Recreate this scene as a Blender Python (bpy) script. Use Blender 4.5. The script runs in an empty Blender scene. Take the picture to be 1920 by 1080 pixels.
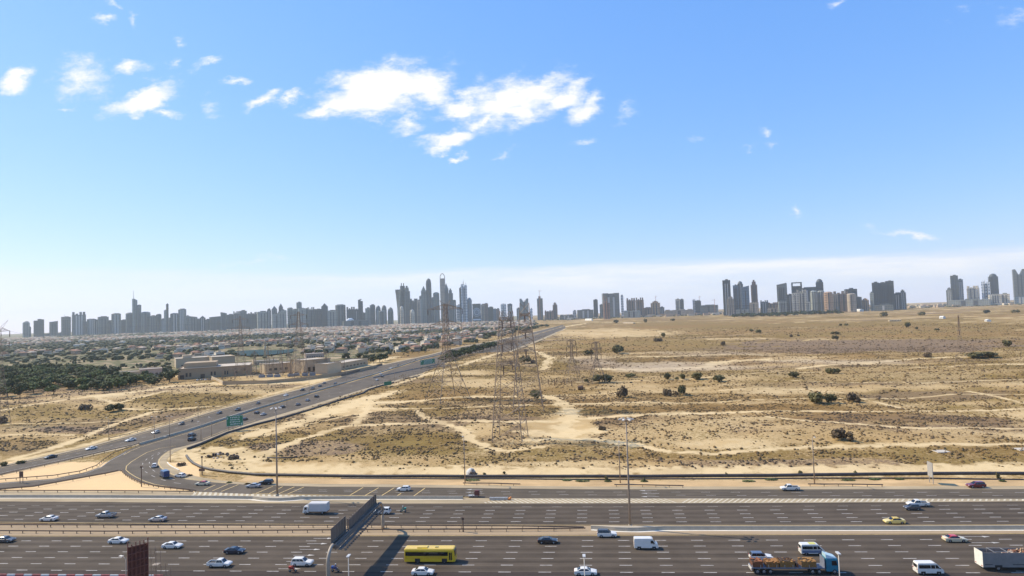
import bpy, math, random
import numpy as np
from mathutils import Vector, Matrix
from mathutils.geometry import tessellate_polygon
R = math.radians
random.seed(7)
SC = bpy.context.scene
COL = SC.collection

# ------------------------------------------------------------ camera
CAM_H = 55.0
FPX = 1165.0                      # focal length in pixels of a 1920 wide frame
PITCH, ROLL, YAW = R(2.36), R(1.95), R(5.0)
CM = (Matrix.Rotation(YAW, 3, 'Z') @ Matrix.Rotation(math.pi/2+PITCH, 3, 'X') @ Matrix.Rotation(-ROLL, 3, 'Z'))
cam_d = bpy.data.cameras.new('camera')
cam = bpy.data.objects.new('camera', cam_d)
COL.objects.link(cam)
cam.matrix_world = Matrix.Translation((0, 0, CAM_H)) @ CM.to_4x4()
cam_d.sensor_width = 36.0
cam_d.lens = 36.0*FPX/1920.0
cam_d.clip_start = 1.0
cam_d.clip_end = 60000
SC.camera = cam

# ------------------------------------------------------------ exposure
SC.view_settings.view_transform = 'Standard'
SC.view_settings.look = 'None'
SC.view_settings.exposure = 0.53
SC.view_settings.gamma = 1.0

# ------------------------------------------------------------ sun
SUN_EL = R(44)
SUN_DIR = Vector((-0.961*math.cos(SUN_EL), 0.277*math.cos(SUN_EL), math.sin(SUN_EL)))
sd = bpy.data.lights.new('sun', 'SUN')
sd.energy = 4.1
sd.angle = R(0.5)
sd.color = (1.0, 0.89, 0.70)
sun = bpy.data.objects.new('sun', sd)
COL.objects.link(sun)
sun.rotation_euler = SUN_DIR.to_track_quat('Z', 'Y').to_euler()
sun.location = (0, 0, 300)

# ------------------------------------------------------------ world: nishita sky + clouds by direction
W = bpy.data.worlds.new("World")
SC.world = W
W.use_nodes = True
nt = W.node_tree
nt.nodes.clear()
def wn(t, **k):
    n = nt.nodes.new(t)
    for a, b in k.items(): setattr(n, a, b)
    return n
def wl(a, b): nt.links.new(a, b)
def wmath(op, a, b=None, c=None, clamp=False):
    n = wn('ShaderNodeMath', operation=op); n.use_clamp = clamp
    for i, v in enumerate((a, b, c)):
        if v is None: continue
        if isinstance(v, (int, float)): n.inputs[i].default_value = v
        else: wl(v, n.inputs[i])
    return n.outputs[0]
sky = wn('ShaderNodeTexSky', sky_type='NISHITA')
sky.sun_disc = False
sky.sun_elevation = SUN_EL
sky.sun_rotation = math.atan2(SUN_DIR.x, SUN_DIR.y)
sky.altitude = 50
sky.air_density = 1.0
sky.dust_density = 0.15
sky.ozone_density = 1.4
tc = wn('ShaderNodeTexCoord')
sep = wn('ShaderNodeSeparateXYZ'); wl(tc.outputs['Generated'], sep.inputs[0])
ysafe = wmath('MAXIMUM', sep.outputs[1], 0.05)
uu = wmath('DIVIDE', sep.outputs[0], ysafe)
vv = wmath('DIVIDE', sep.outputs[2], ysafe)
uv = wn('ShaderNodeCombineXYZ'); wl(uu, uv.inputs[0]); wl(vv, uv.inputs[1])
def wnoise(scale, detail, rough, sx=1, sy=1, vec=None):
    mp = wn('ShaderNodeMapping'); mp.inputs['Scale'].default_value = (sx, sy, 1)
    wl(vec or uv.outputs[0], mp.inputs[0])
    n = wn('ShaderNodeTexNoise'); n.inputs['Scale'].default_value = scale
    n.inputs['Detail'].default_value = detail; n.inputs['Roughness'].default_value = rough
    wl(mp.outputs[0], n.inputs['Vector'])
    return n
warpn = wnoise(11, 7, 0.62, 0.8, 1.4)
wv = wn('ShaderNodeVectorMath', operation='SUBTRACT'); wl(warpn.outputs['Color'], wv.inputs[0]); wv.inputs[1].default_value = (.5, .5, .5)
ws = wn('ShaderNodeVectorMath', operation='SCALE'); wl(wv.outputs[0], ws.inputs[0]); ws.inputs['Scale'].default_value = 0.10
wa = wn('ShaderNodeVectorMath', operation='ADD'); wl(uv.outputs[0], wa.inputs[0]); wl(ws.outputs[0], wa.inputs[1])
wuv = wa.outputs[0]
def sky_uv(px, py):
    d = CM @ Vector(((px-960)/FPX, -(py-540)/FPX, -1))
    return d.x/d.y, d.z/d.y
# clouds: centre, half width, half height (in the sizes they have in the sky), tilt, strength
CL = [(862,196,50,22,-5,1.0),(905,222,60,12,0,.75),(600,205,50,14,-5,.85),(1050,190,50,24,-18,.85),(715,172,120,46,-8,1.25),(650,192,60,30,-20,1.0),(790,165,70,36,18,1.1),(600,214,44,14,0,.8),(690,222,50,14,0,.7),(960,188,105,46,-14,.95),
      (1000,160,60,22,-14,.8),(975,215,75,20,5,.8),(1075,165,50,14,-14,.55),(1098,200,42,20,-25,.8),(838,258,50,18,-8,.95),(765,236,38,14,-20,.6),(862,288,14,7,0,.6),
      (948,284,20,7,0,.45),(1095,270,32,8,-12,.55),(1165,212,25,10,-10,.28),(265,190,78,24,-12,1.05),(300,222,34,12,5,.6),(36,146,30,24,-25,.95),
      (150,150,56,42,0,.62),(165,165,30,20,0,.5),(252,130,36,13,0,.6),(325,125,16,9,0,.5),(392,122,34,10,-15,.6),(445,150,24,9,-12,.55),(490,187,36,14,-8,.75),(538,190,26,9,-5,.6),
      (195,42,24,10,0,.55),(254,35,9,24,-10,.4),(330,77,10,12,0,.35),(125,205,28,6,0,.4),(210,10,14,6,0,.35),(1572,4,18,8,0,.4),(1438,250,17,9,-10,.36),
      (1395,268,16,5,-15,.34),(1310,259,11,5,-20,.25),(1498,407,9,14,20,.38),(1705,434,66,10,17,.5),(1820,18,30,5,0,.15),(1900,35,30,7,-10,.15),(480,492,60,9,3,.35),(400,200,14,14,0,.3)]
acc = None
for (cx, cy, hw, hh, tilt, st) in CL:
    u0, v0 = sky_uv(cx, cy)
    u1, v1 = sky_uv(cx+hw, cy); u2, v2 = sky_uv(cx, cy-hh)
    mp = wn('ShaderNodeMapping', vector_type='TEXTURE')
    mp.inputs['Location'].default_value = (u0, v0, 0)
    mp.inputs['Rotation'].default_value = (0, 0, R(-tilt)+0.02)
    mp.inputs['Scale'].default_value = (math.hypot(u1-u0, v1-v0), math.hypot(u2-u0, v2-v0), 1)
    wl(wuv, mp.inputs[0])
    ln = wn('ShaderNodeVectorMath', operation='LENGTH'); wl(mp.outputs[0], ln.inputs[0])
    m = wmath('MULTIPLY_ADD', ln.outputs['Value'], -st, st*1.3)
    acc = m if acc is None else wmath('MAXIMUM', acc, m)
n1 = wnoise(30, 12, 0.68, 0.7, 1.5)
n2 = wnoise(7, 4, 0.6, 1, 1.8)
nz = wmath('MULTIPLY_ADD', n1.outputs['Fac'], 1.6, -0.82)
nz = wmath('MULTIPLY_ADD', n2.outputs['Fac'], 0.5, wmath('SUBTRACT', nz, .25))
cm = wmath('ADD', wmath('MAXIMUM', acc, -0.4), nz)
cr = wn('ShaderNodeMapRange', interpolation_type='SMOOTHSTEP'); wl(cm, cr.inputs[0])
cr.inputs['From Min'].default_value = 0.0; cr.inputs['From Max'].default_value = 0.9
cloud = cr.outputs[0]
# bank of pale cloud lying along the horizon
bn = wnoise(5, 6, 0.6, 0.6, 6)
vb = wmath('MULTIPLY_ADD', bn.outputs['Fac'], 0.035, wmath('SUBTRACT', vv, 0.0175))
left = wmath('MULTIPLY_ADD', wmath('MAXIMUM', wmath('SUBTRACT', -0.30, uu), 0.0), 0.055, 0.074)          # top of the bank, a little higher to the right
b1 = wn('ShaderNodeMapRange', interpolation_type='SMOOTHSTEP')
wl(wmath('SUBTRACT', left, vb), b1.inputs[0]); b1.inputs['From Min'].default_value = -0.006; b1.inputs['From Max'].default_value = 0.012
b2 = wn('ShaderNodeMapRange', interpolation_type='SMOOTHSTEP')
wl(vb, b2.inputs[0]); b2.inputs['From Min'].default_value = -0.01; b2.inputs['From Max'].default_value = 0.06
b2.inputs['To Min'].default_value = 0.35
bs = wn('ShaderNodeMapRange'); wl(uu, bs.inputs[0]); bs.inputs['From Min'].default_value = -0.75; bs.inputs['From Max'].default_value = 0.1
bs.inputs['To Min'].default_value = 0.5; bs.inputs['To Max'].default_value = 1.0
bn2 = wnoise(4, 6, 0.62, 1.0, 9)
b3 = wn('ShaderNodeMapRange', interpolation_type='SMOOTHSTEP'); wl(bn2.outputs['Fac'], b3.inputs[0]); b3.inputs['From Min'].default_value = 0.32; b3.inputs['From Max'].default_value = 0.62; b3.inputs['To Min'].default_value = 0.6
bank = wmath('MULTIPLY', wmath('MULTIPLY', wmath('MULTIPLY', b1.outputs[0], b3.outputs[0]), b2.outputs[0]), bs.outputs[0])
front = wmath('GREATER_THAN', sep.outputs[1], 0.06)
allc = wmath('MULTIPLY', wmath('MAXIMUM', cloud, bank), front, clamp=True)
SKY_STR = 0.12
ssep = wn('ShaderNodeSeparateColor'); wl(sky.outputs[0], ssep.inputs[0])
scmb = wn('ShaderNodeCombineColor')          # tone of the sky, channel by channel
for i_, (k_, g_) in enumerate(((0.77, 0.92), (1.52, 0.61), (3.95, 0.27))):
    wl(wmath('MULTIPLY', wmath('POWER', ssep.outputs[i_], g_), k_), scmb.inputs[i_])
mx = wn('ShaderNodeMix', data_type='RGBA'); wl(allc, mx.inputs['Factor']); wl(scmb.outputs[0], mx.inputs[6])
thick = wn('ShaderNodeMapRange', interpolation_type='SMOOTHSTEP'); wl(wmath('MAXIMUM', cm, wmath('MULTIPLY', bank, 0.75)), thick.inputs[0]); thick.inputs['From Min'].default_value = 0.1; thick.inputs['From Max'].default_value = 0.95
cc = wn('ShaderNodeMix', data_type='RGBA'); wl(thick.outputs[0], cc.inputs['Factor'])
cc.inputs[6].default_value = (0.60/SKY_STR, 0.645/SKY_STR, 0.73/SKY_STR, 1); cc.inputs[7].default_value = (0.74/SKY_STR, 0.74/SKY_STR, 0.75/SKY_STR, 1)
wl(cc.outputs[2], mx.inputs[7])
bg = wn('ShaderNodeBackground'); bg.inputs['Strength'].default_value = SKY_STR
wl(mx.outputs[2], bg.inputs['Color'])
wo = wn('ShaderNodeOutputWorld'); wl(bg.outputs[0], wo.inputs['Surface'])

# ------------------------------------------------------------ helpers
def srgb(r, g, b):
    f = lambda c: (c/12.92 if c <= 0.04045 else ((c+0.055)/1.055)**2.4)
    return tuple(f(c/255.0) for c in (r, g, b))
def at(px, py, z=0.0):
    """point of the plane at height z seen in the photograph at (px,py)"""
    d = CM @ Vector(((px-960)/FPX, -(py-540)/FPX, -1))
    t = (z-CAM_H)/d.z
    return Vector((d.x*t, d.y*t, z))
def cam_dist(p): 
    f = CM @ Vector((0, 0, -1))
    return (p-Vector((0, 0, CAM_H))).dot(f)
def px_m(p): return cam_dist(p)/FPX           # metres per pixel at p
def px_of(p):
    v = CM.transposed() @ (Vector(p)-Vector((0, 0, CAM_H)))
    return 960+FPX*v.x/-v.z, 540-FPX*v.y/-v.z
def height_for(p, py):
    """height above ground point p whose top is seen at picture row py"""
    lo, hi = 0.0, 900.0
    for _ in range(40):
        m = (lo+hi)/2
        if px_of((p.x, p.y, m))[1] > py: lo = m
        else: hi = m
    return lo
def along(px, dist):
    """ground point at picture column px (on the horizon) and given depth"""
    hy = 588-(px-960)*math.tan(ROLL)
    d = CM @ Vector(((px-960)/FPX, -(hy-540)/FPX, -1))
    return Vector((d.x*dist, d.y*dist, 0))

MATS = {}
def new_mat(name):
    m = bpy.data.materials.new(name); m.use_nodes = True
    n = m.node_tree; b = n.nodes['Principled BSDF']
    MATS[name] = m
    return m, n, b
def nd(n, t, **k):
    x = n.nodes.new(t)
    for a, v in k.items(): setattr(x, a, v)
    return x
def mat(name, col, rough=0.7, metal=0.0, var=0.12, scale=1.5, spec=0.5, coat=0.0, stretch=(1, 1, 1), coord='Object', var2=0.0):
    if name in MATS: return MATS[name]
    m, n, b = new_mat(name)
    b.inputs['Roughness'].default_value = rough
    b.inputs['Metallic'].default_value = metal
    b.inputs['Specular IOR Level'].default_value = spec
    if coat: b.inputs['Coat Weight'].default_value = coat; b.inputs['Coat Roughness'].default_value = 0.08
    if var > 0:
        t = nd(n, 'ShaderNodeTexCoord'); mp = nd(n, 'ShaderNodeMapping'); mp.inputs['Scale'].default_value = stretch
        n.links.new(t.outputs[coord], mp.inputs[0])
        no = nd(n, 'ShaderNodeTexNoise'); no.inputs['Scale'].default_value = scale; no.inputs['Detail'].default_value = 5
        no.inputs['Roughness'].default_value = 0.65
        n.links.new(mp.outputs[0], no.inputs['Vector'])
        mr = nd(n, 'ShaderNodeMapRange'); mr.inputs['From Min'].default_value = 0.3; mr.inputs['From Max'].default_value = 0.7
        mr.inputs['To Min'].default_value = 1-var; mr.inputs['To Max'].default_value = 1+var
        n.links.new(no.outputs['Fac'], mr.inputs[0])
        vm = nd(n, 'ShaderNodeVectorMath', operation='SCALE'); vm.inputs[0].default_value = col[:3]
        n.links.new(mr.outputs[0], vm.inputs['Scale'])
        n.links.new(vm.outputs[0], b.inputs['Base Color'])
    else:
        b.inputs['Base Color'].default_value = (*col[:3], 1)
    return m

class MB:
    def __init__(s): s.v = []; s.f = []; s.m = []
    def add(s, vs, fs, m=0):
        o = len(s.v); s.v.extend([tuple(p) for p in vs])
        for f in fs: s.f.append(tuple(i+o for i in f)); s.m.append(m)
    def box(s, x0, x1, y0, y1, z0, z1, m=0):
        s.add([(x0,y0,z0),(x1,y0,z0),(x1,y1,z0),(x0,y1,z0),(x0,y0,z1),(x1,y0,z1),(x1,y1,z1),(x0,y1,z1)],
              [(0,3,2,1),(4,5,6,7),(0,1,5,4),(1,2,6,5),(2,3,7,6),(3,0,4,7)], m)
    def quad(s, a, b, c, d, m=0): s.add([a, b, c, d], [(0,1,2,3)], m)
    def tube(s, p0, p1, r0, r1=None, n=6, m=0, cap=True):
        r1 = r0 if r1 is None else r1
        p0 = Vector(p0); p1 = Vector(p1); d = (p1-p0)
        if d.length < 1e-6: return
        q = d.to_track_quat('Z', 'Y')
        vs = []
        for p, r in ((p0, r0), (p1, r1)):
            for i in range(n):
                a = 2*math.pi*(i+.5)/n
                vs.append(p+q @ Vector((math.cos(a)*r, math.sin(a)*r, 0)))
        fs = [(i, (i+1) % n, n+(i+1) % n, n+i) for i in range(n)]
        if cap: fs += [tuple(range(n-1, -1, -1)), tuple(range(n, 2*n))]
        s.add(vs, fs, m)
    def path(s, pts, r, n=6, m=0):
        """one tube bent along points"""
        pts = [Vector(p) for p in pts]; rings = []
        for i, p in enumerate(pts):
            d = (pts[min(i+1, len(pts)-1)]-pts[max(i-1, 0)])
            q = d.to_track_quat('Z', 'Y'); rr = r[i] if isinstance(r, (list, tuple)) else r
            rings.append([p+q @ Vector((math.cos(2*math.pi*k/n)*rr, math.sin(2*math.pi*k/n)*rr, 0)) for k in range(n)])
        s.loft(rings, m)
    def loft(s, rings, m=0, cap=True):
        n = len(rings[0]); o = [p for r in rings for p in r]; fs = []
        for j in range(len(rings)-1):
            for i in range(n):
                fs.append((j*n+i, j*n+(i+1) % n, (j+1)*n+(i+1) % n, (j+1)*n+i))
        if cap: fs += [tuple(range(n-1, -1, -1)), tuple((len(rings)-1)*n+i for i in range(n))]
        s.add(o, fs, m)
    def prism(s, pts, z0, z1, m=0, top_scale=1.0, cx=0, cy=0):
        n = len(pts)
        r0 = [(x, y, z0) for x, y in pts]; r1 = [(cx+(x-cx)*top_scale, cy+(y-cy)*top_scale, z1) for x, y in pts]
        s.loft([r0, r1], m)
    def poly(s, pts, z, m=0):
        tri = tessellate_polygon([[Vector((p[0], p[1], 0)) for p in pts]])
        vs = [(p[0], p[1], z) for p in pts]; fs = []
        for a, b, c in tri:
            A, B, C = vs[a], vs[b], vs[c]
            if (B[0]-A[0])*(C[1]-A[1])-(B[1]-A[1])*(C[0]-A[0]) < 0: b, c = c, b
            fs.append((a, b, c))
        s.add(vs, fs, m)
    def mesh(s, name, mats, smooth=False):
        me = bpy.data.meshes.new(name); me.from_pydata(s.v, [], s.f)
        for mm in (mats if isinstance(mats, (list, tuple)) else [mats]): me.materials.append(mm)
        me.polygons.foreach_set('material_index', s.m)
        if smooth: me.polygons.foreach_set('use_smooth', [True]*len(s.f))
        me.update()
        return me
    def build(s, name, mats, parent=None, loc=None, smooth=False):
        o = bpy.data.objects.new(name, s.mesh(name, mats, smooth)); COL.objects.link(o)
        if parent: o.parent = parent
        if loc is not None: o.location = loc
        return o
def tag(o, label=None, cat=None, group=None, kind=None):
    if label: o['label'] = label
    if cat: o['category'] = cat
    if group: o['group'] = group
    if kind: o['kind'] = kind
    return o
def thing(name, label, cat, loc=(0, 0, 0), rz=0.0, group=None):
    o = bpy.data.objects.new(name, None); COL.objects.link(o)
    o.empty_display_size = 0.5
    o.location = loc; o.rotation_euler = (0, 0, rz)
    return tag(o, label, cat, group)
def kids(o): return [c for c in ALLKIDS.get(o.name, [])]
def copy_tree(o, parent=None, loc=None, rz=None, scale=None, label=None, group=None):
    c = o.copy(); COL.objects.link(c)
    if parent: c.parent = parent
    if loc is not None: c.location = loc
    if rz is not None: c.rotation_euler = (0, 0, rz)
    if scale is not None: c.scale = scale
    if label: c['label'] = label
    if group: c['group'] = group
    for ch in list(o.children): copy_tree(ch, c)
    return c
def struct(name, mb, mats, **k):
    return tag(mb.build(name, mats, **k), kind='structure')
def part_mesh(name, me, parent, loc=None, m=None):
    o = bpy.data.objects.new(name, me); COL.objects.link(o); o.parent = parent
    if loc is not None: o.location = loc
    if m is not None:
        o.material_slots[0].link = 'OBJECT'; o.material_slots[0].material = m
    return o
# ------------------------------------------------------------ materials of the setting
def asphalt(name, col, sx, sy, patch=0.12, track=None):
    m, n, b = new_mat(name)
    b.inputs['Roughness'].default_value = 0.9; b.inputs['Specular IOR Level'].default_value = 0.12
    t = nd(n, 'ShaderNodeTexCoord')
    def noise(scale, st, det=4):
        mp = nd(n, 'ShaderNodeMapping'); mp.inputs['Scale'].default_value = st; n.links.new(t.outputs['Object'], mp.inputs[0])
        no = nd(n, 'ShaderNodeTexNoise'); no.inputs['Scale'].default_value = scale; no.inputs['Detail'].default_value = det
        no.inputs['Roughness'].default_value = 0.65
        n.links.new(mp.outputs[0], no.inputs['Vector']); return no.outputs['Fac']
    a = noise(1.0, (sx, sy, 1)); c = noise(0.12, (1, 1, 1)); d = noise(3.0, (1, 1, 1), 3)
    def ma(op, x, y):
        q = nd(n, 'ShaderNodeMath', operation=op)
        for i, v in enumerate((x, y)):
            if isinstance(v, (int, float)): q.inputs[i].default_value = v
            else: n.links.new(v, q.inputs[i])
        return q.outputs[0]
    s = ma('ADD', ma('MULTIPLY', ma('SUBTRACT', a, 0.5), 1.9), ma('MULTIPLY', ma('SUBTRACT', c, 0.5), patch*8))
    s = ma('ADD', s, ma('MULTIPLY', ma('SUBTRACT', d, 0.5), 0.6))
    if track:
        yy = nd(n, 'ShaderNodeSeparateXYZ'); n.links.new(t.outputs['Object'], yy.inputs[0])
        wv = ma('SINE', ma('MULTIPLY', ma('ADD', yy.outputs[1], track[1]), 6.28318/track[0]), 0.0)
        long_ = noise(0.02, (1, 12, 1))
        s = ma('ADD', s, ma('MULTIPLY', ma('MULTIPLY', wv, long_), 0.55))
    s = ma('ADD', ma('MULTIPLY', s, 0.6), 1.0)
    vm = nd(n, 'ShaderNodeVectorMath', operation='SCALE'); vm.inputs[0].default_value = col
    n.links.new(s, vm.inputs['Scale']); n.links.new(vm.outputs[0], b.inputs['Base Color'])
    return m
M_road = asphalt('asphalt_main', (0.088, 0.068, 0.049), 0.012, 1.1, .16, (3.65, 1.89))
M_road2 = asphalt('asphalt_upper', (0.105, 0.084, 0.060), 0.012, 1.1, .14, (1.6, .4))
M_road3 = asphalt('asphalt_diagonal', (0.12, 0.098, 0.074), 0.08, 0.08)
M_roadd = asphalt('asphalt_new', (0.056, 0.042, 0.034), 0.012, 1.1)
M_shoulder = asphalt('shoulder_tan', (0.36, 0.262, 0.16), 0.012, 0.8, 0.05)
M_shoulder2 = asphalt('shoulder_beige', (0.38, 0.295, 0.18), 0.05, 0.3, 0.06)
M_verge = asphalt('verge_sand', (0.50, 0.335, 0.165), 0.06, 0.2, 0.08)
M_conc = mat('barrier_concrete', (0.42, 0.35, 0.25), 0.85, var=0.12, scale=0.6)
M_kerb = mat('kerb_concrete', (0.72, 0.66, 0.54), 0.85, var=0.12, scale=0.5)
M_white = mat('road_paint_white', (0.50, 0.46, 0.40), 0.7, var=0.35, scale=0.7)
M_yellow = mat('road_paint_yellow', (0.62, 0.43, 0.16), 0.7, var=0.25, scale=0.7)
M_cream = mat('road_paint_cream', (0.56, 0.48, 0.33), 0.7, var=0.2, scale=0.5)
M_rail = mat('rusty_rail_steel', (0.15, 0.105, 0.075), 0.6, metal=0.3, var=0.3, scale=3)
M_galv = mat('galvanised_steel', (0.42, 0.40, 0.37), 0.5, metal=0.4, var=0.15, scale=2)
M_pipe = mat('black_pipe', (0.055, 0.045, 0.04), 0.6, var=0.3, scale=0.7)

# ------------------------------------------------------------ road geometry
XS = [x for x in range(-700, 701, 10)]
def cl(x): return max(-260, min(260, x))
def dn(x):                      # bend of the near carriageway
    a = cl(x); return 3e-5*a*a + (x-a)*2*3e-5*a
def df(x):                      # bend of the far carriageway
    a = cl(x); return -0.0173*a + 6.4e-5*a*a + (x-a)*(-0.0173+2*6.4e-5*a)
Ln = lambda k: 152.35-3.65*(k-1)         # near lane lines 1..6
Lf = lambda k: 175.2-3.14*k              # far lane lines 0..3
def strip(mb, ya, yb, z, xs=None, m=0):
    """ribbon between two functions of x (ya nearer, yb farther)"""
    xs = xs or XS
    for a, b in zip(xs[:-1], xs[1:]):
        mb.add([(a, ya(a), z), (b, ya(b), z), (b, yb(b), z), (a, yb(a), z)], [(0, 1, 2, 3)], m)
def curve_px(pts):
    """a function y(x) through points read in the photograph, continued straight outside"""
    w = sorted([(at(*p).x, at(*p).y) for p in pts])
    X = [a for a, _ in w]; Y = [b for _, b in w]
    def f(x):
        if x <= X[0]: return Y[0]+(x-X[0])*((Y[1]-Y[0])/(X[1]-X[0])*0.6)
        if x >= X[-1]: return Y[-1]+(x-X[-1])*((Y[-1]-Y[-2])/(X[-1]-X[-2])*0.6)
        return float(np.interp(x, X, Y))
    return f
def xs_between(a, b, step=6):
    n = max(1, int(abs(b-a)/step)); return [a+(b-a)*i/n for i in range(n+1)]
X_at = lambda px, py: at(px, py).x

# near carriageway
r = MB(); strip(r, lambda x: 134.15+dn(x), lambda x: 156.3+dn(x), 0); struct('main_road', r, M_road)
r = MB(); strip(r, lambda x: 114.0+dn(x), lambda x: 134.15+dn(x), 0); struct('frontage_road', r, M_roadd)
r = MB(); strip(r, lambda x: 156.3+dn(x), lambda x: 163.4+df(x)*0.55, -0.03); struct('median_pavement', r, M_shoulder)
far_top = curve_px([(0,940),(200,941),(400,943.5),(700,944),(960,944),(1100,943.7),(1400,943),(1700,941.5),(1920,940)])
far_bot = lambda x: 162.75+df(x)
r = MB(); strip(r, far_bot, far_top, 0.0); struct('opposite_road', r, M_road)
sep_top = curve_px([(0,920.5),(360,921.5),(480,926.5),(640,930),(900,934),(1100,934.6),(1400,934.6),(1920,935)])
r = MB(); strip(r, far_top, sep_top, -0.02); struct('separator_pavement', r, M_shoulder2)
up_top = curve_px([(413,904),(430,906.5),(480,909.5),(547,911),(600,912.3),(700,912.7),(960,916),(1100,917.3),(1440,917.5),(1920,917)])
xj = X_at(470, 909)
r = MB(); strip(r, sep_top, up_top, -0.004, xs_between(X_at(470, 915), 700)); struct('exit_road', r, M_road2)
# pale hard shoulder and sandy verge beyond the exit road
r = MB(); strip(r, up_top, lambda x: up_top(x)+3.2, -0.03, xs_between(X_at(455, 909), 700)); struct('exit_road_shoulder', r, M_shoulder2)
r = MB(); strip(r, lambda x: up_top(x)+3.2, lambda x: up_top(x)+10, -0.06, xs_between(X_at(440, 905), 700)); struct('road_verge', r, M_verge)
# diagonal road: two carriageways and the junction in one sheet
def band_px(mb, xs, top, bot, z, m=0, mid=2):
    tx = [a for a, _ in top]; ty = [b for _, b in top]; bx = [a for a, _ in bot]; by = [b for _, b in bot]
    prev = None
    for x in xs:
        a = at(x, float(np.interp(x, bx, by))); b = at(x, float(np.interp(x, tx, ty)))
        cur = [(a.x+(b.x-a.x)*i/mid, a.y+(b.y-a.y)*i/mid, z) for i in range(mid+1)]
        if prev:
            for i in range(mid): mb.add([prev[i], cur[i], cur[i+1], prev[i+1]], [(0, 1, 2, 3)], m)
        prev = cur
UC_T = [(-90,896),(0,875),(82,857.5),(160,840),(235,820),(332,792.5),(405,770),(480,751.5),(565,729.5),(630,710),(717,685),(805,666),(856,652.5),(920,641),(997,624),(1056,609)]
UC_B = [(-90,909),(0,889),(125,862),(220,841),(262,832),(350,807.5),(480,765.5),(580,735.5),(705,699),(792,671),(856,657),(930,644),(1003,626),(1058,610.6)]
LC_T = [(262,835),(350,810),(480,769.5),(580,739.5),(705,703),(792,674.5),(860,660),(930,647),(1003,628.5),(1060,611.2)]
LC_B = [(480,790),(567.5,764.5),(640,742),(690,727),(780,702.5),(858,683),(917,670),(950,660),(1008,638),(1064,614)]
r = MB(); band_px(r, list(range(-90, 1056, 12))+[1056], UC_T, UC_B, 0.0); struct('far_diagonal_road', r, M_road3)
J = [(-90,913),(0,905),(100,897.5),(162,885),(190,875),(210,860),(236,845),(262,835.3),(306,822.7),(350,810),(415,790),(480,769.5),
     (480,790),(425,808),(375,828),(345,836.5),(325,841),(310,848),(301,856),(296.5,862),(295,869),(299,876),(306,882),(315,887.7),(330,893.5),(349,898.8),(389,903.5),(430,906.7),(470,909.3),
     (470,926.3),(420,924.5),(366.6,921),(346,918),(316.5,914.8),(294.8,912),(275.8,908),(261,904),(247.4,897.2),(235,889),(229,883),(223,882.6),(200,887.5),(125,901),(62.5,912.3),(0,917.5),(-90,926)]
r = MB(); r.poly([at(*p)[:2] for p in J], 0.0)
band_px(r, list(range(480, 1060, 10))+[1060], LC_T, LC_B, 0.0)
struct('near_diagonal_road', r, M_road3)
# paved shoulder round the bend and along the diagonal road
S = [(480,786),(425,804),(375,824),(345,833),(318,843),(300,856),(292,867),(300,880),(330,896),(389,906),(440,909),(470,909.8),(470,905.8),(416,901),(376,894.5),(349,888),(335,882),(322,875.5),(313.7,867.4),(312,862),(316,857),(326,848),(345,840),(378,831),(430,813.5),(480,797)]
r = MB(); r.poly([at(*p)[:2] for p in S], -0.03)
band_px(r, list(range(480, 1060, 12)), LC_B, [(x, y+3.0+max(0, (700-x)*0.012)) for x, y in LC_B], -0.03, 0, 1)
band_px(r, list(range(-90, 1050, 12)), [(x, y-2.6+max(0, (x-300)*0.0022)) for x, y in UC_T], UC_T, -0.03, 0, 1)
band_px(r, list(range(-60, 1056, 12)), UC_B, [(x, y+(2.4 if x < 700 else 1.2)) for x, y in UC_B], -0.03, 0, 1)
struct('road_shoulder', r, M_shoulder2)

# ------------------------------------------------------------ markings
PER = 8.58
mk = MB()
PH = {1: 2.79, 2: 2.64, 3: 2.33, 4: 2.09, 5: 1.93, 6: 1.76}
PHF = {0: 2.07, 1: 2.01, 2: 1.88, 3: 1.54, -1: 3.6}
def dash(x, y, L=2.7, w=0.17, z=0.008): mk.box(x-L/2, x+L/2, y-w/2, y+w/2, z-0.004, z)
for k in range(1, 7):
    for i in range(-45, 46):
        x = PH[k]+i*PER; dash(x, Ln(k)+dn(x), w=0.2)
for k in range(-1, 4):
    for i in range(-45, 46):
        x = PHF[k]+i*PER; dash(x, Lf(k)+df(x), w=0.2 if k >= 0 else 0.09)
d1 = curve_px([(600,918.5),(960,922),(1100,922.5),(1440,923),(1920,923.3)]); d2 = curve_px([(600,921.5),(960,926.5),(1100,927.8),(1440,929.3),(1920,929)])
for i in range(-11, 46):
    x = 4.6+i*PER; dash(x, d1(x), w=0.12); dash(x+0.9, d2(x), w=0.12)
def arrow(x, y, L=7.0, w=0.16, head=2.0, hw=0.42, s=1, z=0.009):
    mk.box(min(x, x+s*(L-head)), max(x, x+s*(L-head)), y-w/2, y+w/2, z-0.004, z)
    mk.add([(x+s*(L-head), y-hw*s, z), (x+s*L, y, z), (x+s*(L-head), y+hw*s, z)], [(0, 1, 2)])
for px, py in ((588,1009.5),(576,1019.4),(562,1030.2),(550,1041),(537,1052.6),(522,1066.5),(1805,1006.3),(1822,1017.6),(1905,1071)):
    p = at(px, py); arrow(p.x, p.y, 5.2 if px < 1800 else 6.0, head=1.6)
for px, py in ((1232,919.5),(1236,925),(1236,931),(905,917.5),(904,922.8)):
    p = at(px, py); arrow(p.x, p.y, 5.4, s=-1, head=1.8)
tag(mk.build('road_markings', M_white), kind='structure')
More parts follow.
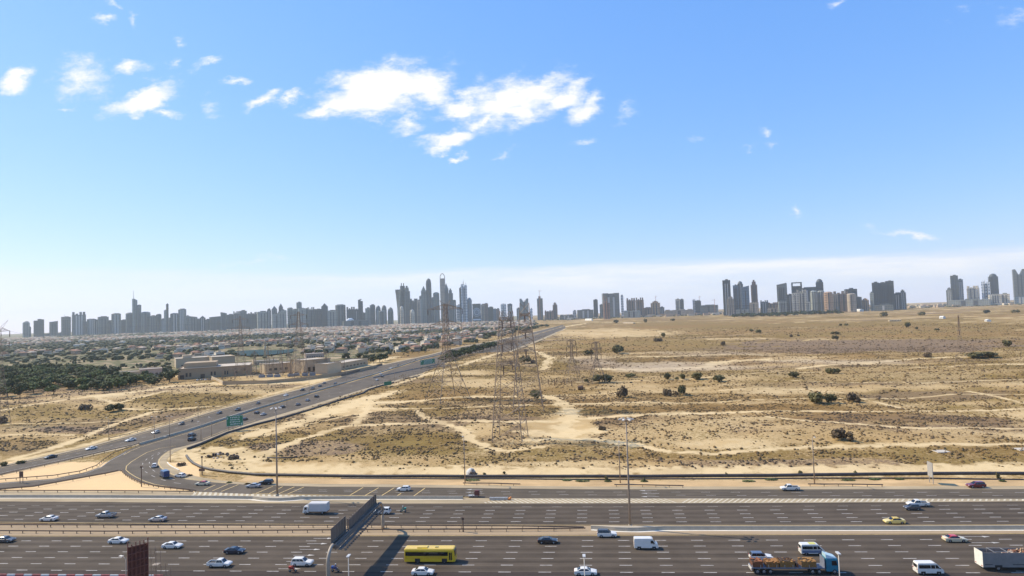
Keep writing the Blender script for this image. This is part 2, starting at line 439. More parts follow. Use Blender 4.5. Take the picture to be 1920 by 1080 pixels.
# solid edge lines
mk = MB()
strip(mk, lambda x: 155.75+dn(x), lambda x: 155.98+dn(x), 0.008)
strip(mk, lambda x: far_bot(x)+0.35, lambda x: far_bot(x)+0.55, 0.008)
yl = curve_px([(640,929.4),(760,929.9),(870,930.2)])
xa, xb = X_at(470, 927), X_at(880, 930)
for a, b in zip(xs_between(xa, xb)[:-1], xs_between(xa, xb)[1:]):
    mk.quad((a, sep_top(a)+.5, .008), (b, sep_top(b)+.5, .008), (b, sep_top(b)+.8, .008), (a, sep_top(a)+.8, .008))
def line_px(mb, pts, w, z=0.009):
    P = [at(*p) for p in pts]
    for i in range(len(P)-1):
        a, b = P[i], P[i+1]; d = (b-a).normalized(); n0 = Vector((-d.y, d.x, 0))*w/2
        if i > 0: e = (P[i]-P[i-1]).normalized(); m0 = (d+e).normalized(); n0 = Vector((-m0.y, m0.x, 0))*w/2
        n1 = Vector((-d.y, d.x, 0))*w/2
        if i < len(P)-2: e = (P[i+2]-b).normalized(); m1 = (d+e).normalized(); n1 = Vector((-m1.y, m1.x, 0))*w/2
        mb.quad((a.x-n0.x, a.y-n0.y, z), (b.x-n1.x, b.y-n1.y, z), (b.x+n1.x, b.y+n1.y, z), (a.x+n0.x, a.y+n0.y, z))
for a, b in (((656,928.6),(681,913.8)),((685,928.8),(710,914.4)),((716,929),(739,914.6)),((745,929.4),(752,925)),((776,929.8),(797,915)),
             ((480,925),(512,911.6)),((505,925.5),(530,912.4)),((522,925.9),(552,912.8)),((539,926.4),(570,913)),((415,921.5),(447,908.5)),((398,920.5),(428,907.5)),((382,919),(404,909))):
    line_px(mk, [a, b], 0.3)
line_px(mk, [(330,841.5),(316,847.5),(304,856),(298.5,862),(297.6,869),(301,875.6),(308,881),(317,886.6),(332,892.2),(351,897.3),(390,902),(430,905.4)], 0.25, 0.012)
line_px(mk, [(470,773.2),(350,812.6),(300,827),(262,838.6),(244,846),(232,853)], 0.25, 0.012)
line_px(mk, [(262,856),(246,866),(237,874),(236,881),(243,887),(254,894),(270,901.5),(290,908.2),(320,913)], 0.25, 0.012)
line_px(mk, [(330,836),(300,840.5),(276,848),(262,856)], 0.25, 0.012)
line_px(mk, [(480,787.6),(425,805.6),(380,823.5)], 0.25, 0.012)
line_px(mk, [(0,877.6),(82,860),(160,842.5),(235,822.5),(332,795),(405,772.5),(480,753.8)], 0.25, 0.012)
tag(mk.build('edge_lines', M_yellow), kind='structure')
mk = MB()
line_px(mk, [(0,906.6),(100,899.4),(160,888),(188,877),(206,864),(236,848.5)], 0.2, 0.014)
line_px(mk, [(0,887),(125,860),(220,839),(262,830),(350,805.5),(480,763.5)], 0.2, 0.014)
for i in range(34):     # faint lane dashes on the diagonal road and the bend
    f = i/34
    for tp, bt, k in ((UC_T, UC_B, .5), (LC_T, LC_B, .36), (LC_T, LC_B, .68)):
        x = 60+f*f*0+f*700
        if tp is LC_T and x < 350: continue
        y = np.interp(x, [a for a, _ in tp], [b for _, b in tp])*(1-k)+np.interp(x, [a for a, _ in bt], [b for _, b in bt])*k
        x2 = x+9-7*f; y2 = np.interp(x2, [a for a, _ in tp], [b for _, b in tp])*(1-k)+np.interp(x2, [a for a, _ in bt], [b for _, b in bt])*k
        line_px(mk, [(x, y), (x2, y2)], 0.18, 0.014)
for pts in ([(300,848),(288,853),(276,860),(268,868),(266,876),(272,884),(284,891.5),(302,899),(326,905),(360,909.5)],
            [(312,845),(300,850),(287,858),(280,866),(280,874),(286,881),(298,889),(318,897),(344,903)]):
    P = []
    for i in range(len(pts)-1):
        line_px(mk, [pts[i], ((pts[i][0]+pts[i+1][0]*.6)/1.6, (pts[i][1]+pts[i+1][1]*.6)/1.6)], 0.18, 0.014)
tag(mk.build('lane_dashes', M_white), kind='structure')
# hatched gore between the far carriageway and the exit road
mk = MB()
g_top = curve_px([(905,942.5),(930,938.6),(959,935.2),(1100,935),(1600,935),(1920,935.6)]); g_bot = curve_px([(905,943.6),(1100,943.3),(1400,942.5),(1600,941),(1920,938.8)])
x = X_at(912, 941)
while x < 150:
    t, b = g_top(x), g_bot(x); w = t-b
    s = -1 if x < 30 else 1
    if w > 0.3: mk.quad((x, b, .004), (x+.55, b, .004), (x+.55+s*w*.75, t, .004), (x+s*w*.75, t, .004))
    x += 1.55
strip(mk, g_bot, lambda x: g_bot(x)+.2, 0.006, xs_between(X_at(915, 943), 160)); strip(mk, lambda x: g_top(x)-.2, g_top, 0.006, xs_between(X_at(930, 938), 160))
c_top = curve_px([(366,921.4),(480,926.6),(650,930.2)]); 
x = X_at(372, 922)
while x < X_at(655, 930):
    f = (x-X_at(372, 922))/(X_at(655, 930)-X_at(372, 922)); w = 2.6*(1-f)+0.5
    y = c_top(x)
    mk.quad((x, y-w, .004), (x+.9, y-w, .004), (x+.9-w*.5, y, .004), (x-w*.5, y, .004)); mk.quad((x+.2, y-w*1.9, .005), (x+1.1, y-w*1.9, .005), (x+.9, y-w, .005), (x, y-w, .005))
    x += 1.9
tag(mk.build('gore_hatching', M_cream), kind='structure')

# ------------------------------------------------------------ ground sheet
def noise2(x, y, seed):
    xi = np.floor(x).astype(np.int64); yi = np.floor(y).astype(np.int64); xf = x-xi; yf = y-yi
    def h(a, b):
        n = (a*374761393+b*668265263+seed*974711) & 0xffffffff
        n = ((n ^ (n >> 13))*1274126177) & 0xffffffff
        return ((n ^ (n >> 16)) & 0xffff)/65535.0
    u = xf*xf*(3-2*xf); v = yf*yf*(3-2*yf)
    return (h(xi, yi)*(1-u)+h(xi+1, yi)*u)*(1-v)+(h(xi, yi+1)*(1-u)+h(xi+1, yi+1)*u)*v
def seg_dist(X, Y, pts):
    best = np.full(X.shape, 1e9)
    for (ax, ay), (bx, by) in zip(pts[:-1], pts[1:]):
        dx, dy = bx-ax, by-ay; L = dx*dx+dy*dy+1e-9
        t = np.clip(((X-ax)*dx+(Y-ay)*dy)/L, 0, 1)
        best = np.minimum(best, np.hypot(X-ax-t*dx, Y-ay-t*dy))
    return best
def sstep(a, b, v): t = np.clip((v-a)/(b-a), 0, 1); return t*t*(3-2*t)
DIAG = [at(x, float(np.interp(x, [a for a, _ in UC_B], [b for _, b in UC_B])))[:2] for x in (-90,0,125,262,350,480,580,705,792,860,930,1003,1056)]
def ground_z(X, Y):
    rough = (noise2(X/9.0, Y/9.0, 3)-.5)*0.5+(noise2(X/38.0, Y/38.0, 5)-.5)*1.8+(noise2(X/120.0, Y/120.0, 9)-.5)*3.0
    a = sstep(216, 262, Y)*sstep(42, 85, seg_dist(X, Y, DIAG))*(1-sstep(1500, 2600, Y)*.8)
    left = sstep(-30, -70, X-(-100)) * (1-sstep(330, 400, Y))
    return -0.12+rough*a*(1-left*.0)
TR = [([(25,860),(82,845),(130,830),(175,812),(207,797),(240,785),(287,772),(350,765),(390,762)],5),
 ([(15,790),(120,790),(225,786)],2.5),([(0,815.5),(87,815),(140,816)],2.5),
 ([(0,770),(50,762),(100,755),(180,746),(225,742)],7),([(180,746),(275,735),(312,727),(390,720),(480,721.5),(580,716),(670,692),(740,668)],13),
 ([(180,747),(220,756),(250,749),(312,735)],5),([(225,766),(297,767),(425,760),(470,752)],4),
 ([(20,866),(82,852),(160,834),(235,814),(332,787),(405,765),(480,746.5),(565,724),(630,705),(717,681)],5),
 ([(480,815),(560,792),(640,767),(690,748),(740,735)],14),([(495,852),(555,832),(625,807),(665,797),(685,777),(687,757),(720,755),(795,752),(880,747),(960,746)],6),
 ([(420,862),(495,852)],9),([(555,800),(605,790),(667,777)],2.5),([(665,800),(730,796),(805,794),(855,791),(960,795),(985,792),(1047,790),(1072,785),(1135,782),(1185,781),(1260,777),(1335,772),(1440,769.5)],6),
 ([(1440,769.5),(1565,770),(1690,767),(1920,761),(2100,756)],3.5),([(695,767),(780,767),(960,764),(1047,761),(1097,759),(1210,756),(1440,748.5),(1615,746),(1790,738),(1920,738),(2100,733)],2.8),
 ([(780,770),(800,785),(825,791)],4),([(830,793),(867,807),(892,827),(925,838),(960,840),(1010,834)],5),
 ([(992,822),(1110,820),(1172,830),(1210,837),(1260,847),(1335,850),(1440,844),(1565,840),(1690,837),(1920,834),(2100,830)],4.5),
 ([(1020,742),(1047,752),(1065,767),(1072,780),(1055,800),(1060,815)],9),([(1017,741),(1160,740)],2.5),([(1350,734),(1440,730),(1540,728)],2),
 ([(1085,720),(1185,716),(1255,714),(1335,711),(1440,699.5),(1540,696)],3),([(1440,782),(1502,789),(1590,796),(1665,802),(1715,805),(1920,801),(2100,798)],3.5),
 ([(1615,746),(1700,762),(1740,766)],2),([(1815,732),(1870,742),(1920,752)],2.5),([(1522,729),(1582,735)],2),
 ([(1135,690),(1210,691),(1310,687),(1360,676),(1440,672)],18),([(1200,668),(1330,664),(1420,662)],12),([(1440,676),(1615,678),(1720,670),(1800,668)],10),([(1020,690),(1035,672)],10),
 ([(1440,606),(1600,603),(1700,600),(1920,594)],14),([(1480,614),(1560,611)],10),([(1330,638),(1420,635),(1470,634)],9),([(1050,614),(1100,606),(1200,604)],25),
 ([(1060,616),(1010,636),(960,655),(900,676),(800,702),(740,722)],7),([(985,650),(1030,672)],8),
 ([(1500,690),(1560,684),(1640,680)],7),([(1700,690),(1800,685),(1920,682)],3),([(1700,718),(1920,711)],2.2),([(1440,716),(1700,716)],2),
 ([(340,838),(352,850),(372,868),(410,876),(480,880),(700,882),(960,884),(1200,884),(1440,882),(1700,880),(1920,878),(2100,876)],11),
 ([(400,845),(440,850),(470,862)],14),([(990,810),(1040,812),(1120,805)],10)]
OR = [([(0,911),(60,905),(150,895),(210,885)],0)]
GREY = [((1240,686,150,9),.9),((1560,677,130,6),.6),((1330,662,110,6),.35),((1100,678,60,8),.4)]
# patches (px centre, half sizes, value): scrubby(+) or bare(-)
PATCH = [((1500,610,420,7),.66,.1),((1250,622,200,5),.6,.1),((1700,628,260,6),.7,.2),((1450,652,330,4),.7,.6),((1150,650,120,6),.65,.2),((1300,700,330,6),.55,.2),((1750,695,220,9),.6,.1),
 ((600,845,110,14),.55,.9),((790,825,90,20),.75,.2),((800,770,90,8),.7,.4),((560,800,70,9),.45,.5),((1280,812,110,24),.35,.3),((1070,858,120,14),.55,.4),
         ((1250,870,230,10),.45,.9),((1640,862,200,11),.6,.3),((1700,783,200,11),.75,1.0),((1120,770,160,8),.7,.2),((1390,762,200,7),.7,.1),((1000,775,60,8),.6,.3),
         ((700,800,50,8),.5,.6),((120,772,110,9),.6,.1),((60,840,70,18),.65,.5),((150,805,90,8),.75,.95),((380,748,120,9),.75,.1),((1750,738,150,9),.7,.6),
         ((800,735,140,10),.65,.2),((1290,745,160,9),.55,.3),((1650,700,250,14),.45,.4),((1300,672,50,5),.8,.2),((1200,680,45,5),.8,.1),((1650,645,300,10),.7,1.0),((1650,655,240,6),.8,1.0),
         ((1060,800,70,22),.08,.3),((640,768,90,12),.15,.3),((905,805,50,10),.2,.3),((560,872,130,7),.1,.3),((700,752,60,6),.15,.3),((900,720,80,8),.2,.3),((1110,868,160,5),.2,.3),((1350,835,90,9),.15,.3),((560,715,120,6),.15,.3),
         ((1200,645,150,10),.6,.3),((1660,622,260,12),.6,.1),((1150,625,120,8),.15,.1),((1040,682,40,9),.75,.1),((950,690,60,6),.8,.2),((880,690,70,5),.75,.2),((440,720,60,6),.6,.1),
         ((1550,868,120,8),.5,1.0),((1890,855,90,10),.6,.1),((1000,850,60,10),.55,.1),((840,750,120,4),.85,.1),((1550,820,130,14),.3,.2)]
def px_to_world_arr(X, Y):
    """picture position of ground points, used only to lay out the plan read from the photograph"""
    Mt = np.array(CM.transposed())
    V = np.stack([X, Y, np.full(X.shape, -CAM_H)], -1) @ Mt.T
    zz = np.minimum(V[..., 2], -1e-3)
    return 960+FPX*V[..., 0]/-zz, 540-FPX*V[..., 1]/-zz
def cover_fields(X, Y):
    bare = np.zeros(X.shape); 
    for pts, w in TR:
        P = [tuple(at(*p)[:2]) for p in pts]
        d = seg_dist(X, Y, P)+(noise2(X/3.0, Y/3.0, 11)-.5)*w*.8+(noise2(X/1.3, Y/1.3, 13)-.5)*w*.3
        bare = np.maximum(bare, (1-sstep(w*.32, w*.78, d))*(.82+.18*sstep(.3, .55, noise2(X/7.0, Y/7.0, 12))))
    d = seg_dist(X, Y, DIAG)
    px, py = px_to_world_arr(X, Y)
    scrub = 0.47+0.07*sstep(350, 1100, Y)+(noise2(X/60.0, Y/45.0, 21)-.5)*.5+(noise2(X/18.0, Y/12.0, 22)-.5)*.3+(noise2(X/230.0, Y/20.0, 23)-.5)*.42+(noise2(X/500.0, Y/60.0, 24)-.5)*.3*sstep(400, 900, Y)
    tint = 0.30+(noise2(X/200.0, Y/40.0, 31)-.5)*1.1
    front = Y > 20
    for (cx, cy, hw, hh), s, t in PATCH:
        e = np.hypot((px-cx)/hw, (py-cy)/hh)+(noise2(X/14.0, Y/14.0, 41)-.5)*.7
        k = (1-sstep(.7, 1.25, e))*front
        scrub = scrub*(1-k)+s*k; tint = tint*(1-k)+t*k
    grey = np.zeros(X.shape)
    for (cx, cy, hw, hh), s in GREY:
        e = np.hypot((px-cx)/hw, (py-cy)/hh)+(noise2(X/30.0, Y/30.0, 42)-.5)*.7
        grey = np.maximum(grey, (1-sstep(.5, 1.25, e))*front*s)
    # smooth orange fill sand inside the interchange
    tri = (px < 375) & (px > -500) & (py > 866+0*px) & (py < 925) & front
    orange = tri*1.0
    town = front*(1-sstep(0, 14, py-(712-0.055*px)))*(px < 1000)*sstep(-10, -80, X-DIAG_X(Y)+150*(Y/2500))
    return bare, np.clip(scrub, 0, 1), np.clip(tint, 0, 1), orange, town, grey
_DY = np.array([p[1] for p in DIAG]); _DX = np.array([p[0] for p in DIAG])
def DIAG_X(Y): 
    o = np.argsort(_DY); return np.interp(Y, _DY[o], _DX[o])
dys = np.concatenate([np.arange(3.6, 60, 0.7), np.arange(60, 260, 1.15), np.arange(260, 620, 2.2), np.array([700, 900, 1400, 3000, 12000, 60000])])
rad = (CAM_H*FPX/dys)[::-1]
ang = np.concatenate([np.linspace(-180, -56, 40)[:-1], np.linspace(-56, 46, 980), np.linspace(46, 180, 40)[1:]])
th = np.radians(ang)                         # 0 = +Y, positive to the right
A, RR = np.meshgrid(th, rad)
RR = np.minimum(RR/np.maximum(np.cos(np.clip(A+R(5), -1.0, 1.0)), .5), 13000+0.0*RR+np.arange(len(rad))[:, None]*.5)
GX = RR*np.sin(A); GY = RR*np.cos(A)
GZ = ground_z(GX, GY)
bare, scrub, tint, orange, town, greyf = cover_fields(GX, GY)
nr, nc = GX.shape
me = bpy.data.meshes.new('ground')
co = np.stack([GX, GY, GZ], -1).reshape(-1, 3).astype(np.float32)
idx = np.arange(nr*nc).reshape(nr, nc)
q = np.stack([idx[:-1, :-1], idx[:-1, 1:], idx[1:, 1:], idx[1:, :-1]], -1).reshape(-1, 4)
q = q[:, ::-1]
me.vertices.add(len(co)); me.vertices.foreach_set('co', co.ravel())
me.loops.add(q.size); me.loops.foreach_set('vertex_index', q.ravel().astype(np.int32))
me.polygons.add(len(q)); me.polygons.foreach_set('loop_start', np.arange(0, q.size, 4, dtype=np.int32))
me.polygons.foreach_set('loop_total', np.full(len(q), 4, dtype=np.int32))
me.polygons.foreach_set('use_smooth', np.ones(len(q), dtype=bool))
me.update(calc_edges=True)
for nm, arr in (('bare', bare), ('scrub', scrub), ('tint', tint), ('fill', orange), ('town', town), ('grey', greyf)):
    a = me.attributes.new(nm, 'FLOAT', 'POINT'); a.data.foreach_set('value', arr.ravel().astype(np.float32))
M_ground, n, b = new_mat('desert_ground')
b.inputs['Roughness'].default_value = 0.95; b.inputs['Specular IOR Level'].default_value = 0.1
t = nd(n, 'ShaderNodeTexCoord')
def gnoise(scale, det=4, rough=.6, st=(1, 1, 1)):
    mp = nd(n, 'ShaderNodeMapping'); mp.inputs['Scale'].default_value = st; n.links.new(t.outputs['Object'], mp.inputs[0])
    no = nd(n, 'ShaderNodeTexNoise'); no.inputs['Scale'].default_value = scale; no.inputs['Detail'].default_value = det
    no.inputs['Roughness'].default_value = rough; n.links.new(mp.outputs[0], no.inputs['Vector']); return no.outputs['Fac']
def gm(op, *a, clamp=False):
    q = nd(n, 'ShaderNodeMath', operation=op); q.use_clamp = clamp
    for i, v in enumerate(a):
        if isinstance(v, (int, float)): q.inputs[i].default_value = v
        else: n.links.new(v, q.inputs[i])
    return q.outputs[0]
def attr(nm): a = nd(n, 'ShaderNodeAttribute'); a.attribute_name = nm; return a.outputs['Fac']
def gmix(f, a, bb):
    q = nd(n, 'ShaderNodeMix', data_type='RGBA')
    for i, v in ((0, f), (6, a), (7, bb)):
        if isinstance(v, (int, float)): q.inputs[i].default_value = v
        elif isinstance(v, tuple): q.inputs[i].default_value = (*v, 1)
        else: n.links.new(v, q.inputs[i])
    return q.outputs[2]
def gss(x, lo, hi):
    q = nd(n, 'ShaderNodeMapRange', interpolation_type='SMOOTHSTEP'); n.links.new(x, q.inputs[0])
    q.inputs['From Min'].default_value = lo; q.inputs['From Max'].default_value = hi; return q.outputs[0]
nbig = gnoise(0.012, 5); nmid = gnoise(0.09, 5, .65, (.7, 1, 1)); nfine = gnoise(0.75, 4, .7); nspk = gnoise(2.6, 3, .7); nhuge = gnoise(0.0035, 4, .6, (.5, 1.2, 1))
sand = gmix(gss(nmid, .35, .65), (0.51, 0.355, 0.165), (0.62, 0.465, 0.25))
sand = gmix(gss(nbig, .42, .62), sand, (0.45, 0.30, 0.13))
scol = gmix(gss(attr('tint'), .3, .8), gmix(gss(nmid, .4, .6), (0.165, 0.103, 0.028), (0.23, 0.153, 0.046)), (0.20, 0.135, 0.08))
scol = gmix(gss(nhuge, .45, .62), scol, (0.225, 0.132, 0.044))
# patchy cover: large drifts, then clumps, then specks
cv = gm('ADD', gm('MULTIPLY', gm('SUBTRACT', nfine, .5), 2.1), gm('MULTIPLY', gm('SUBTRACT', nspk, .5), 1.5))
cv = gm('ADD', cv, gm('MULTIPLY', gm('SUBTRACT', nmid, .5), 1.3))
cv = gm('ADD', cv, gm('MULTIPLY', gm('SUBTRACT', attr('scrub'), .42), 1.35))
cov = gss(cv, -.20, .28)
free = gm('SUBTRACT', 1.0, gm('MULTIPLY', attr('bare'), .93), clamp=True)
free = gm('MULTIPLY', free, gm('SUBTRACT', 1.0, attr('fill')), clamp=True)
soil = gmix(gm('MULTIPLY', attr('scrub'), .85), sand, (0.33, 0.22, 0.098))
soil = gmix(gm('MULTIPLY', attr('bare'), .8), soil, (0.69, 0.52, 0.28))
soil = gmix(attr('fill'), soil, gmix(gss(nmid, .35, .7), (0.74, 0.50, 0.25), (0.68, 0.47, 0.245)))
g = gmix(gm('MULTIPLY', cov, free), soil, scol)
g = gmix(gm('MULTIPLY', attr('grey'), .75), g, gmix(gss(nmid, .35, .7), (0.52, 0.41, 0.275), (0.40, 0.30, 0.19)))
town_c = gmix(gss(nfine, .4, .6), (0.29, 0.21, 0.125), (0.40, 0.30, 0.19)); town_c = gmix(gss(gnoise(.05, 5), .38, .54), town_c, (0.10, 0.105, 0.045))
town_c = gmix(gss(gnoise(.02, 4), .56, .68), town_c, (0.42, 0.31, 0.19))
g = gmix(gm('MULTIPLY', attr('town'), .9), g, town_c)
n.links.new(g, b.inputs['Base Color'])
bp = nd(n, 'ShaderNodeBump'); bp.inputs['Strength'].default_value = 0.6; bp.inputs['Distance'].default_value = 0.35
n.links.new(nfine, bp.inputs['Height']); n.links.new(bp.outputs[0], b.inputs['Normal'])
me.materials.append(M_ground)
ground = bpy.data.objects.new('ground', me); COL.objects.link(ground); tag(ground, kind='structure')
GH = lambda x, y: float(ground_z(np.array([float(x)]), np.array([float(y)]))[0])
def on_ground(px, py):
    p = at(px, py); 
    for _ in range(3): p = at(px, py, GH(p.x, p.y))
    return p
# ------------------------------------------------------------ haze
HB = MB(); HB.box(-15000, 15000, -14500, 15500, -6, 560)
M_haze = bpy.data.materials.new('haze_air'); M_haze.use_nodes = True
hn = M_haze.node_tree; hn.nodes.clear()
ho = hn.nodes.new('ShaderNodeOutputMaterial'); hv = hn.nodes.new('ShaderNodeVolumePrincipled')
hv.inputs['Color'].default_value = (0.84, 0.93, 0.97, 1)
hv.inputs['Density'].default_value = 0.000044
hv.inputs['Anisotropy'].default_value = 0.2
hn.links.new(hv.outputs[0], ho.inputs['Volume'])
tag(HB.build('haze', M_haze), kind='stuff')
SC.cycles.volume_bounces = 1
SC.cycles.volume_step_rate = 10
# ------------------------------------------------------------ guard rails, barriers, pipes
def guard_rail(name, label, fy, x0, x1, step=4.0, face=-1, group=None, h=0.72):
    c = thing(name, label, 'guard rail', (x0, fy(x0), 0), 0, group); ox, oy = x0, fy(x0)
    xs = xs_between(x0, x1, 4)
    b = MB()
    prof = [(0, -.16), (.04, -.10), (-.02, -.02), (.04, .07), (0, .15), (-.05, .15), (-.05, -.16)]
    rings = [[(x-ox, fy(x)-oy+face*(-p[0])*1.0, h+p[1]-.05) for p in prof] for x in xs]
    b.loft(rings); b.build('rail_beam', M_rail, c)
    pm = MB(); pm.box(-.06, .06, -.08, .08, 0, h+.05); pm.box(-.05, .05, -.16*face-.04, -.16*face+.04, h-.2, h+.02); me = pm.mesh('post', M_rail)
    n = int((x1-x0)/step); n = min(n, 98)
    for i in range(n+1):
        x = x0+.6+i*step
        if x > x1: break
        part_mesh('post', me, c, (x-ox, fy(x)-oy+face*.0, -.05))
    return c
ra = curve_px([(0,984+5),(200,989.5),(480,990),(700,990),(960,991.5),(1100,994)])
ra2 = lambda x: ra(x)+.3
rb = curve_px([(0,999.5),(200,1000.5),(480,999),(700,997.5),(960,996.5),(1100,995)])
XL = -178
guard_rail('guard_rail', 'brown steel guard rail on the far side of the sandy median', ra2, XL, X_at(1095, 992), face=1)
guard_rail('guard_rail', 'brown steel guard rail on the near side of the sandy median', rb, XL, X_at(1098, 995), face=-1)
rc = curve_px([(0,922.8),(200,923.4),(362,925)])
guard_rail('guard_rail', 'brown guard rail between the orange sand triangle and the wide highway', rc, X_at(-90, 922.5), X_at(362, 925), 5.0, face=-1)
def gr_px(label, pts, face=1, step=4):
    f = curve_px(pts); guard_rail('guard_rail', label, f, X_at(*pts[0]), X_at(*pts[-1]), step, face)
gr_px('short guard rail behind the exit road, right of the tall lamp mast', [(1152,912.5),(1210,913),(1282,914.5)])
gr_px('short guard rail behind the exit road near the double post sign', [(1515,911.5),(1590,911.8),(1656,913)])
gr_px('short guard rail in the dry verge between two clumps of green weeds', [(868,909.5),(920,909.8),(976,911.5)])
def rail_path(label, pts, step=4.0, h=.7, name='guard_rail'):
    P = [at(*p) for p in pts]; o = P[0]
    c = thing(name, label, 'guard rail', (o.x, o.y, 0)); b = MB()
    prof = [(0.03, -.15), (.05, 0), (.03, .15), (-.03, .15), (-.03, -.15)]; rings = []
    for i, p in enumerate(P):
        d = (P[min(i+1, len(P)-1)]-P[max(i-1, 0)]).normalized(); nn = Vector((-d.y, d.x, 0))
        rings.append([(p.x-o.x+nn.x*a, p.y-o.y+nn.y*a, h+z) for a, z in prof])
    b.loft(rings); b.build('rail_beam', M_rail, c)
    pm = MB(); pm.box(-.07, .07, -.07, .07, 0, h+.1); me = pm.mesh('post', M_rail)
    acc_ = 0; k = 0
    for i in range(len(P)-1):
        L = (P[i+1]-P[i]).length; s = -acc_ % step
        while s < L and k < 98:
            q = P[i].lerp(P[i+1], s/L); part_mesh('post', me, c, (q.x-o.x, q.y-o.y, -.05)); s += step; k += 1
        acc_ += L
    return c
rail_path('curved guard rail along the outside of the slip road bend', [(227,884),(235,891.5),(247.4,899.7),(261,906.3),(275.8,910.3),(294.8,914.3),(316.5,917),(346,920.5),(368,923.5)], 3.0)
rail_path('guard rail on the upper side of the left branch road above the sand', [(-90,909),(0,902),(100,894.7),(150,886.5),(180,876),(196,863),(212,852),(240,841.5),(262,832.8)], 3.4)
rail_path('guard rail along the lower side of the upper carriageway above the fill sand', [(-90,912),(0,893.5),(60,880),(125,866),(200,848),(245,838)], 5)
rail_path('guard rail below the left branch road', [(-90,929),(0,920),(62.5,914.8),(125,903.5),(200,890),(222,885)], 5)
rail_path('long guard rail on the sandy edge above the upper carriageway', [(205,824),(240,816),(332,789),(405,767),(480,748)], 6)
# concrete median of the diagonal road
def wall_path(name, label, cat, pts, w, h, m, top=None, z=0.0, mtop=None):
    P = [at(*p) for p in pts]; o = P[0]; b = MB(); rings = []
    top = w if top is None else top
    for i, p in enumerate(P):
        d = (P[min(i+1, len(P)-1)]-P[max(i-1, 0)]).normalized(); nn = Vector((-d.y, d.x, 0))
        rings.append([(p.x-o.x+nn.x*a, p.y-o.y+nn.y*a, zz) for a, zz in ((-w/2, z), (w/2, z), (top/2, h), (-top/2, h))])
    b.loft(rings)
    return tag(b.build(name, m, loc=(o.x, o.y, 0)), label, cat)
MED = [(262,834.2),(350,808.8),(415,788),(480,767.4),(580,737.5),(705,701),(792,672.8),(858,658),(930,645.5),(1003,627.2),(1058,610.9)]
wall_path('concrete_barrier', 'long pale concrete barrier down the middle of the diagonal road', 'barrier', MED, 1.1, 1.0, M_conc, .45)
wall_path('concrete_barrier', 'thin concrete barrier dividing the side lane from the diagonal road', 'barrier', [(700,709),(727,702.7),(780,692),(830,682)], .5, .9, mat('dark_concrete', (.22, .2, .18), .9), .25)
# concrete barriers of the highway: lit top, shaded face
def barrier_x(label, fy, x0, x1, h=.85, bulges=()):
    o = (x0, fy(x0)); b = MB(); rings = []
    for x in xs_between(x0, x1, 3):
        e = sum(w*max(0, 1-((x-c)/L)**2) for c, L, w in bulges)
        y = fy(x)
        rings.append([(x-o[0], y-o[1]+a, z) for a, z in ((-.32-e, -.03), (.32, -.03), (.13, h), (-.13-e, h))])
    b.loft(rings); return tag(b.build('concrete_barrier', M_conc, loc=(o[0], o[1], 0)), label, 'barrier')
barR = curve_px([(1105,991.5),(1182,992.6),(1440,992.8),(1700,992.6),(1920,992)])
barrier_x('concrete median barrier on the right half of the highway, widened round a tall mast', barR, X_at(1108, 992), 330, bulges=((X_at(1182, 993)-.5, 7.5, 1.1),))
kr = MB(); strip(kr, lambda x: barR(x)-1.0-1.1*max(0, 1-((x-X_at(1182, 993))/9)**2), lambda x: barR(x)-.4, -0.01, xs_between(X_at(1108, 992), 330)); struct('kerb', kr, M_kerb)
barU = curve_px([(0,932.6),(200,932.8),(400,934),(520,935.8),(700,934.8),(860,935.2)])
barrier_x('concrete barrier between the wide far carriageway and the exit ramp, widened round a mast', barU, -200, X_at(868, 936), .8, bulges=((X_at(520, 935), 8, 1.6),))
kr = MB(); strip(kr, lambda x: barU(x)-1.0-1.7*max(0, 1-((x-X_at(520, 935))/9)**2), lambda x: barU(x)-.45, -0.005, xs_between(-200, X_at(868, 936))); struct('kerb', kr, M_kerb)
kr = MB(); strip(kr, lambda x: barU(x)+.6, lambda x: barU(x)+2.6, -0.004, xs_between(-200, X_at(868, 936))); struct('drain_strip', kr, M_road2)
# crash cushion at the gore
p = at(918, 937.5); c = thing('crash_cushion', 'grey crash cushion with an orange nose at the start of the hatched gore', 'crash cushion', (p.x, p.y, 0))
b = MB(); b.box(0, 5.4, -.35, .35, .05, .75); [b.box(.3+i*.9, .36+i*.9, -.38, .38, .1, .8) for i in range(6)]; b.build('cushion_body', M_galv, c)
b = MB(); b.path([(5.4, 0, .1), (6.2, 0, .45), (6.4, 0, .9)], [.3, .36, .2], 8); b.build('nose', mat('orange_plastic', (.62, .2, .03), .5), c)
# kerb of the traffic island at the bend
wall_path('kerb_wall', 'low white curved kerb round the traffic island in the bend', 'kerb', [(313.7,867.4),(316,871),(322,875.5),(335.4,882)], .35, .3, M_kerb)
# big black pipes laid on the sand
def pipe(label, pts, r):
    P = [on_ground(*p) for p in pts]; o = P[0]; Q = []
    for a, b_ in zip(P[:-1], P[1:]):
        n_ = max(1, int((b_-a).length/12)); Q += [a.lerp(b_, i/n_) for i in range(n_)]
    Q.append(P[-1]); b = MB(); rr = random.Random(3)
    pts3 = []
    for i, q in enumerate(Q):
        w = rr.uniform(-.25, .25); pts3.append((q.x-o.x, q.y-o.y+w, GH(q.x, q.y)+r*.85))
    b.path(pts3, r, 8)
    return tag(b.build('pipe', M_pipe, loc=(o.x, o.y, 0), smooth=True), label, 'pipe')
pipe('thick black pipe lying on the sand along the desert side of the highway', [(350,856),(353,862),(362,870),(376,877.5),(396,882.5),(430,886.8),(480,891.3),(580,893.5),(705,894.8),(960,895.3),(1200,895),(1440,893.7),(1620,891.5),(1740,889.8),(1920,890),(2100,890)], .5)
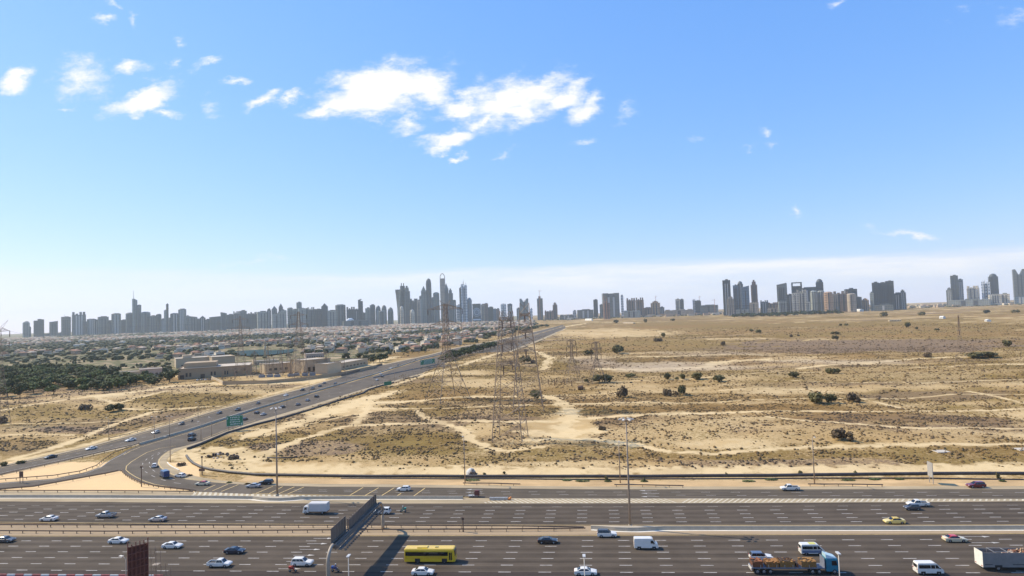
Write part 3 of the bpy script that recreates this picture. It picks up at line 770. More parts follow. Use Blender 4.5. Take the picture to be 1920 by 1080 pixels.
pipe('thin dark pipe lying in the verge in front of the thick pipe', [(640,897.5),(760,898.5),(960,898.6),(1120,899.5),(1300,898.5),(1440,898),(1620,897.5),(1740,897.8),(1920,900.5)], .22)
pipe('thick black pipe following the lower edge of the diagonal road', [(352,843),(375,834.5),(425,813.3),(480,797),(530,784.6),(580,769.5),(630,753.2),(680,738.2),(690,731.7),(715,724),(738,718)], .55)
pipe('short dark pipe section on the pale sand right of the diagonal road', [(755,711),(770,709),(785,705.5)], .35)
pipe('short dark pipe lying on bare sand beyond the tall lamp mast', [(501,858.7),(530,859.2),(558,858)], .25)

# ------------------------------------------------------------ masts, lamps, signs
M_pole = mat('lamp_pole_paint', (0.34, 0.26, 0.19), 0.6, metal=.2, var=.15, scale=.6)
M_polelt = mat('pale_pole_paint', (0.62, 0.56, 0.47), 0.6, var=.15, scale=.6)
M_lens = mat('lamp_lens', (0.5, 0.49, 0.46), 0.3, var=0)
def high_mast(px, py, h, label, heads=6):
    p = at(px, py); c = thing('high_mast_lamp', label, 'lamp mast', (p.x, p.y, 0)); 
    b = MB(); b.path([(0, 0, 0), (0, 0, h*.5), (0, 0, h)], [.32, .23, .14], 10); b.build('mast', M_pole, c, smooth=True)
    b = MB(); b.tube((0, 0, 0), (0, 0, .9), .55, .5, 10); b.build('base', M_conc, c)
    b = MB(); b.tube((0, 0, h-.25), (0, 0, h+.1), .5, .5, 12)
    for i in range(heads):
        a = 2*math.pi*i/heads; b.tube((0, 0, h), (math.cos(a)*1.3, math.sin(a)*1.3, h+.1), .05, .05, 5)
    b.build('lamp_ring', M_pole, c)
    hm = MB(); hm.box(-.45, .45, -.26, .26, -.1, .14); hme = hm.mesh('lamp_head', M_polelt)
    for i in range(heads):
        a = 2*math.pi*i/heads; o = part_mesh('lamp_head', hme, c, (math.cos(a)*1.5, math.sin(a)*1.5, h+.1)); o.rotation_euler = (0, .3, a)
    return c
high_mast(520, 931.5, 27.6, 'tall lamp mast standing on the widened barrier by the exit road')
high_mast(1182, 990.5, 27.2, 'tallest lamp mast standing on the median barrier right of centre')
def street_lamp(p, h, label, arm=1.8, rz=0, double=False, r=.1, group=None):
    c = thing('street_lamp', label, 'street lamp', (p.x, p.y, p.z), rz, group)
    b = MB(); b.path([(0, 0, 0), (0, 0, h*.6), (0, 0, h-.4)], [r*1.4, r, r*.75], 7); b.build('pole', M_pole if h > 9 and h < 11.5 or group else M_pole, c, smooth=True)
    for s in ((1, -1) if double else (1,)):
        b = MB(); b.path([(0, 0, h-.5), (0, .4*arm*s, h-.1), (0, arm*s, h)], r*.55, 5); b.build('arm', M_pole, c)
        b = MB(); b.box(-.2, .2, (arm-.1)*s if s > 0 else -arm-.75, arm+.75 if s > 0 else (-arm+.1), h-.08, h+.1); b.build('lamp_head', M_polelt, c)
    return c
street_lamp(at(872, 905.5), 15.5, 'slim lamp post left of centre beyond the exit road', 1.6, math.pi, r=.14)
street_lamp(at(1163, 905.5), 13.5, 'lamp post just left of the tallest mast beyond the exit road', 1.6, math.pi, r=.14)
street_lamp(at(1527.5, 907.5), 14.5, 'lamp post beyond the exit road in front of a lone round shrub', 1.6, math.pi, r=.14)
street_lamp(at(319.3, 866.5), 10.5, 'lamp post on the traffic island inside the slip road bend', 1.5, 2.4, r=.13)
for i, (x, y, h, lb) in enumerate([(204,826,11,'lamp post beside the upper carriageway above the pale sedan'),(289.5,824.5,11,'lamp post on the barrier of the diagonal road'),(371.5,784,9,'thin lamp post at the sandy road edge left of the green sign'),
        (377,826.5,9,'lamp post at the lower road edge below the green sign'),(397,817,9,'short lamp post at the lower edge just left of the green sign'),(318,819,10,'thin lamp post rising above the median of the diagonal road'),
        (580,738,11,'distant lamp post on the barrier below the substation'),(650,717,11,'lamp post on the barrier left of the small green sign'),(776,703,12,'lamp post at the road edge right of the small green sign'),(740,712,12,'lamp post at the road edge behind the small green sign'),
        (538,762,10,'lamp post among dark cars on the diagonal road'),(858,684,12,'far lamp post by the dark bushes on the diagonal road')]):
    street_lamp(at(x, y), h, lb, 1.5, 1.2, double=(i in (1, 5, 6, 7)), r=.1)
for x, lb in ((653, 'grey street lamp in front of the arched gantry foot'), (1095, 'grey street lamp in front of the white car at the bottom centre'), (1572, 'pale street lamp in front of the teal truck cab')):
    d = 112.0; h = 12.0
    for _ in range(30):
        q = at(x, 1042 if x != 1572 else 1037, h)
    q = Vector((q.x, q.y, -.05)); 
    c = thing('street_lamp', lb, 'street lamp', q)
    b = MB(); b.path([(0, 0, 0), (0, 0, 7), (0, 0, h-.1)], [.13, .09, .07], 8); b.build('pole', M_polelt, c, smooth=True)
    b = MB(); b.box(-.25, .25, -.5, .75, h-.1, h+.08); b.build('lamp_head', M_lens, c)
# roadside sign posts
M_signback = mat('sign_back_steel', (0.30, 0.27, 0.23), .6, metal=.3, var=.15, scale=1)
M_brown = mat('brown_board', (0.16, 0.085, 0.05), .7, var=.2)
def post_sign(name, label, posts, z0, z1, mpanel, depth=.12, m_post=None, extra=None):
    P = [at(*q) for q in posts]; o = P[0]; c = thing(name, label, 'road sign', (o.x, o.y, 0))
    d = (P[-1]-P[0]); L = d.length; d.normalize(); nn = Vector((-d.y, d.x, 0))
    for q in P:
        b = MB(); b.tube((q.x-o.x, q.y-o.y, 0), (q.x-o.x, q.y-o.y, z1-.1), .1, .1, 6); b.build('post', m_post or M_rail, c)
    a0 = -d*L*.18; a1 = d*L*1.18
    b = MB(); w = nn*depth/2; off = nn*(-.18)
    pts = [a0-w+off, a1-w+off, a1+w+off, a0+w+off]
    b.loft([[(v.x, v.y, z0) for v in pts], [(v.x, v.y, z1) for v in pts]]); pan = b.build('panel', mpanel, c)
    return c, a0, a1, off-w, nn, pan
M_green = mat('sign_green', (0.012, 0.17, 0.085), .5, var=.08)
M_signwhite = mat('sign_white', (.8, .82, .8), .5, var=0)
def big_green(label, posts, z0, z1, seed, face=1, lines=4, marks=True):
    c, a0, a1, off, nn, pan = post_sign('direction_sign', label, posts, z0, z1, M_green, m_post=M_rail)
    if not marks: return c
    rr = random.Random(seed); b = MB(); o2 = off-nn*.02; H = z1-z0
    def strip2(u0, u1, v0, v1):
        A = a0.lerp(a1, u0)+o2; B = a0.lerp(a1, u1)+o2
        b.quad((A.x, A.y, z0+H*v0), (B.x, B.y, z0+H*v0), (B.x, B.y, z0+H*v1), (A.x, A.y, z0+H*v1))
    for k in range(lines):       # rows of lettering too far off to read
        v = .86-k*.21; u = .2+rr.random()*.06
        while u < .8:
            w = rr.uniform(.03, .07); strip2(u, u+w*.55, v-.07, v+.02); strip2(u+w*.2, u+w*.9, v-.09, v-.065); u += w+rr.uniform(.015, .04)
    for u, v in ((.05, .72), (.88, .12)):     # arrows in two corners
        A = a0.lerp(a1, u)+o2; B = a0.lerp(a1, u+.06)+o2; Cc = a0.lerp(a1, u+.03)+o2
        b.add([(A.x, A.y, z0+H*(v+.06)), (B.x, B.y, z0+H*(v+.06)), (Cc.x, Cc.y, z0+H*(v+.16))], [(0, 1, 2)]); strip2(u+.02, u+.04, v-.08, v+.07)
    for (u0, u1, v0, v1) in ((0.01, .99, .97, .985), (0.01, .99, .015, .03), (.008, .016, .015, .985), (.984, .992, .015, .985)): strip2(u0, u1, v0, v1)
    b.build('lettering', M_signwhite, c)
    return c
big_green('large green direction sign on three posts beside the diagonal road', [(429,808),(437,807.4),(452,806)], 2.3, 7.6, 5)
big_green('distant green direction sign over the diagonal road, left of the dark bushes', [(792,690),(801,688.5),(812,687)], 3.2, 8.6, 6)
big_green('small faded green sign at the lower edge of the diagonal road', [(722,727),(732,725.5)], 1.6, 4.6, 7, marks=False)
post_sign('road_sign', 'small brown board on two posts standing in the orange sand', [(37.5,906),(43,905.5)], 2.2, 4.2, M_brown)
c, *_ = post_sign('road_sign', 'tall pale sign on two steel posts beyond the exit road', [(1743,904.5),(1750,908)], 2.0, 6.3, mat('sign_pale', (.33, .31, .28), .6), m_post=M_galv)
def pole_box(px, py, h, label, board=None):
    p = at(px, py); c = thing('sign_pole', label, 'pole', (p.x, p.y, 0))
    b = MB(); b.tube((0, 0, 0), (0, 0, h), .18, .14, 8); b.build('pole', mat('brown_pole', (.13, .08, .05), .7), c)
    if board: b = MB(); b.box(-1.1, 1.1, -.25, -.05, board, board+.9); b.build('board', M_brown, c)
    b = MB(); b.box(-.3, .3, -.22, .22, h-.6, h); b.build('cap_box', mat('brown_pole', 0), c)
    return c
pole_box(379, 890.5, 6.8, 'thick brown pole with a small board by the bend of the black pipe', 1.4)
pole_box(265.3, 912.5, 7.0, 'short dark pole on the sand outside the slip road bend')
# dark post on the median
pole_box(868.5, 997, 3.6, 'thin dark post standing in the median guard rails')

# ------------------------------------------------------------ arched sign gantry
M_beige = mat('gantry_paint', (0.36, 0.29, 0.21), .55, var=.15, scale=.8)
M_truss = mat('gantry_truss_steel', (0.17, 0.14, 0.11), .7, metal=.0, var=.15, scale=1.5)
M_panel = mat('gantry_panel_back', (0.17, 0.125, 0.09), .8, metal=.0, var=.2, scale=.7)
gb = at(718, 990.5)
GXo = gb.x; c = thing('sign_gantry', 'curved steel sign gantry spanning the near carriageway', 'gantry', (gb.x, gb.y, 0))
def arch(y0, s, zt, xo=0):
    pts = []; 
    for i in range(5): pts.append((xo, y0, 4.4*i/4))
    for i in range(1, 9):
        a = math.pi/2*i/8; pts.append((xo, y0-s*2.9*(1-math.cos(a)), 4.4+(zt-4.4)*math.sin(a)))
    return pts
SP = 34.3
b = MB(); b.path(arch(0, 1, 7.3), [.42]*5+[.40-.012*i for i in range(8)], 12); b.build('column', M_beige, c, smooth=True)
b = MB(); b.path(arch(-SP, -1, 7.3, -1.2), [.42]*5+[.40-.012*i for i in range(8)], 12); b.build('column', M_beige, c, smooth=True)
b = MB(); ya, yb = -2.7, -SP+2.7
gx = lambda y: -1.2*(-y/SP)
for dx, dz in ((-.5, 0), (.5, 0), (-.5, -1.0), (.5, -1.0)): b.tube((gx(ya)+dx, ya, 7.4+dz), (gx(yb)+dx, yb, 7.4+dz), .11, .11, 6)
n_ = 22
for i in range(n_):
    y0 = ya+(yb-ya)*i/n_; y1 = ya+(yb-ya)*(i+1)/n_; a0, a1 = gx(y0), gx(y1)
    for dx in (-.5, .5): b.tube((a0+dx, y0, 6.4 if i % 2 else 7.4), (a1+dx, y1, 7.4 if i % 2 else 6.4), .05, .05, 4)
    b.tube((a0-.5, y0, 7.4), (a0+.5, y0, 7.4), .05, .05, 4); b.tube((a0-.5, y0, 6.4), (a1+.5, y1, 6.4), .05, .05, 4)
b.box(gx(-17)-.52, gx(-17)+.52, yb, ya, 6.55, 7.25)
b.build('truss', M_truss, c)
b = MB()
for y0, y1, z0, z1 in ((-2.6, -22.2, 6.5, 9.6), (-22.2, -SP+3.2, 6.3, 10.5)):
    b.box(gx(y0)-.95, gx(y0)-.88, y1, y0, z0, z1)
sp = b.build('sign_panel', M_panel, c)
b = MB(); y = -2.7
while y > -SP+3.3:
    zt = 9.55 if y > -22.4 else 10.45; zb = 6.85 if y > -22.4 else 6.45
    b.box(gx(y)-.87, gx(y)-.62, y-.07, y+.07, zb, zt); y -= 1.45
b.build('panel_rib', mat('rib_steel', (.26, .20, .145), .7, metal=.0), sp)
b = MB(); y = -3.2
while y > -SP+3.3: b.box(.5, 1.5, y-.05, y+.05, 6.3, 6.42); b.box(1.2, 1.6, y-.3, y+.1, 5.95, 6.2); y -= 1.2
b.box(gx(-17)+.45, gx(-17)+1.25, -SP+3, -3, 6.22, 6.3)
b.build('walkway', M_truss, c)

# ------------------------------------------------------------ near edge: barriers, hoarding, scaffolding
M_rw = mat('red_plastic', (.42, .09, .07), .5, var=.2); M_wp = mat('white_plastic', (.62, .58, .53), .5, var=.12)
bm = MB()
bm.loft([[(-.95, y, z) for y, z in ((-.25, 0), (.25, 0), (.1, .8), (-.1, .8))], [(.95, y, z) for y, z in ((-.25, 0), (.25, 0), (.1, .8), (-.1, .8))]])
bmr = bm.mesh('road_block', M_rw); bmw = bm.mesh('road_block', M_wp)
for i in range(20):
    x = at(0, 1078).x+i*2.05
    for mm, nm, dx in ((bmr, 'red', 0), ):
        o = bpy.data.objects.new('road_block', bmr if i % 2 else bmw); COL.objects.link(o); o.location = (x, 130.0+dn(x), 0)
        tag(o, 'dusty red plastic road block in the row at the bottom left' if i % 2 else 'dusty white plastic road block in the row at the bottom left', 'road block', 'road blocks along the near edge')
M_rust = mat('rust_red_steel', (0.085, 0.028, 0.022), .8, var=.3, scale=1.2)
H0 = 18.0
q1 = at(239, 1020, H0); q2 = at(277, 1011, H0)
dv = (q2-q1); dv.z = 0; L = dv.length; dn_ = dv.normalized(); nn = Vector((-dn_.y, dn_.x, 0))
c = thing('hoarding', 'dark red steel hoarding frame seen from behind at the bottom left', 'hoarding', (q1.x, q1.y, 0), math.atan2(dn_.y, dn_.x))
b = MB(); b.box(0, L, .02, .1, 4, H0-.6); b.build('sheet', M_rust, c)
b = MB()
for i in range(6): x = L*i/5; b.box(x-.07, x+.07, -.18, .0, 3.4, H0+(.35 if i in (0, 5) else -.2 if i < 2 else .1))
for k in range(12): z = 4+k*1.22; b.box(-.05, L+.05, -.3, -.19, z-.06, z+.06)
for k in range(6):
    b.tube((0, -.25, 4+k*2.3), (L, -.25, 5.8+k*2.3), .05, .05, 4)
b.build('frame', mat('rust_frame', (.13, .05, .038), .8, var=.3), c)
for x in (0.3, L-.3):
    b = MB(); b.box(x-.2, x+.2, -.25, .1, 0, 4.1); b.build('leg', M_rust, c)
# scaffolding on its right
M_scaf = mat('scaffold_tube', (.20, .15, .12), .6, metal=.3)
q3 = at(283, 1030, 16.0); c = thing('scaffolding', 'thin stepped tube scaffolding right of the dark red hoarding', 'scaffolding', (q3.x, q3.y, 0))
b = MB()
for i, ht in enumerate((16.2, 16.0, 13.2, 12.4, 9.6)):
    for yy in (0, 1.1):
        b.tube((i*.95, yy, 0), (i*.95, yy, ht), .03, .03, 4)
    if i:
        for k in range(int(ht/1.3)): b.tube(((i-1)*.95, 0, 1+k*1.3), (i*.95, 0, 1+k*1.3), .022, .022, 4)
        for k in range(int(ht/2.6)): b.tube(((i-1)*.95, 0, 1+k*2.6), (i*.95, 0, 3.6+k*2.6 if 3.6+k*2.6 < ht else ht), .02, .02, 4)
b.build('tube_frame', M_scaf, c)
b = MB(); [b.box(0, 3.8-k*.9, 0, 1.1, 3+k*3.4, 3.05+k*3.4) for k in range(4)]; b.build('deck', mat('deck_board', (.3, .24, .18), .8), c)
q4 = at(236, 1045, 14.0); street_lamp(Vector((q4.x, q4.y, 0)), 14.0, 'grey street lamp half hidden by the left edge of the dark red hoarding', 1.0, 1.2)
# ------------------------------------------------------------ vehicles
M_glass = mat('car_glass', (0.012, 0.013, 0.015), 0.08, var=0, spec=.8)
M_tyre = mat('tyre_rubber', (0.018, 0.017, 0.016), .85, var=.1)
M_rim = mat('wheel_rim', (0.30, 0.30, 0.30), .35, metal=.7, var=0)
M_trim = mat('black_trim', (0.02, 0.02, 0.02), .6, var=0)
M_lamp = mat('headlight_glass', (.65, .66, .68), .12, var=0)
M_red = mat('tail_light_red', (.35, .015, .012), .25, var=0)
def paint(nm, col, rough=.28, metal=.0): return mat('paint_'+nm, col, rough, metal, var=.05, scale=.8, coat=.6)
PW = paint('white', (.74, .69, .60)); PS = paint('silver', (.42, .41, .40), .3, .5); PG = paint('grey', (.10, .095, .095), .3, .3); PK = paint('black', (.014, .014, .017))
PN = paint('navy', (.012, .018, .035)); PB = paint('blue', (.02, .05, .14)); PRd = paint('red', (.16, .014, .016)); PC = paint('cream', (.66, .56, .36)); PY = paint('yellow', (.66, .43, .02))
PRoof = paint('roof_red', (.50, .03, .02)); PBe = paint('beige', (.5, .44, .34))
_mesh = {}
def wheel_mesh(r, w):
    k = ('wheel', r, w)
    if k not in _mesh:
        b = MB(); n = 16; prof = [(r*.62, -w/2), (r*.95, -w/2), (r, -w/2+.03), (r, w/2-.03), (r*.95, w/2), (r*.62, w/2)]
        b.loft([[(math.cos(2*math.pi*i/n)*a, y, math.sin(2*math.pi*i/n)*a) for i in range(n)] for a, y in prof], cap=False)
        me1 = b.mesh('wheel', M_tyre, True)
        b = MB(); prof = [(.001, -w/2+.02), (r*.2, -w/2+.0), (r*.63, -w/2+.05), (r*.63, w/2-.05), (r*.2, w/2), (.001, w/2-.02)]
        b.loft([[(math.cos(2*math.pi*i/n)*a, y, math.sin(2*math.pi*i/n)*a) for i in range(n)] for a, y in prof], cap=False)
        _mesh[k] = (me1, b.mesh('rim', M_rim))
    return _mesh[k]
def add_wheels(c, xs, hw, r=.33, w=.22):
    me, rm = wheel_mesh(r, w)
    for x in xs:
        for s in (-1, 1):
            t = part_mesh('wheel', me, c, (x, s*(hw-w/2+.02), r)); part_mesh('rim', rm, t, (0, s*.012, 0))
def shell(key, st, arches, r_arch, hw_fn, m_index=0):
    """lofted lower body: st = [(x, z_bottom, z_top)], wheel arches cut up into the bottom edge"""
    if key in _mesh: return _mesh[key]
    xs = set([a[0] for a in st])
    for a in arches:
        for k in range(-4, 5): xs.add(round(a+r_arch*math.sin(math.pi/2*k/4), 3))
    xs = sorted(xs); X = [a[0] for a in st]; rings = []
    for x in xs:
        zb = float(np.interp(x, X, [a[1] for a in st])); zt = float(np.interp(x, X, [a[2] for a in st]))
        z2 = zb
        for a in arches:
            if abs(x-a) <= r_arch: z2 = max(z2, .30+math.sqrt(max(0, r_arch**2-(x-a)**2)))
        z2 = min(z2, zt-.08)
        w = hw_fn(x); zm = zb+(zt-zb)*.55; zm = max(zm, z2+.03)
        ring = [(x, -w*.97, z2), (x, -w, (z2+zm)/2), (x, -w, zm), (x, -w*.965, zt-.05*(zt-zb)), (x, -w*.86, zt), (x, 0, zt+.02),
                (x, w*.86, zt), (x, w*.965, zt-.05*(zt-zb)), (x, w, zm), (x, w, (z2+zm)/2), (x, w*.97, z2), (x, 0, z2)]
        rings.append(ring)
    b = MB(); b.loft(rings); _mesh[key] = b.mesh(key, [M_trim], False)
    return _mesh[key]
def cabin_mesh(key, x0, x1, x2, x3, zb, zt, wb, wt):
    """greenhouse: base from x0 to x3, roof from x1 to x2"""
    if key in _mesh: return _mesh[key]
    b = MB()
    def ring(z, a, d, w): 
        return [(a, -w*.9, z), (a+.06, -w, z), (d-.08, -w, z), (d, -w*.88, z), (d, w*.88, z), (d-.08, w, z), (a+.06, w, z), (a, w*.9, z)]
    f = .55
    b.loft([ring(zb, x0, x3, wb), ring(zb+(zt-zb)*f, x0+(x1-x0)*f, x3+(x2-x3)*f, wb+(wt-wb)*f), ring(zt-.05, x1, x2, wt), ring(zt, x1+.12, x2-.12, wt*.86)])
    _mesh[key] = b.mesh(key, [M_trim]); return _mesh[key]
def side_glass(c, x0, x1, x2, x3, zb, zt, wb, wt, pillars=(0.5,), name='side_window', key=''):
    k = ('sg', key)
    if k not in _mesh:
        out = []
        za, zc = zb+(zt-zb)*.10, zb+(zt-zb)*.84
        la, ra = x0+(x1-x0)*.10+.14, x3+(x2-x3)*.10-.14; lc, rc = x0+(x1-x0)*.84+.12, x3+(x2-x3)*.84-.10
        cuts = [0]+list(pillars)+[1]
        for s in (-1, 1):
            b = MB(); e = .012
            for i in range(len(cuts)-1):
                u0, u1 = cuts[i]+(.012 if i else 0), cuts[i+1]-(.012 if i < len(cuts)-2 else 0)
                wa, wc = wb+(wt-wb)*.10+e, wb+(wt-wb)*.84+e
                q = [(la+(ra-la)*u0, s*wa, za), (la+(ra-la)*u1, s*wa, za), (lc+(rc-lc)*u1, s*wc, zc), (lc+(rc-lc)*u0, s*wc, zc)]
                b.add(q if s < 0 else q[::-1], [(0, 1, 2, 3)])
            out.append(b.mesh(name, M_glass))
        e = .015; W0 = wb*.84; W1 = wt*.86
        def pane(xa, xc, s):
            b = MB(); za_, zc_ = zb+(zt-zb)*.08, zb+(zt-zb)*.90
            a = xa+(xc-xa)*.08+s*e; d = xa+(xc-xa)*.90+s*e
            q = [(a, -W0, za_), (a, W0, za_), (d, W1, zc_), (d, -W1, zc_)]
            b.add(q if s > 0 else q[::-1], [(0, 1, 2, 3)]); return b.mesh('windscreen', M_glass)
        out.append(pane(x3, x2, 1)); out.append(pane(x0, x1, -1)); _mesh[k] = out
    l, r_, f, bk = _mesh[k]
    part_mesh(name, l, c); part_mesh(name, r_, c); part_mesh('windscreen', f, c); part_mesh('rear_window', bk, c)
def lamps(c, xf, xr, w, zf, zr, sz=.2, h=.14):
    k = ('hl', sz, h)
    if k not in _mesh:
        b = MB(); b.box(-.05, .05, -sz, sz, -h/2, h/2); _mesh[k] = (b.mesh('headlight', M_lamp), b.mesh('tail_light', M_red))
    for s in (-1, 1):
        part_mesh('headlight', _mesh[k][0], c, (xf, s*w, zf)); part_mesh('tail_light', _mesh[k][1], c, (xr, s*w, zr))
def mirrors(c, x, w, z, m):
    if 'mir' not in _mesh: b = MB(); b.box(-.08, .08, -.1, .1, -.07, .07); _mesh['mir'] = b.mesh('mirror', [M_trim])
    for s in (-1, 1): part_mesh('mirror', _mesh['mir'], c, (x, s*(w+.08), z), m)
DIM = {'sedan': (4.75, 1.84), 'suv': (4.75, 1.92), 'hatch': (4.3, 1.8), 'pickup': (5.3, 1.86), 'small': (3.7, 1.65)}
def car(kind, label, p, hd, body, roof=None, group=None, sc=1.0, cat=None, name=None):
    c = thing(name or {'sedan': 'saloon_car', 'suv': 'suv', 'hatch': 'hatchback', 'pickup': 'pickup_truck', 'small': 'small_car'}[kind], label,
              cat or ('pickup' if kind == 'pickup' else 'car'), (p.x, p.y, p.z+.012), hd, group)
    c.scale = (sc, sc, sc); roof = roof or body
    if kind == 'sedan':
        fn = lambda x: .92*(1-max(0, abs(x)-1.7)**2*.22)
        st = [(-2.37, .42, .70), (-2.33, .32, .90), (-2.2, .26, 1.0), (-1.75, .22, 1.04), (-1.0, .2, .98), (.9, .2, .96), (1.5, .22, .90), (2.1, .24, .78), (2.32, .30, .66), (2.38, .38, .52)]
        A, ra, wr = (-1.42, 1.42), .37, .33; cab = (-1.85, -.95, .35, 1.15, .94, 1.44, .84, .64)
        lp = (2.27, -2.34, .66, .66, .84)
    elif kind == 'hatch':
        fn = lambda x: .90*(1-max(0, abs(x)-1.6)**2*.22)
        st = [(-2.15, .42, .75), (-2.1, .3, 1.0), (-1.9, .24, 1.04), (-.6, .2, 1.0), (.8, .2, .98), (1.3, .22, .93), (1.9, .24, .80), (2.12, .3, .66), (2.17, .38, .52)]
        A, ra, wr = (-1.32, 1.3), .36, .32; cab = (-2.05, -1.6, .25, 1.1, .96, 1.5, .83, .64); lp = (2.07, -2.12, .64, .68, .95)
    elif kind == 'small':
        fn = lambda x: .82*(1-max(0, abs(x)-1.35)**2*.25)
        st = [(-1.85, .42, .75), (-1.8, .3, .95), (-1.6, .24, 1.0), (.6, .2, .97), (1.1, .22, .92), (1.62, .24, .80), (1.82, .3, .62)]
        A, ra, wr = (-1.16, 1.16), .34, .3; cab = (-1.75, -1.4, .2, 1.0, .94, 1.5, .76, .6); lp = (1.77, -1.82, .58, .66, .9)
    elif kind == 'suv':
        fn = lambda x: .96*(1-max(0, abs(x)-1.75)**2*.2)
        st = [(-2.37, .5, .85), (-2.33, .4, 1.05), (-2.2, .32, 1.12), (-.9, .3, 1.12), (.9, .3, 1.10), (1.4, .3, 1.06), (2.1, .32, .96), (2.33, .4, .80), (2.38, .48, .62)]
        A, ra, wr = (-1.42, 1.45), .42, .38; cab = (-2.28, -2.0, .2, 1.05, 1.08, 1.74, .88, .70); lp = (2.3, -2.35, .70, .84, 1.02)
    else:
        fn = lambda x: .93*(1-max(0, abs(x)-2.0)**2*.2)
        st = [(-2.65, .5, .82), (-2.62, .45, .84), (-1.0, .35, .84), (-.62, .34, 1.02), (-.5, .34, 1.1), (1.1, .34, 1.08), (1.6, .34, 1.03), (2.35, .36, .93), (2.6, .44, .76), (2.65, .52, .6)]
        A, ra, wr = (-1.62, 1.65), .41, .37; cab = (-.6, -.4, .72, 1.45, 1.05, 1.74, .86, .68); lp = (2.57, -2.62, .68, .80, .74)
    part_mesh('body', shell('body_'+kind, st, A, ra, fn), c, m=body)
    x0, x1, x2, x3, zb, zt, wb, wt = cab
    part_mesh('roof', cabin_mesh('roof_'+kind, *cab), c, m=roof)
    side_glass(c, *cab, pillars=(.5,) if kind in ('sedan', 'pickup', 'small') else (.36, .68), key=kind)
    add_wheels(c, A, .92 if kind != 'small' else .8, wr)
    lamps(c, lp[0], lp[1], lp[2], lp[3], lp[4], .17)
    mirrors(c, x3-.32, wb, zb+.06, body)
    if kind == 'pickup':
        k = 'bed'
        if k not in _mesh:
            b = MB()
            for s in (-1, 1): b.box(-2.62, -.62, s*.90-.05, s*.90+.05, .80, 1.12)
            b.box(-2.66, -2.58, -.9, .9, .75, 1.12); _mesh[k] = b.mesh('bed_wall', [M_trim])
            b = MB(); b.box(-2.56, -.66, -.84, .84, .845, .88); _mesh['bedf'] = b.mesh('bed_floor', M_trim)
        part_mesh('bed_wall', _mesh[k], c, m=body); part_mesh('bed_floor', _mesh['bedf'], c)
    return c
def on_lane(px, py): p = at(px, py); p.z = 0; return p
E_, W_ = 0.0, math.pi
# (kind, picture position of the middle of the footprint, heading, paint, roof, label)
for kind, px, py, hd, pt, rf, lb in [
 ('sedan', 92, 976, W_, PW, None, 'white saloon car at the far left of the opposite carriageway'),
 ('sedan', 296, 977, W_, PS, None, 'silver saloon car with dark rear window on the opposite carriageway, left'),
 ('pickup', 199, 970, W_, PS, None, 'silver pickup with a dark loaded bed on the opposite carriageway, left'),
 ('suv', 717, 963, W_, PW, None, 'white hatchback SUV passing behind the far leg of the arched gantry'),
 ('hatch', 757, 920, W_, PW, None, 'white hatchback on the exit road among yellow cross lines'),
 ('pickup', 1481, 919, W_, PW, None, 'white pickup on the exit road right of centre'),
 ('suv', 1830, 914, W_, PRd, None, 'dark red car stopped on the shoulder of the exit road'),
 ('pickup', 1721, 949, W_, PW, None, 'white pickup beside the hatched strip, behind a small grey car'),
 ('small', 1710, 955.5, W_, PG, None, 'small dark grey car in front of the white pickup at the hatched strip'),
 ('sedan', 1677, 981, W_, paint('taxi_yellow', (.68, .53, .17)), PY, 'cream taxi with a yellow roof on the opposite carriageway'),
 ('sedan', 10, 1016, E_, PG, None, 'grey saloon car cut by the left edge of the picture'),
 ('sedan', 222, 1018, E_, PW, None, 'white saloon car just left of the dark red hoarding'),
 ('sedan', 323, 1027, E_, PW, None, 'white saloon car just right of the dark red hoarding'),
 ('sedan', 440, 1037, E_, PN, None, 'dark navy saloon car above the white pickup'),
 ('pickup', 412, 1062, E_, PW, None, 'white double cab pickup with a black bed in the near lanes'),
 ('suv', 567, 1060, E_, PW, None, 'white SUV beside the red motorcycle'),
 ('sedan', 793, 1077, E_, PW, None, 'white saloon car below the yellow bus'),
 ('sedan', 1027, 1018, E_, PK, None, 'black saloon car in the near carriageway at centre'),
 ('suv', 1138, 1006, E_, PW, PK, 'white SUV with a black roof by the median'),
 ('sedan', 1098, 1077, E_, PW, None, 'white saloon car behind a grey street lamp at the bottom centre'),
 ('sedan', 1790, 1015, E_, PC, PRoof, 'cream taxi with a bright red roof near the white lane arrows'),
 ('suv', 1427, 1050, E_, PW, paint('roof_blue', (.09, .11, .16)), 'white SUV with a blue grey roof behind the flatbed truck load'),
 ('sedan', 380, 909.5, W_, PC, PRoof, 'cream taxi with a red roof leaving the slip road bend'),
 ('sedan', 475, 914, W_, PS, None, 'silver saloon car overlapped by a black SUV on the exit road'),
 ('suv', 499, 908, W_, PK, None, 'black SUV left of the tall lamp mast'),
 ('hatch', 338, 894.5, R(160), PW, None, 'white car entering the bend behind the small blue truck'),
 ('hatch', 290, 875.5, R(118), PW, None, 'white car in the middle of the slip road bend')]:
    car(kind, lb, on_lane(px, py), hd, pt, rf)
for o in list(bpy.data.objects):
    if o.get('label') == 'silver saloon car with dark rear window on the opposite carriageway, left': pass
def ddir(px):
    xs = [a for a, _ in UC_B]; ys = [b for _, b in UC_B]
    a = at(px-8, float(np.interp(px-8, xs, ys))); b = at(px+8, float(np.interp(px+8, xs, ys))); d = b-a
    return math.atan2(d.y, d.x)
up = lambda px: ddir(px)+math.pi
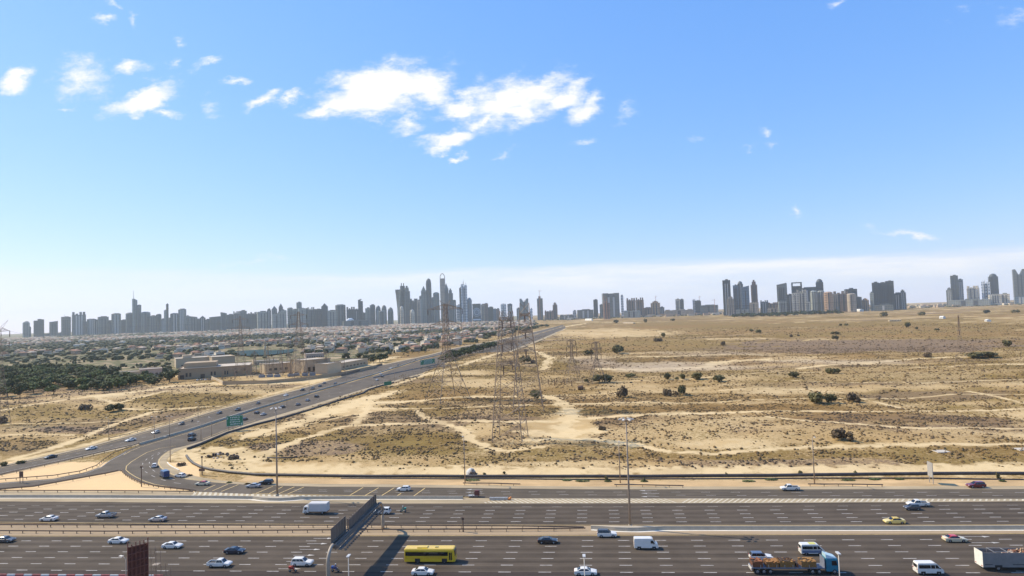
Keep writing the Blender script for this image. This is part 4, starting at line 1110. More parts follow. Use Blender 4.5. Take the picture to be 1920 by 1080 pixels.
for kind, px, py, away, pt, lb in [
 ('sedan', 95, 859, 0, PK, 'black saloon car at the lower end of the upper carriageway'),
 ('sedan', 171, 843, 0, PW, 'white saloon car lowest of the pale cars on the upper carriageway'),
 ('sedan', 245, 827, 0, PW, 'white saloon car beside a lamp post on the upper carriageway'),
 ('hatch', 292, 812.5, 0, PS, 'silver hatchback half hidden by a lamp post on the upper carriageway'),
 ('small', 340, 796.5, 0, PG, 'small grey car ahead of a motorcycle on the upper carriageway'),
 ('hatch', 411, 776, 0, PG, 'dark grey hatchback on the upper carriageway left of the green sign'),
 ('suv', 446, 770, 0, PK, 'black SUV on the upper carriageway above the green sign'),
 ('suv', 360, 818, 1, PG, 'grey SUV, upper one of two close together below the green sign'),
 ('suv', 360, 826, 1, PK, 'black SUV, lower one of two close together left of the green sign'),
 ('sedan', 459, 787.5, 1, PK, 'black saloon car just right of the big green sign'),
 ('hatch', 482, 775.5, 1, PG, 'dark grey hatchback tailing a white car right of the green sign'),
 ('sedan', 494, 778.5, 1, PS, 'silver saloon car ahead of the dark hatchback right of the green sign'),
 ('sedan', 530, 764.5, 1, PK, 'black saloon car near the top of the tall lamp mast'),
 ('sedan', 559, 760, 1, PG, 'dark grey saloon car right of the tall lamp mast'),
 ('hatch', 577, 752, 1, PS, 'silver hatchback between two dark cars on the lower carriageway'),
 ('suv', 594, 745, 1, PK, 'black SUV farther up the lower carriageway beyond a silver hatchback'),
 ('sedan', 714, 702.5, 1, PW, 'white saloon car above a dark car near the small faded green sign'),
 ('suv', 717, 707, 1, PK, 'black SUV below a white car near the small faded green sign'),
 ('sedan', 707, 713.5, 1, PW, 'white saloon car left of the small faded green sign'),
 ('suv', 780, 676, 1, PG, 'dark SUV just left of the distant green sign'),
 ('small', 484, 757.5, 0, PG, 'small dark car at the sandy edge of the upper carriageway'),
 ('sedan', 536, 742.5, 0, PW, 'white saloon car far up the upper carriageway'),
 ('suv', 567, 732.5, 0, PK, 'black SUV right of a white car on the upper carriageway'),
 ('suv', 586, 730, 0, PG, 'grey SUV following a black SUV on the upper carriageway'),
 ('sedan', 600, 725, 0, PK, 'black saloon car in the line of cars below the substation'),
 ('hatch', 608, 719.5, 0, PG, 'dark hatchback at the sandy edge below the substation'),
 ('hatch', 629, 720.5, 0, PK, 'black hatchback against the median below the substation'),
 ('sedan', 733, 691, 0, PW, 'white saloon car beyond the bushes on the upper carriageway'),
 ('sedan', 747, 685.5, 0, PK, 'black saloon car ahead of a white one far up the upper carriageway')]:
    car(kind, lb, on_lane(px, py), ddir(px) if away else up(px), pt)
# cars parked by the beige hall
for i, x in enumerate((371, 379, 386, 393, 400)):
    p = at(x, 713.5-i*.35); car('sedan', ['white car, leftmost in the row parked by the beige hall', 'silver car second in the row parked by the beige hall', 'white car in the middle of the row by the beige hall', 'dark car fourth in the row by the beige hall', 'white car, rightmost in the row by the beige hall'][i], p, R(100), [PW, PS, PW, PG, PW][i], group='cars parked by the beige hall')

# ---- vans, bus, trucks
def box_body(name, x0, x1, w, z0, z1, m, c, bev=.12, taper=.94, nose=0.0, tail=0.0):
    """rounded box body; nose leans the front end back towards the top"""
    b = MB(); rings = []
    for x, k in ((x0, .93), (x0+bev, 1), (x1-bev, 1), (x1, .93)):
        f = (x-x0)/(x1-x0)
        wt = w*taper*k; ww = w*k; zt = z1-(0 if k == 1 else .06)
        def lean(z): 
            return x-(nose*((z-z0)/(z1-z0))**1.6 if f > .5 else -tail*((z-z0)/(z1-z0)))
        zs = [z0, z0+(z1-z0)*.45, z0+(z1-z0)*.9, zt]
        ws = [ww, ww, wt, wt*.86]
        rings.append([(lean(z), -q, z) for z, q in zip(zs, ws)]+[(lean(z), q, z) for z, q in list(zip(zs, ws))[::-1]])
    b.loft(rings); return b.build(name, m, c)
def van(label, p, hd, m, panel=False, roofm=None, low=None, name='minibus', cat='van'):
    c = thing(name, label, cat, (p.x, p.y, .012), hd); L = 2.5; H = 2.3 if not panel else 2.45
    b = MB(); W = .94
    prof = [(-2.5, .35), (-2.52, 1.0), (-2.42, 2.0), (-2.3, H-.03), (.9, H), (1.25, H-.12), (2.05, 1.28), (2.42, 1.05), (2.52, .75), (2.5, .35)]
    if panel: prof = [(-2.7, .35), (-2.72, 1.0), (-2.66, 2.2), (-2.55, H), (1.2, H), (1.55, H-.12), (2.15, 1.45), (2.65, 1.15), (2.75, .75), (2.72, .35)]
    rings = []
    for y, s in ((-W, .985), (-W*.99, 1), (W*.99, 1), (W, .985)):
        pass
    ys = [(-1, .0), (-.97, .04), (.97, .04), (1, .0)]
    rings = [[(x*(1 if abs(yy) < 1 else .985), yy*(W if z < 1.1 else W-(z-1.1)/(H-1.1)*.12), z if z > .4 else z+(0 if abs(yy) < 1 else .04)) for x, z in prof] for yy, _ in ys]
    b.loft([r_[::-1] for r_ in rings]); b.build('body', m, c)
    sl = (W-.12*.5)
    if roofm: b = MB(); b.box(-.6, .8, -.6, .6, H+.004, H+.03); b.build('roof_panel', roofm, c)
    def sidepane(x0, x1, z0, z1, nm='side_window', mm=M_glass, lean=0):
        for s in (-1, 1):
            b = MB(); w0 = W-(max(z0, 1.1)-1.1)/(H-1.1)*.12+.012; w1 = W-(z1-1.1)/(H-1.1)*.12+.012
            q = [(x0, s*w0, z0), (x1, s*w0, z0), (x1-lean, s*w1, z1), (x0, s*w1, z1)]
            b.add(q if s < 0 else q[::-1], [(0, 1, 2, 3)]); b.build(nm, mm, c)
    if not panel: sidepane(-2.2, -.0, 1.3, 1.95); sidepane(.1, .85, 1.3, 1.95); sidepane(.95, 1.75, 1.3, 1.95, lean=.45)
    else: sidepane(1.05, 1.95, 1.4, 2.05, lean=.4)
    if low: sidepane(-2.3, 1.9, .55, 1.1, 'side_stripe', low)
    b = MB(); xa, za, xb, zb_ = (2.05, 1.28, 1.25, H-.12) if not panel else (2.15, 1.45, 1.55, H-.12)
    b.quad((xa+.0, -.78, za+.05), (xa+.0, .78, za+.05), (xb+.05, .72, zb_-.02), (xb+.05, -.72, zb_-.02)); o = b.build('windscreen', M_glass, c, loc=(.02, 0, .015))
    b = MB(); xr = -2.5 if not panel else -2.7
    b.box(xr-.03, xr+.1, -.62, .62, 1.35, 1.95); b.build('rear_window', M_glass, c) if not panel else None
    add_wheels(c, (-1.45, 1.5) if not panel else (-1.6, 1.75), .93, .34)
    b = MB(); [b.box(x-.42, x+.42, -W-.006, -W+.02, .3, .72) for x in ((-1.45, 1.5) if not panel else (-1.6, 1.75))]; b.build('wheel_arch', M_trim, c)
    lamps(c, 2.47 if not panel else 2.68, -2.5 if not panel else -2.7, .72, .8, 1.1, .14, .2); mirrors(c, 1.75, W, 1.35, M_trim)
    return c
van('white minibus with a yellow panel on its roof and a blue grey side stripe', on_lane(1522, 1038.5), 0, PW, roofm=mat('roof_yellow', (.55, .5, .12), .5), low=mat('stripe_blue', (.12, .16, .24), .5))
van('plain white minibus at the bottom right', on_lane(1741, 1075), 0, PW)
van('white panel van right of centre in the near lanes', on_lane(1211, 1028), 0, PW, panel=True, name='panel_van')
# yellow bus
p = on_lane(808, 1052.5); c = thing('bus', 'yellow single deck bus in the near lanes', 'bus', (p.x, p.y, .012), 0)
box_body('body', -5.75, 5.75, 1.25, .38, 3.15, PY, c, .25, .95, nose=.28)
b = MB(); b.box(-5.5, 4.15, -1.262, -1.22, 1.65, 2.5); b.box(-5.5, 4.15, 1.22, 1.262, 1.65, 2.5); b.build('side_window', M_glass, c)
b = MB(); b.box(5.35, 5.80, -1.05, 1.05, 1.35, 2.75); b.build('windscreen', M_glass, c, loc=(-.12, 0, 0))
b = MB(); b.box(-5.79, -5.7, -.9, .9, 1.7, 2.5); b.build('rear_window', M_glass, c)
b = MB(); b.box(4.3, 5.15, -1.275, -1.2, .55, 2.5); dr = b.build('door', PY, c)
b = MB(); b.box(4.38, 4.68, -1.285, -1.26, .75, 2.4); b.box(4.76, 5.06, -1.285, -1.26, .75, 2.4); b.build('door_glass', M_glass, dr)
b = MB(); b.loft([[(-2.9, y, z) for y, z in ((-.75, 3.12), (.75, 3.12), (.6, 3.34), (-.6, 3.34))], [(-.6, y, z) for y, z in ((-.75, 3.12), (.75, 3.12), (.6, 3.34), (-.6, 3.34))]]); b.build('roof_unit', PY, c)
b = MB(); b.box(1.1, 1.8, -.35, .35, 3.14, 3.24); b.box(-2.8, -1.8, -.78, -.6, 3.14, 3.2); b.build('roof_hatch', mat('hatch_grey', (.3, .25, .1), .6), c)
b = MB(); [b.box(x-.6, x+.6, -1.258, -1.2, .36, 1.08) for x in (-2.75, 3.35)]; b.build('wheel_arch', M_trim, c)
b = MB(); rr = random.Random(4); x = -1.2
while x < 2.6: w = rr.uniform(.1, .3); b.box(x, x+w, -1.266, -1.25, 1.42, 1.52); x += w+.07
b.build('lettering', mat('letter_brown', (.2, .1, .02), .6), c)
b = MB(); b.box(-5.6, 4.2, -1.261, -1.25, 1.1, 1.3); b.build('side_band', mat('band_orange', (.6, .33, .02), .5), c)
add_wheels(c, (-2.75, 3.35), 1.22, .5, .28); lamps(c, 5.55, -5.74, .95, .75, .9, .16, .2)
# white box truck heading left
p = on_lane(594, 962.5); c = thing('box_truck', 'white box truck on the opposite carriageway left of the gantry', 'truck', (p.x, p.y, .012), math.pi)
box_body('cargo_box', -3.4, 1.9, 1.15, .85, 3.15, mat('box_white', (.56, .53, .48), .5, var=.05), c, .04, 1.0)
box_body('cab', 2.05, 3.75, 1.02, .45, 2.3, PW, c, .1, .92, nose=.45)
b = MB(); b.quad((3.62, -.85, 1.35), (3.62, .85, 1.35), (3.36, .8, 2.12), (3.36, -.8, 2.12)); b.build('windscreen', M_glass, c, loc=(.06, 0, 0))
b = MB(); [b.quad(*([(2.5, s*1.035, 1.35), (3.3, s*1.035, 1.35), (3.1, s*1.0, 2.0), (2.5, s*1.0, 2.0)][::(1 if s < 0 else -1)])) for s in (-1, 1)]; b.build('side_window', M_glass, c)
b = MB(); b.loft([[(1.95, y, 2.3+z) for y, z in ((-.8, 0), (.8, 0), (.7, .75), (-.7, .75))], [(2.9, y, 2.28+z) for y, z in ((-.75, 0), (.75, 0), (.5, .2), (-.5, .2))]]); b.build('wind_deflector', PW, c)
b = MB(); b.box(-3.3, 2.3, -.5, .5, .55, .85); b.build('chassis', M_trim, c); add_wheels(c, (-2.0, 2.85), 1.02, .42, .26); lamps(c, 3.72, -3.4, .8, .75, .7)
# teal flatbed truck with brick pallets
p = on_lane(1486, 1072.5); c = thing('flatbed_truck', 'long flatbed truck with a teal cab carrying brown stacked blocks', 'truck', (p.x, p.y, .012), 0)
M_teal = paint('teal', (.01, .17, .24))
box_body('cab', 6.3, 8.9, 1.2, .6, 3.2, M_teal, c, .15, .93, nose=.35)
b = MB(); b.loft([[(6.35, y, 3.15+z) for y, z in ((-1.05, 0), (1.05, 0), (.9, .75), (-.9, .75))], [(8.3, y, 3.15+z) for y, z in ((-1.0, 0), (1.0, 0), (.8, .18), (-.8, .18))]]); b.build('wind_deflector', paint('pale_teal', (.45, .6, .62)), c)
b = MB(); b.quad((8.92, -1.0, 1.7), (8.92, 1.0, 1.7), (8.68, .95, 2.9), (8.68, -.95, 2.9)); b.build('windscreen', M_glass, c, loc=(-.02, 0, 0))
b = MB(); [b.quad(*([(7.4, s*1.215, 1.8), (8.5, s*1.215, 1.8), (8.3, s*1.17, 2.7), (7.4, s*1.17, 2.7)][::(1 if s < 0 else -1)])) for s in (-1, 1)]; b.build('side_window', M_glass, c)
b = MB(); b.box(-8.4, 6.0, -1.22, 1.22, 1.15, 1.35); b.box(-8.3, 6.9, -.5, .5, .8, 1.15); b.box(5.95, 6.05, -1.2, 1.2, 1.3, 3.2); b.build('flatbed', mat('bed_grey', (.16, .17, .2), .6, var=.25, scale=2), c)
b = MB(); [b.box(-8.3+i*1.6, -8.2+i*1.6, -1.26, -1.2, 1.3, 1.9) for i in range(9)]; b.build('stake', M_galv, c)
add_wheels(c, (-7.3, -6.0, -4.7, 3.6, 4.9, 7.9), 1.2, .5, .3)
b = MB(); b.box(-8.5, -8.36, -1.1, 1.1, .7, 1.2); b.build('bumper', PW, c); lamps(c, 8.86, -8.45, .95, .95, 1.0)
M_brick = []
for i, cc in enumerate(((.32, .11, .035), (.38, .17, .04), (.43, .22, .055))):
    m, n, b_ = new_mat('clay_blocks_%d' % i); b_.inputs['Roughness'].default_value = .9
    t = nd(n, 'ShaderNodeTexCoord'); br = nd(n, 'ShaderNodeTexBrick'); n.links.new(t.outputs['Object'], br.inputs['Vector'])
    mp = nd(n, 'ShaderNodeMapping'); mp.inputs['Rotation'].default_value = (math.pi/2, 0, 0); n.links.new(t.outputs['Object'], mp.inputs[0]); n.links.new(mp.outputs[0], br.inputs['Vector'])
    br.inputs['Scale'].default_value = 3; br.inputs['Color1'].default_value = (*cc, 1); br.inputs['Color2'].default_value = (cc[0]*.65, cc[1]*.6, cc[2]*.6, 1); br.inputs['Mortar'].default_value = (.05, .03, .02, 1)
    br.inputs['Mortar Size'].default_value = .03; n.links.new(br.outputs[0], b_.inputs['Base Color']); M_brick.append(m)
rr = random.Random(9)
for i, (x0, x1, z, mi, lb) in enumerate([(-8.2, -5.7, 2.55, 0, 'dark red block stack at the tail of the flatbed truck'), (-5.45, -2.9, 2.45, 1, 'brown block stack second from the tail of the flatbed truck'), (-2.75, .2, 2.6, 2, 'tan block stack in the middle of the flatbed truck'),
        (.5, 1.3, 2.1, 0, 'low reddish block stack between the tan stacks on the flatbed truck'), (1.5, 4.6, 2.55, 2, 'tan block stack behind the teal cab')]):
    q = (p.x+x0, p.y, 1.365); b = MB(); n_ = int((x1-x0)/.42)
    for a in range(n_):
        for d in range(5):
            h = (z-1.35)-rr.choice((0, 0, .12, .2)) ; b.box(a*.42, a*.42+.40, -1.1+d*.44, -1.1+d*.44+.42, 0, h)
    tag(b.build('block_stack', M_brick[mi], loc=q), lb, 'bricks', 'block stacks on the flatbed truck')
# big open trailer with rubble
p = on_lane(1905, 1066); c = thing('tipper_truck', 'large grey open top truck full of scrap wood at the right edge', 'truck', (p.x, p.y, .012), 0)
M_tg = mat('trailer_grey', (.22, .205, .185), .5, var=.12, scale=.8)
b = MB(); x0, x1 = -7.0, 6.5
for s in (-1, 1): b.box(x0, x1, s*1.27-.05, s*1.27+.05, .75, 3.6)
b.box(x0, x0+.1, -1.22, 1.22, .75, 3.75); b.box(x1-.1, x1, -1.22, 1.22, .75, 3.9); b.box(x0+.1, x1-.1, -1.2, 1.2, .8, 1.2); b.build('trailer_body', M_tg, c)
b = MB(); b.box(x0-.02, x0-.008, -1.3, 1.3, .7, 3.78); b.build('tailgate', mat('tailgate_cream', (.72, .68, .58), .6, var=.1, scale=1.5), c)
b = MB(); [b.box(x0+a, x0+a+l, -1.333, -1.3, 1.22, 1.34) for a, l in ((.3, 1.5), (5.6, 3))]; b.box(x0+2.2, x0+3.6, -1.335, -1.3, .7, 1.18); b.build('side_trim', M_trim, c)
add_wheels(c, (x0+2.9, x0+8.5, x0+9.8, x1+2.4), 1.28, .52, .3)
box_body('cab', x1+.5, x1+2.9, 1.2, .6, 3.1, PW, c, .15, .93, nose=.3)
b = MB(); b.quad((x1+2.9, -1.0, 1.7), (x1+2.9, 1.0, 1.7), (x1+2.7, .95, 2.8), (x1+2.7, -.95, 2.8)); b.build('windscreen', M_glass, c)
b = MB(); b.box(x0+.4, x1+2.4, -.45, .45, .55, .8); b.build('chassis', M_trim, c); lamps(c, x1+2.85, x0-.0, .95, .9, .95)
b = MB(); rr = random.Random(12)
for i in range(150):
    x = rr.uniform(x0+.6, x1-.6); y = rr.uniform(-1.0, 1.0); f = (x-x0)/(x1-x0); zz = 1.6+1.9*min(1, f*1.7)+rr.uniform(-.25, .25); L = rr.uniform(.4, 1.6); a = rr.uniform(0, 3.14)
    d = Vector((math.cos(a)*L/2, math.sin(a)*L/4, rr.uniform(-.25, .25))); q = Vector((x, max(-.85, min(.85, y)), zz))
    e = d; e.y = max(-.25, min(.25, e.y)); b.tube(q-e, q+e, rr.uniform(.05, .16), None, 4, rr.randint(0, 2))
o = b.build('scrap_load', [mat('scrap_wood', (.42, .27, .15), .9), mat('scrap_rust', (.30, .12, .06), .9), mat('scrap_pale', (.62, .5, .38), .9)], loc=(p.x, p.y, .012)); tag(o, 'heap of scrap wood and rubble in the open grey truck', 'scrap')
b = MB(); b.box(0, .08, -1.1, 1.1, 0, .06); b.box(0, .06, -1.1, -1.04, -1.2, 0); b.box(0, .06, 1.04, 1.1, -1.2, 0); [b.box(0, 2.6, y-.03, y+.03, -.06, 0) for y in (-1.05, 1.05)]; b.box(2.6, 2.68, -1.1, 1.1, -.06, 0)
b.build('frame_rack', M_galv, c, loc=(x0+2.2, 0, 3.75))

# ---- people on motorcycles
def skin_body(name, joints, edges, m, parent=None, loc=(0, 0, 0)):
    me = bpy.data.meshes.new(name); me.from_pydata([j[0] for j in joints], edges, []); me.materials.append(m)
    o = bpy.data.objects.new(name, me); COL.objects.link(o)
    md = o.modifiers.new('skin', 'SKIN'); md.use_smooth_shade = True
    for i, j in enumerate(joints):
        sv = me.skin_vertices[0].data[i]; sv.radius = (j[1], j[1] if len(j) < 3 else j[2]); sv.use_root = (i == 0)
    ss = o.modifiers.new('sub', 'SUBSURF'); ss.levels = 1; ss.render_levels = 1
    if parent: o.parent = parent
    o.location = loc; return o
M_skin = mat('skin', (.32, .17, .10), .6, var=0)
def moto(label, plabel, p, hd, mc, mb, mbox, boxlabel):
    c = thing('motorcycle', label, 'motorcycle', (p.x, p.y, .012), hd); add = wheel_mesh(.3, .1)
    for x in (-.65, .65): t = part_mesh('wheel', add[0], c, (x, 0, .3)); part_mesh('rim', add[1], t)
    b = MB(); b.path([(.62, 0, .3), (.5, 0, .75), (.38, 0, 1.0)], .04, 5); b.tube((.36, -.33, 1.02), (.36, .33, 1.02), .025, .025, 5); b.path([(-.65, 0, .3), (-.1, 0, .35), (.3, 0, .45), (.42, 0, .85)], .06, 5); b.build('frame', M_trim, c)
    b = MB(); b.path([(-.35, 0, .74), (0, 0, .74), (.15, 0, .82), (.38, 0, .84)], [.12, .12, .17, .08], 8); b.build('tank', mc, c, smooth=True)
    b = MB(); b.box(-.72, .05, -.13, .13, .72, .8); b.build('seat', M_trim, c)
    b = MB(); b.box(.42, .5, -.09, .09, .82, .95); b.build('headlight', M_lamp, c)
    q = Matrix.Rotation(hd, 4, 'Z') @ Vector((-.62, 0, 0))
    b = MB(); b.loft([[(x*.9, y*.9, 0) for x, y in ((-.26, -.26), (.26, -.26), (.26, .26), (-.26, .26))], [(x, y, .06) for x, y in ((-.26, -.26), (.26, -.26), (.26, .26), (-.26, .26))], [(x, y, .48) for x, y in ((-.26, -.26), (.26, -.26), (.26, .26), (-.26, .26))]])
    o = b.build('delivery_box', mbox, loc=(p.x+q.x, p.y+q.y, .82)); o.rotation_euler = (0, 0, hd); tag(o, boxlabel, 'box')
    J = [((-.12, 0, .86), .17, .15), ((-.10, 0, 1.1), .15, .13), ((-.04, 0, 1.36), .18, .13), ((0, 0, 1.48), .07), ((.03, 0, 1.56), .065),
         ((-.03, .19, 1.38), .075), ((.12, .28, 1.16), .055), ((.34, .27, 1.06), .045), ((-.03, -.19, 1.38), .075), ((.12, -.28, 1.16), .055), ((.34, -.27, 1.06), .045),
         ((-.08, .12, .84), .11), ((.30, .17, .72), .085), ((.14, .17, .36), .06), ((.26, .17, .30), .05), ((-.08, -.12, .84), .11), ((.30, -.17, .72), .085), ((.14, -.17, .36), .06), ((.26, -.17, .30), .05)]
    Ed = [(0, 1), (1, 2), (2, 3), (3, 4), (2, 5), (5, 6), (6, 7), (2, 8), (8, 9), (9, 10), (0, 11), (11, 12), (12, 13), (13, 14), (0, 15), (15, 16), (16, 17), (17, 18)]
    pr = skin_body('person', J, Ed, mb, loc=(p.x, p.y, .012)); pr.rotation_euler = (0, 0, hd); tag(pr, plabel, 'person')
    b = MB(); n = 10
    b.loft([[(.05+math.cos(2*math.pi*i/n)*r_, math.sin(2*math.pi*i/n)*r_*.92, z) for i in range(n)] for z, r_ in ((1.52, .07), (1.56, .125), (1.66, .15), (1.76, .13), (1.82, .06))]); b.build('helmet', mat('helmet_white', (.6, .58, .55), .3, var=0), pr, smooth=True)
    for s in (-1, 1):
        b = MB()
        b.box(.34, .42, s*.27-.04, s*.27+.04, 1.01, 1.04)
        for k in range(4): b.path([(.42, s*.27-.035+k*.023, 1.03), (.46-.005*abs(k-1.5), s*.27-.035+k*.023, 1.03), (.455, s*.27-.035+k*.023, 1.0)], .0095, 5)
        b.path([(.36, s*(.27-.045), 1.02), (.40, s*(.27-.07), 1.0)], .011, 5); b.build('hand', M_skin, pr)
    return c
M_rr = mat('cloth_red', (.42, .05, .03), .8); M_rb = mat('cloth_blue', (.04, .08, .22), .8); M_rg = mat('cloth_green', (.02, .22, .17), .8); M_dk = mat('cloth_dark', (.04, .035, .035), .8)
moto('red motorcycle below the white SUV', 'person in red riding a motorcycle below the white SUV', on_lane(549, 1073), 0, PRoof, M_rr, mat('box_red', (.45, .05, .03), .5), 'red delivery box on the motorcycle below the white SUV')
moto('blue motorcycle right of the near gantry leg', 'person in blue riding a motorcycle right of the near gantry leg', on_lane(629, 1072.5), 0, PB, M_rb, mat('box_blue', (.03, .09, .30), .5), 'blue delivery box on the motorcycle by the near gantry leg')
moto('dark motorcycle on the opposite carriageway right of the gantry', 'person with a green jacket riding on the opposite carriageway', on_lane(756, 960.5), math.pi, PK, M_rg, mat('box_green', (.015, .25, .19), .5), 'green delivery box on the motorcycle right of the gantry')
moto('small dark motorcycle behind a grey car on the upper carriageway', 'person in dark clothes riding on the upper carriageway', on_lane(360, 791.5), up(360), PK, M_dk, M_dk, 'dark box on the motorcycle on the upper carriageway')
# small blue truck in the bend
p = on_lane(308, 895); c = thing('small_truck', 'small dark blue box truck in the slip road bend', 'truck', (p.x, p.y, .012), R(140))
box_body('cargo_box', -2.9, .8, 1.0, .7, 2.7, PB, c, .05, 1.0); box_body('cab', .95, 2.6, .95, .45, 2.1, PG, c, .1, .92, nose=.4)
b = MB(); b.quad((2.5, -.78, 1.25), (2.5, .78, 1.25), (2.28, .72, 1.95), (2.28, -.72, 1.95)); b.build('windscreen', M_glass, c, loc=(.03, 0, 0)); add_wheels(c, (-1.8, 1.8), .95, .36)
# dark red machine trailer by the barrier
p = on_lane(893, 931.5); c = thing('arrow_board_trailer', 'dark red portable machine on a small grey trailer by the exit barrier', 'trailer', (p.x, p.y, 0))
b = MB(); b.box(-2.4, .6, -.7, .7, .35, .5); b.box(-3.2, -2.4, -.06, .06, .38, .46); [b.box(x, x+.08, -.7, -.62, .5, 1.6) for x in (-2.3, -.9)]; b.build('trailer_bed', M_galv, c)
b = MB(); b.box(-.5, 1.0, -.6, .6, .5, 1.75); b.box(-.3, .8, -.5, .5, 1.75, 1.95); b.build('machine_case', mat('machine_red', (.12, .035, .03), .6), c); add_wheels(c, (-1.0,), .8, .3, .2)
# ------------------------------------------------------------ pylons
M_lat = mat('pylon_steel', (0.25, 0.185, 0.13), .65, metal=.15, var=.2, scale=.3)
M_ins = mat('insulator', (0.07, 0.04, 0.03), .4, var=0)
def pylon(label, p, h, base, rz, arms=((.62, .22), (.78, .19), (.93, .16)), waist=.55, top=.1, r=.16, name='pylon', nb=9, horns=0, ww=.17):
    c = thing(name, label, 'pylon', (p.x, p.y, p.z), rz)
    B = base/2
    def half(z):
        f = z/h
        return B+(B*ww-B)*(f/waist) if f < waist else B*ww+(B*top-B*ww)*((f-waist)/(1-waist))
    for sx, sy in ((-1, -1), (1, -1), (1, 1), (-1, 1)):
        b = MB(); zs = [0, h*waist*.5, h*waist]
        for a, d in zip(zs[:-1], zs[1:]): b.tube((sx*half(a), sy*half(a), a), (sx*half(d), sy*half(d), d), r, r*.85, 4)
        b.build('leg', M_lat, c)
    b = MB(); z = 0; lv = []
    step = h*waist/ (nb*.6)
    while z < h*waist: lv.append(z); z += max(half(z)*1.15, 1.3)
    lv.append(h*waist)
    for a, d in zip(lv[:-1], lv[1:]):
        for k in range(4):
            c0 = ((-1, -1), (1, -1), (1, 1), (-1, 1)); s0, s1 = c0[k], c0[(k+1) % 4]
            b.tube((s0[0]*half(a), s0[1]*half(a), a), (s1[0]*half(d), s1[1]*half(d), d), r*.5, None, 3, cap=False)
            b.tube((s1[0]*half(a), s1[1]*half(a), a), (s0[0]*half(d), s0[1]*half(d), d), r*.5, None, 3, cap=False)
            if a > 0 and len(lv) < 14: b.tube((s0[0]*half(a), s0[1]*half(a), a), (s1[0]*half(a), s1[1]*half(a), a), r*.45, None, 3, cap=False)
    b.build('leg_bracing', M_lat, c)
    b = MB(); z = h*waist; lv = []
    while z < h: lv.append(z); z += max(half(z)*2.1, h*.035)
    lv.append(h)
    for sx, sy in ((-1, -1), (1, -1), (1, 1), (-1, 1)): b.tube((sx*half(h*waist), sy*half(h*waist), h*waist), (sx*half(h), sy*half(h), h), r*.8, r*.6, 4)
    for a, d in zip(lv[:-1], lv[1:]):
        for k in range(4):
            c0 = ((-1, -1), (1, -1), (1, 1), (-1, 1)); s0, s1 = c0[k], c0[(k+1) % 4]
            b.tube((s0[0]*half(a), s0[1]*half(a), a), (s1[0]*half(d), s1[1]*half(d), d), r*.5, None, 3, cap=False)
            b.tube((s1[0]*half(a), s1[1]*half(a), a), (s0[0]*half(d), s0[1]*half(d), d), r*.5, None, 3, cap=False)
            b.tube((s0[0]*half(a), s0[1]*half(a), a), (s1[0]*half(a), s1[1]*half(a), a), r*.45, None, 3, cap=False)
    if horns:
        for s in (-1, 1): b.tube((0, 0, h-.3), (s*horns, 0, h+horns*.55), r*.6, r*.4, 4); b.tube((s*half(h), 0, h-2.5), (s*horns, 0, h+horns*.55), r*.5, None, 3)
    b.build('mast_lattice', M_lat, c)
    for f, L in arms:
        z = h*f; w = half(z); Lm = L*h
        for s in (-1, 1):
            b = MB(); tip = Vector((s*Lm, 0, z+.3)); 
            lo = [Vector((s*w, q*w, z)) for q in (-1, 1)]; hi = [Vector((s*w, q*w, z+max(1.6, Lm*.26))) for q in (-1, 1)]
            for q in lo+hi: b.tube(q, tip, r*.55, r*.4, 4)
            n_ = 5
            for k in range(1, n_):
                a = [q.lerp(tip, k/n_) for q in lo+hi]
                b.tube(a[0], a[1], r*.45, None, 3); b.tube(a[2], a[3], r*.45, None, 3); b.tube(a[0], a[2], r*.45, None, 3); b.tube(a[1], a[3], r*.45, None, 3)
                a2 = [q.lerp(tip, (k+1)/n_) for q in lo+hi]; b.tube(a[0], a2[2], r*.45, None, 3); b.tube(a[1], a2[3], r*.45, None, 3)
            ar = b.build('cross_arm', M_lat, c)
            b = MB(); b.tube(tip, tip-Vector((0, 0, 3.6)), .22, .22, 6); b.build('insulator', M_ins, ar)
    return c
pylon('nearest steel lattice pylon standing in the scrub at the middle of the picture', on_ground(957, 824), 57, 13.4, R(82), arms=((.58, .15), (.74, .15), (.92, .14)), waist=.9, ww=.42, top=.36, r=.185)
pylon('lattice pylon just behind and right of the nearest one', on_ground(990, 768), 60, 17, R(95), arms=((.55, .13), (.72, .13), (.88, .12)), waist=.9, ww=.34, top=.3, r=.195, horns=3)
pylon('wide legged lattice pylon by the diagonal road, left of the central pair', on_ground(840, 750), 62, 22.0, R(38), arms=((.60, .16), (.78, .18), (.94, .2)), waist=.52, ww=.17, top=.1, r=.24, horns=4)
pylon('small slender lattice pylon behind the row of desert bushes, left of a pair', on_ground(1074, 718), 33, 13, R(15), waist=.6, ww=.14, r=.15, arms=((.68, .12), (.82, .12), (.95, .1)))
pylon('small slender lattice pylon right of its twin, above a round green bush', on_ground(1120, 718), 31, 11.5, R(15), waist=.6, ww=.14, r=.15, arms=((.68, .12), (.82, .12), (.95, .1)))
pylon('lattice pylon cut by the left edge of the picture', on_ground(-4, 799), 58, 9, R(-14), waist=.6, ww=.4, top=.25, r=.13, arms=((.86, .17), (.97, .18)), horns=9)
pylon('tall thin lattice pylon rising left of the substation before the skyline', at(452, 706), 62, 11, R(40), waist=.55, ww=.3, r=.15, arms=((.66, .15), (.8, .14), (.94, .12)))
pylon('tall dense lattice pylon rising right of the substation before the skyline', at(562, 708), 64, 14, R(40), waist=.6, ww=.4, r=.2, arms=((.66, .15), (.8, .14), (.94, .12)))
pylon('faint thin lattice pylon far out in the desert at the right', on_ground(1803, 690), 42, 9, R(60), waist=.6, ww=.25, r=.10, arms=((.7, .12), (.84, .12), (.95, .1)))
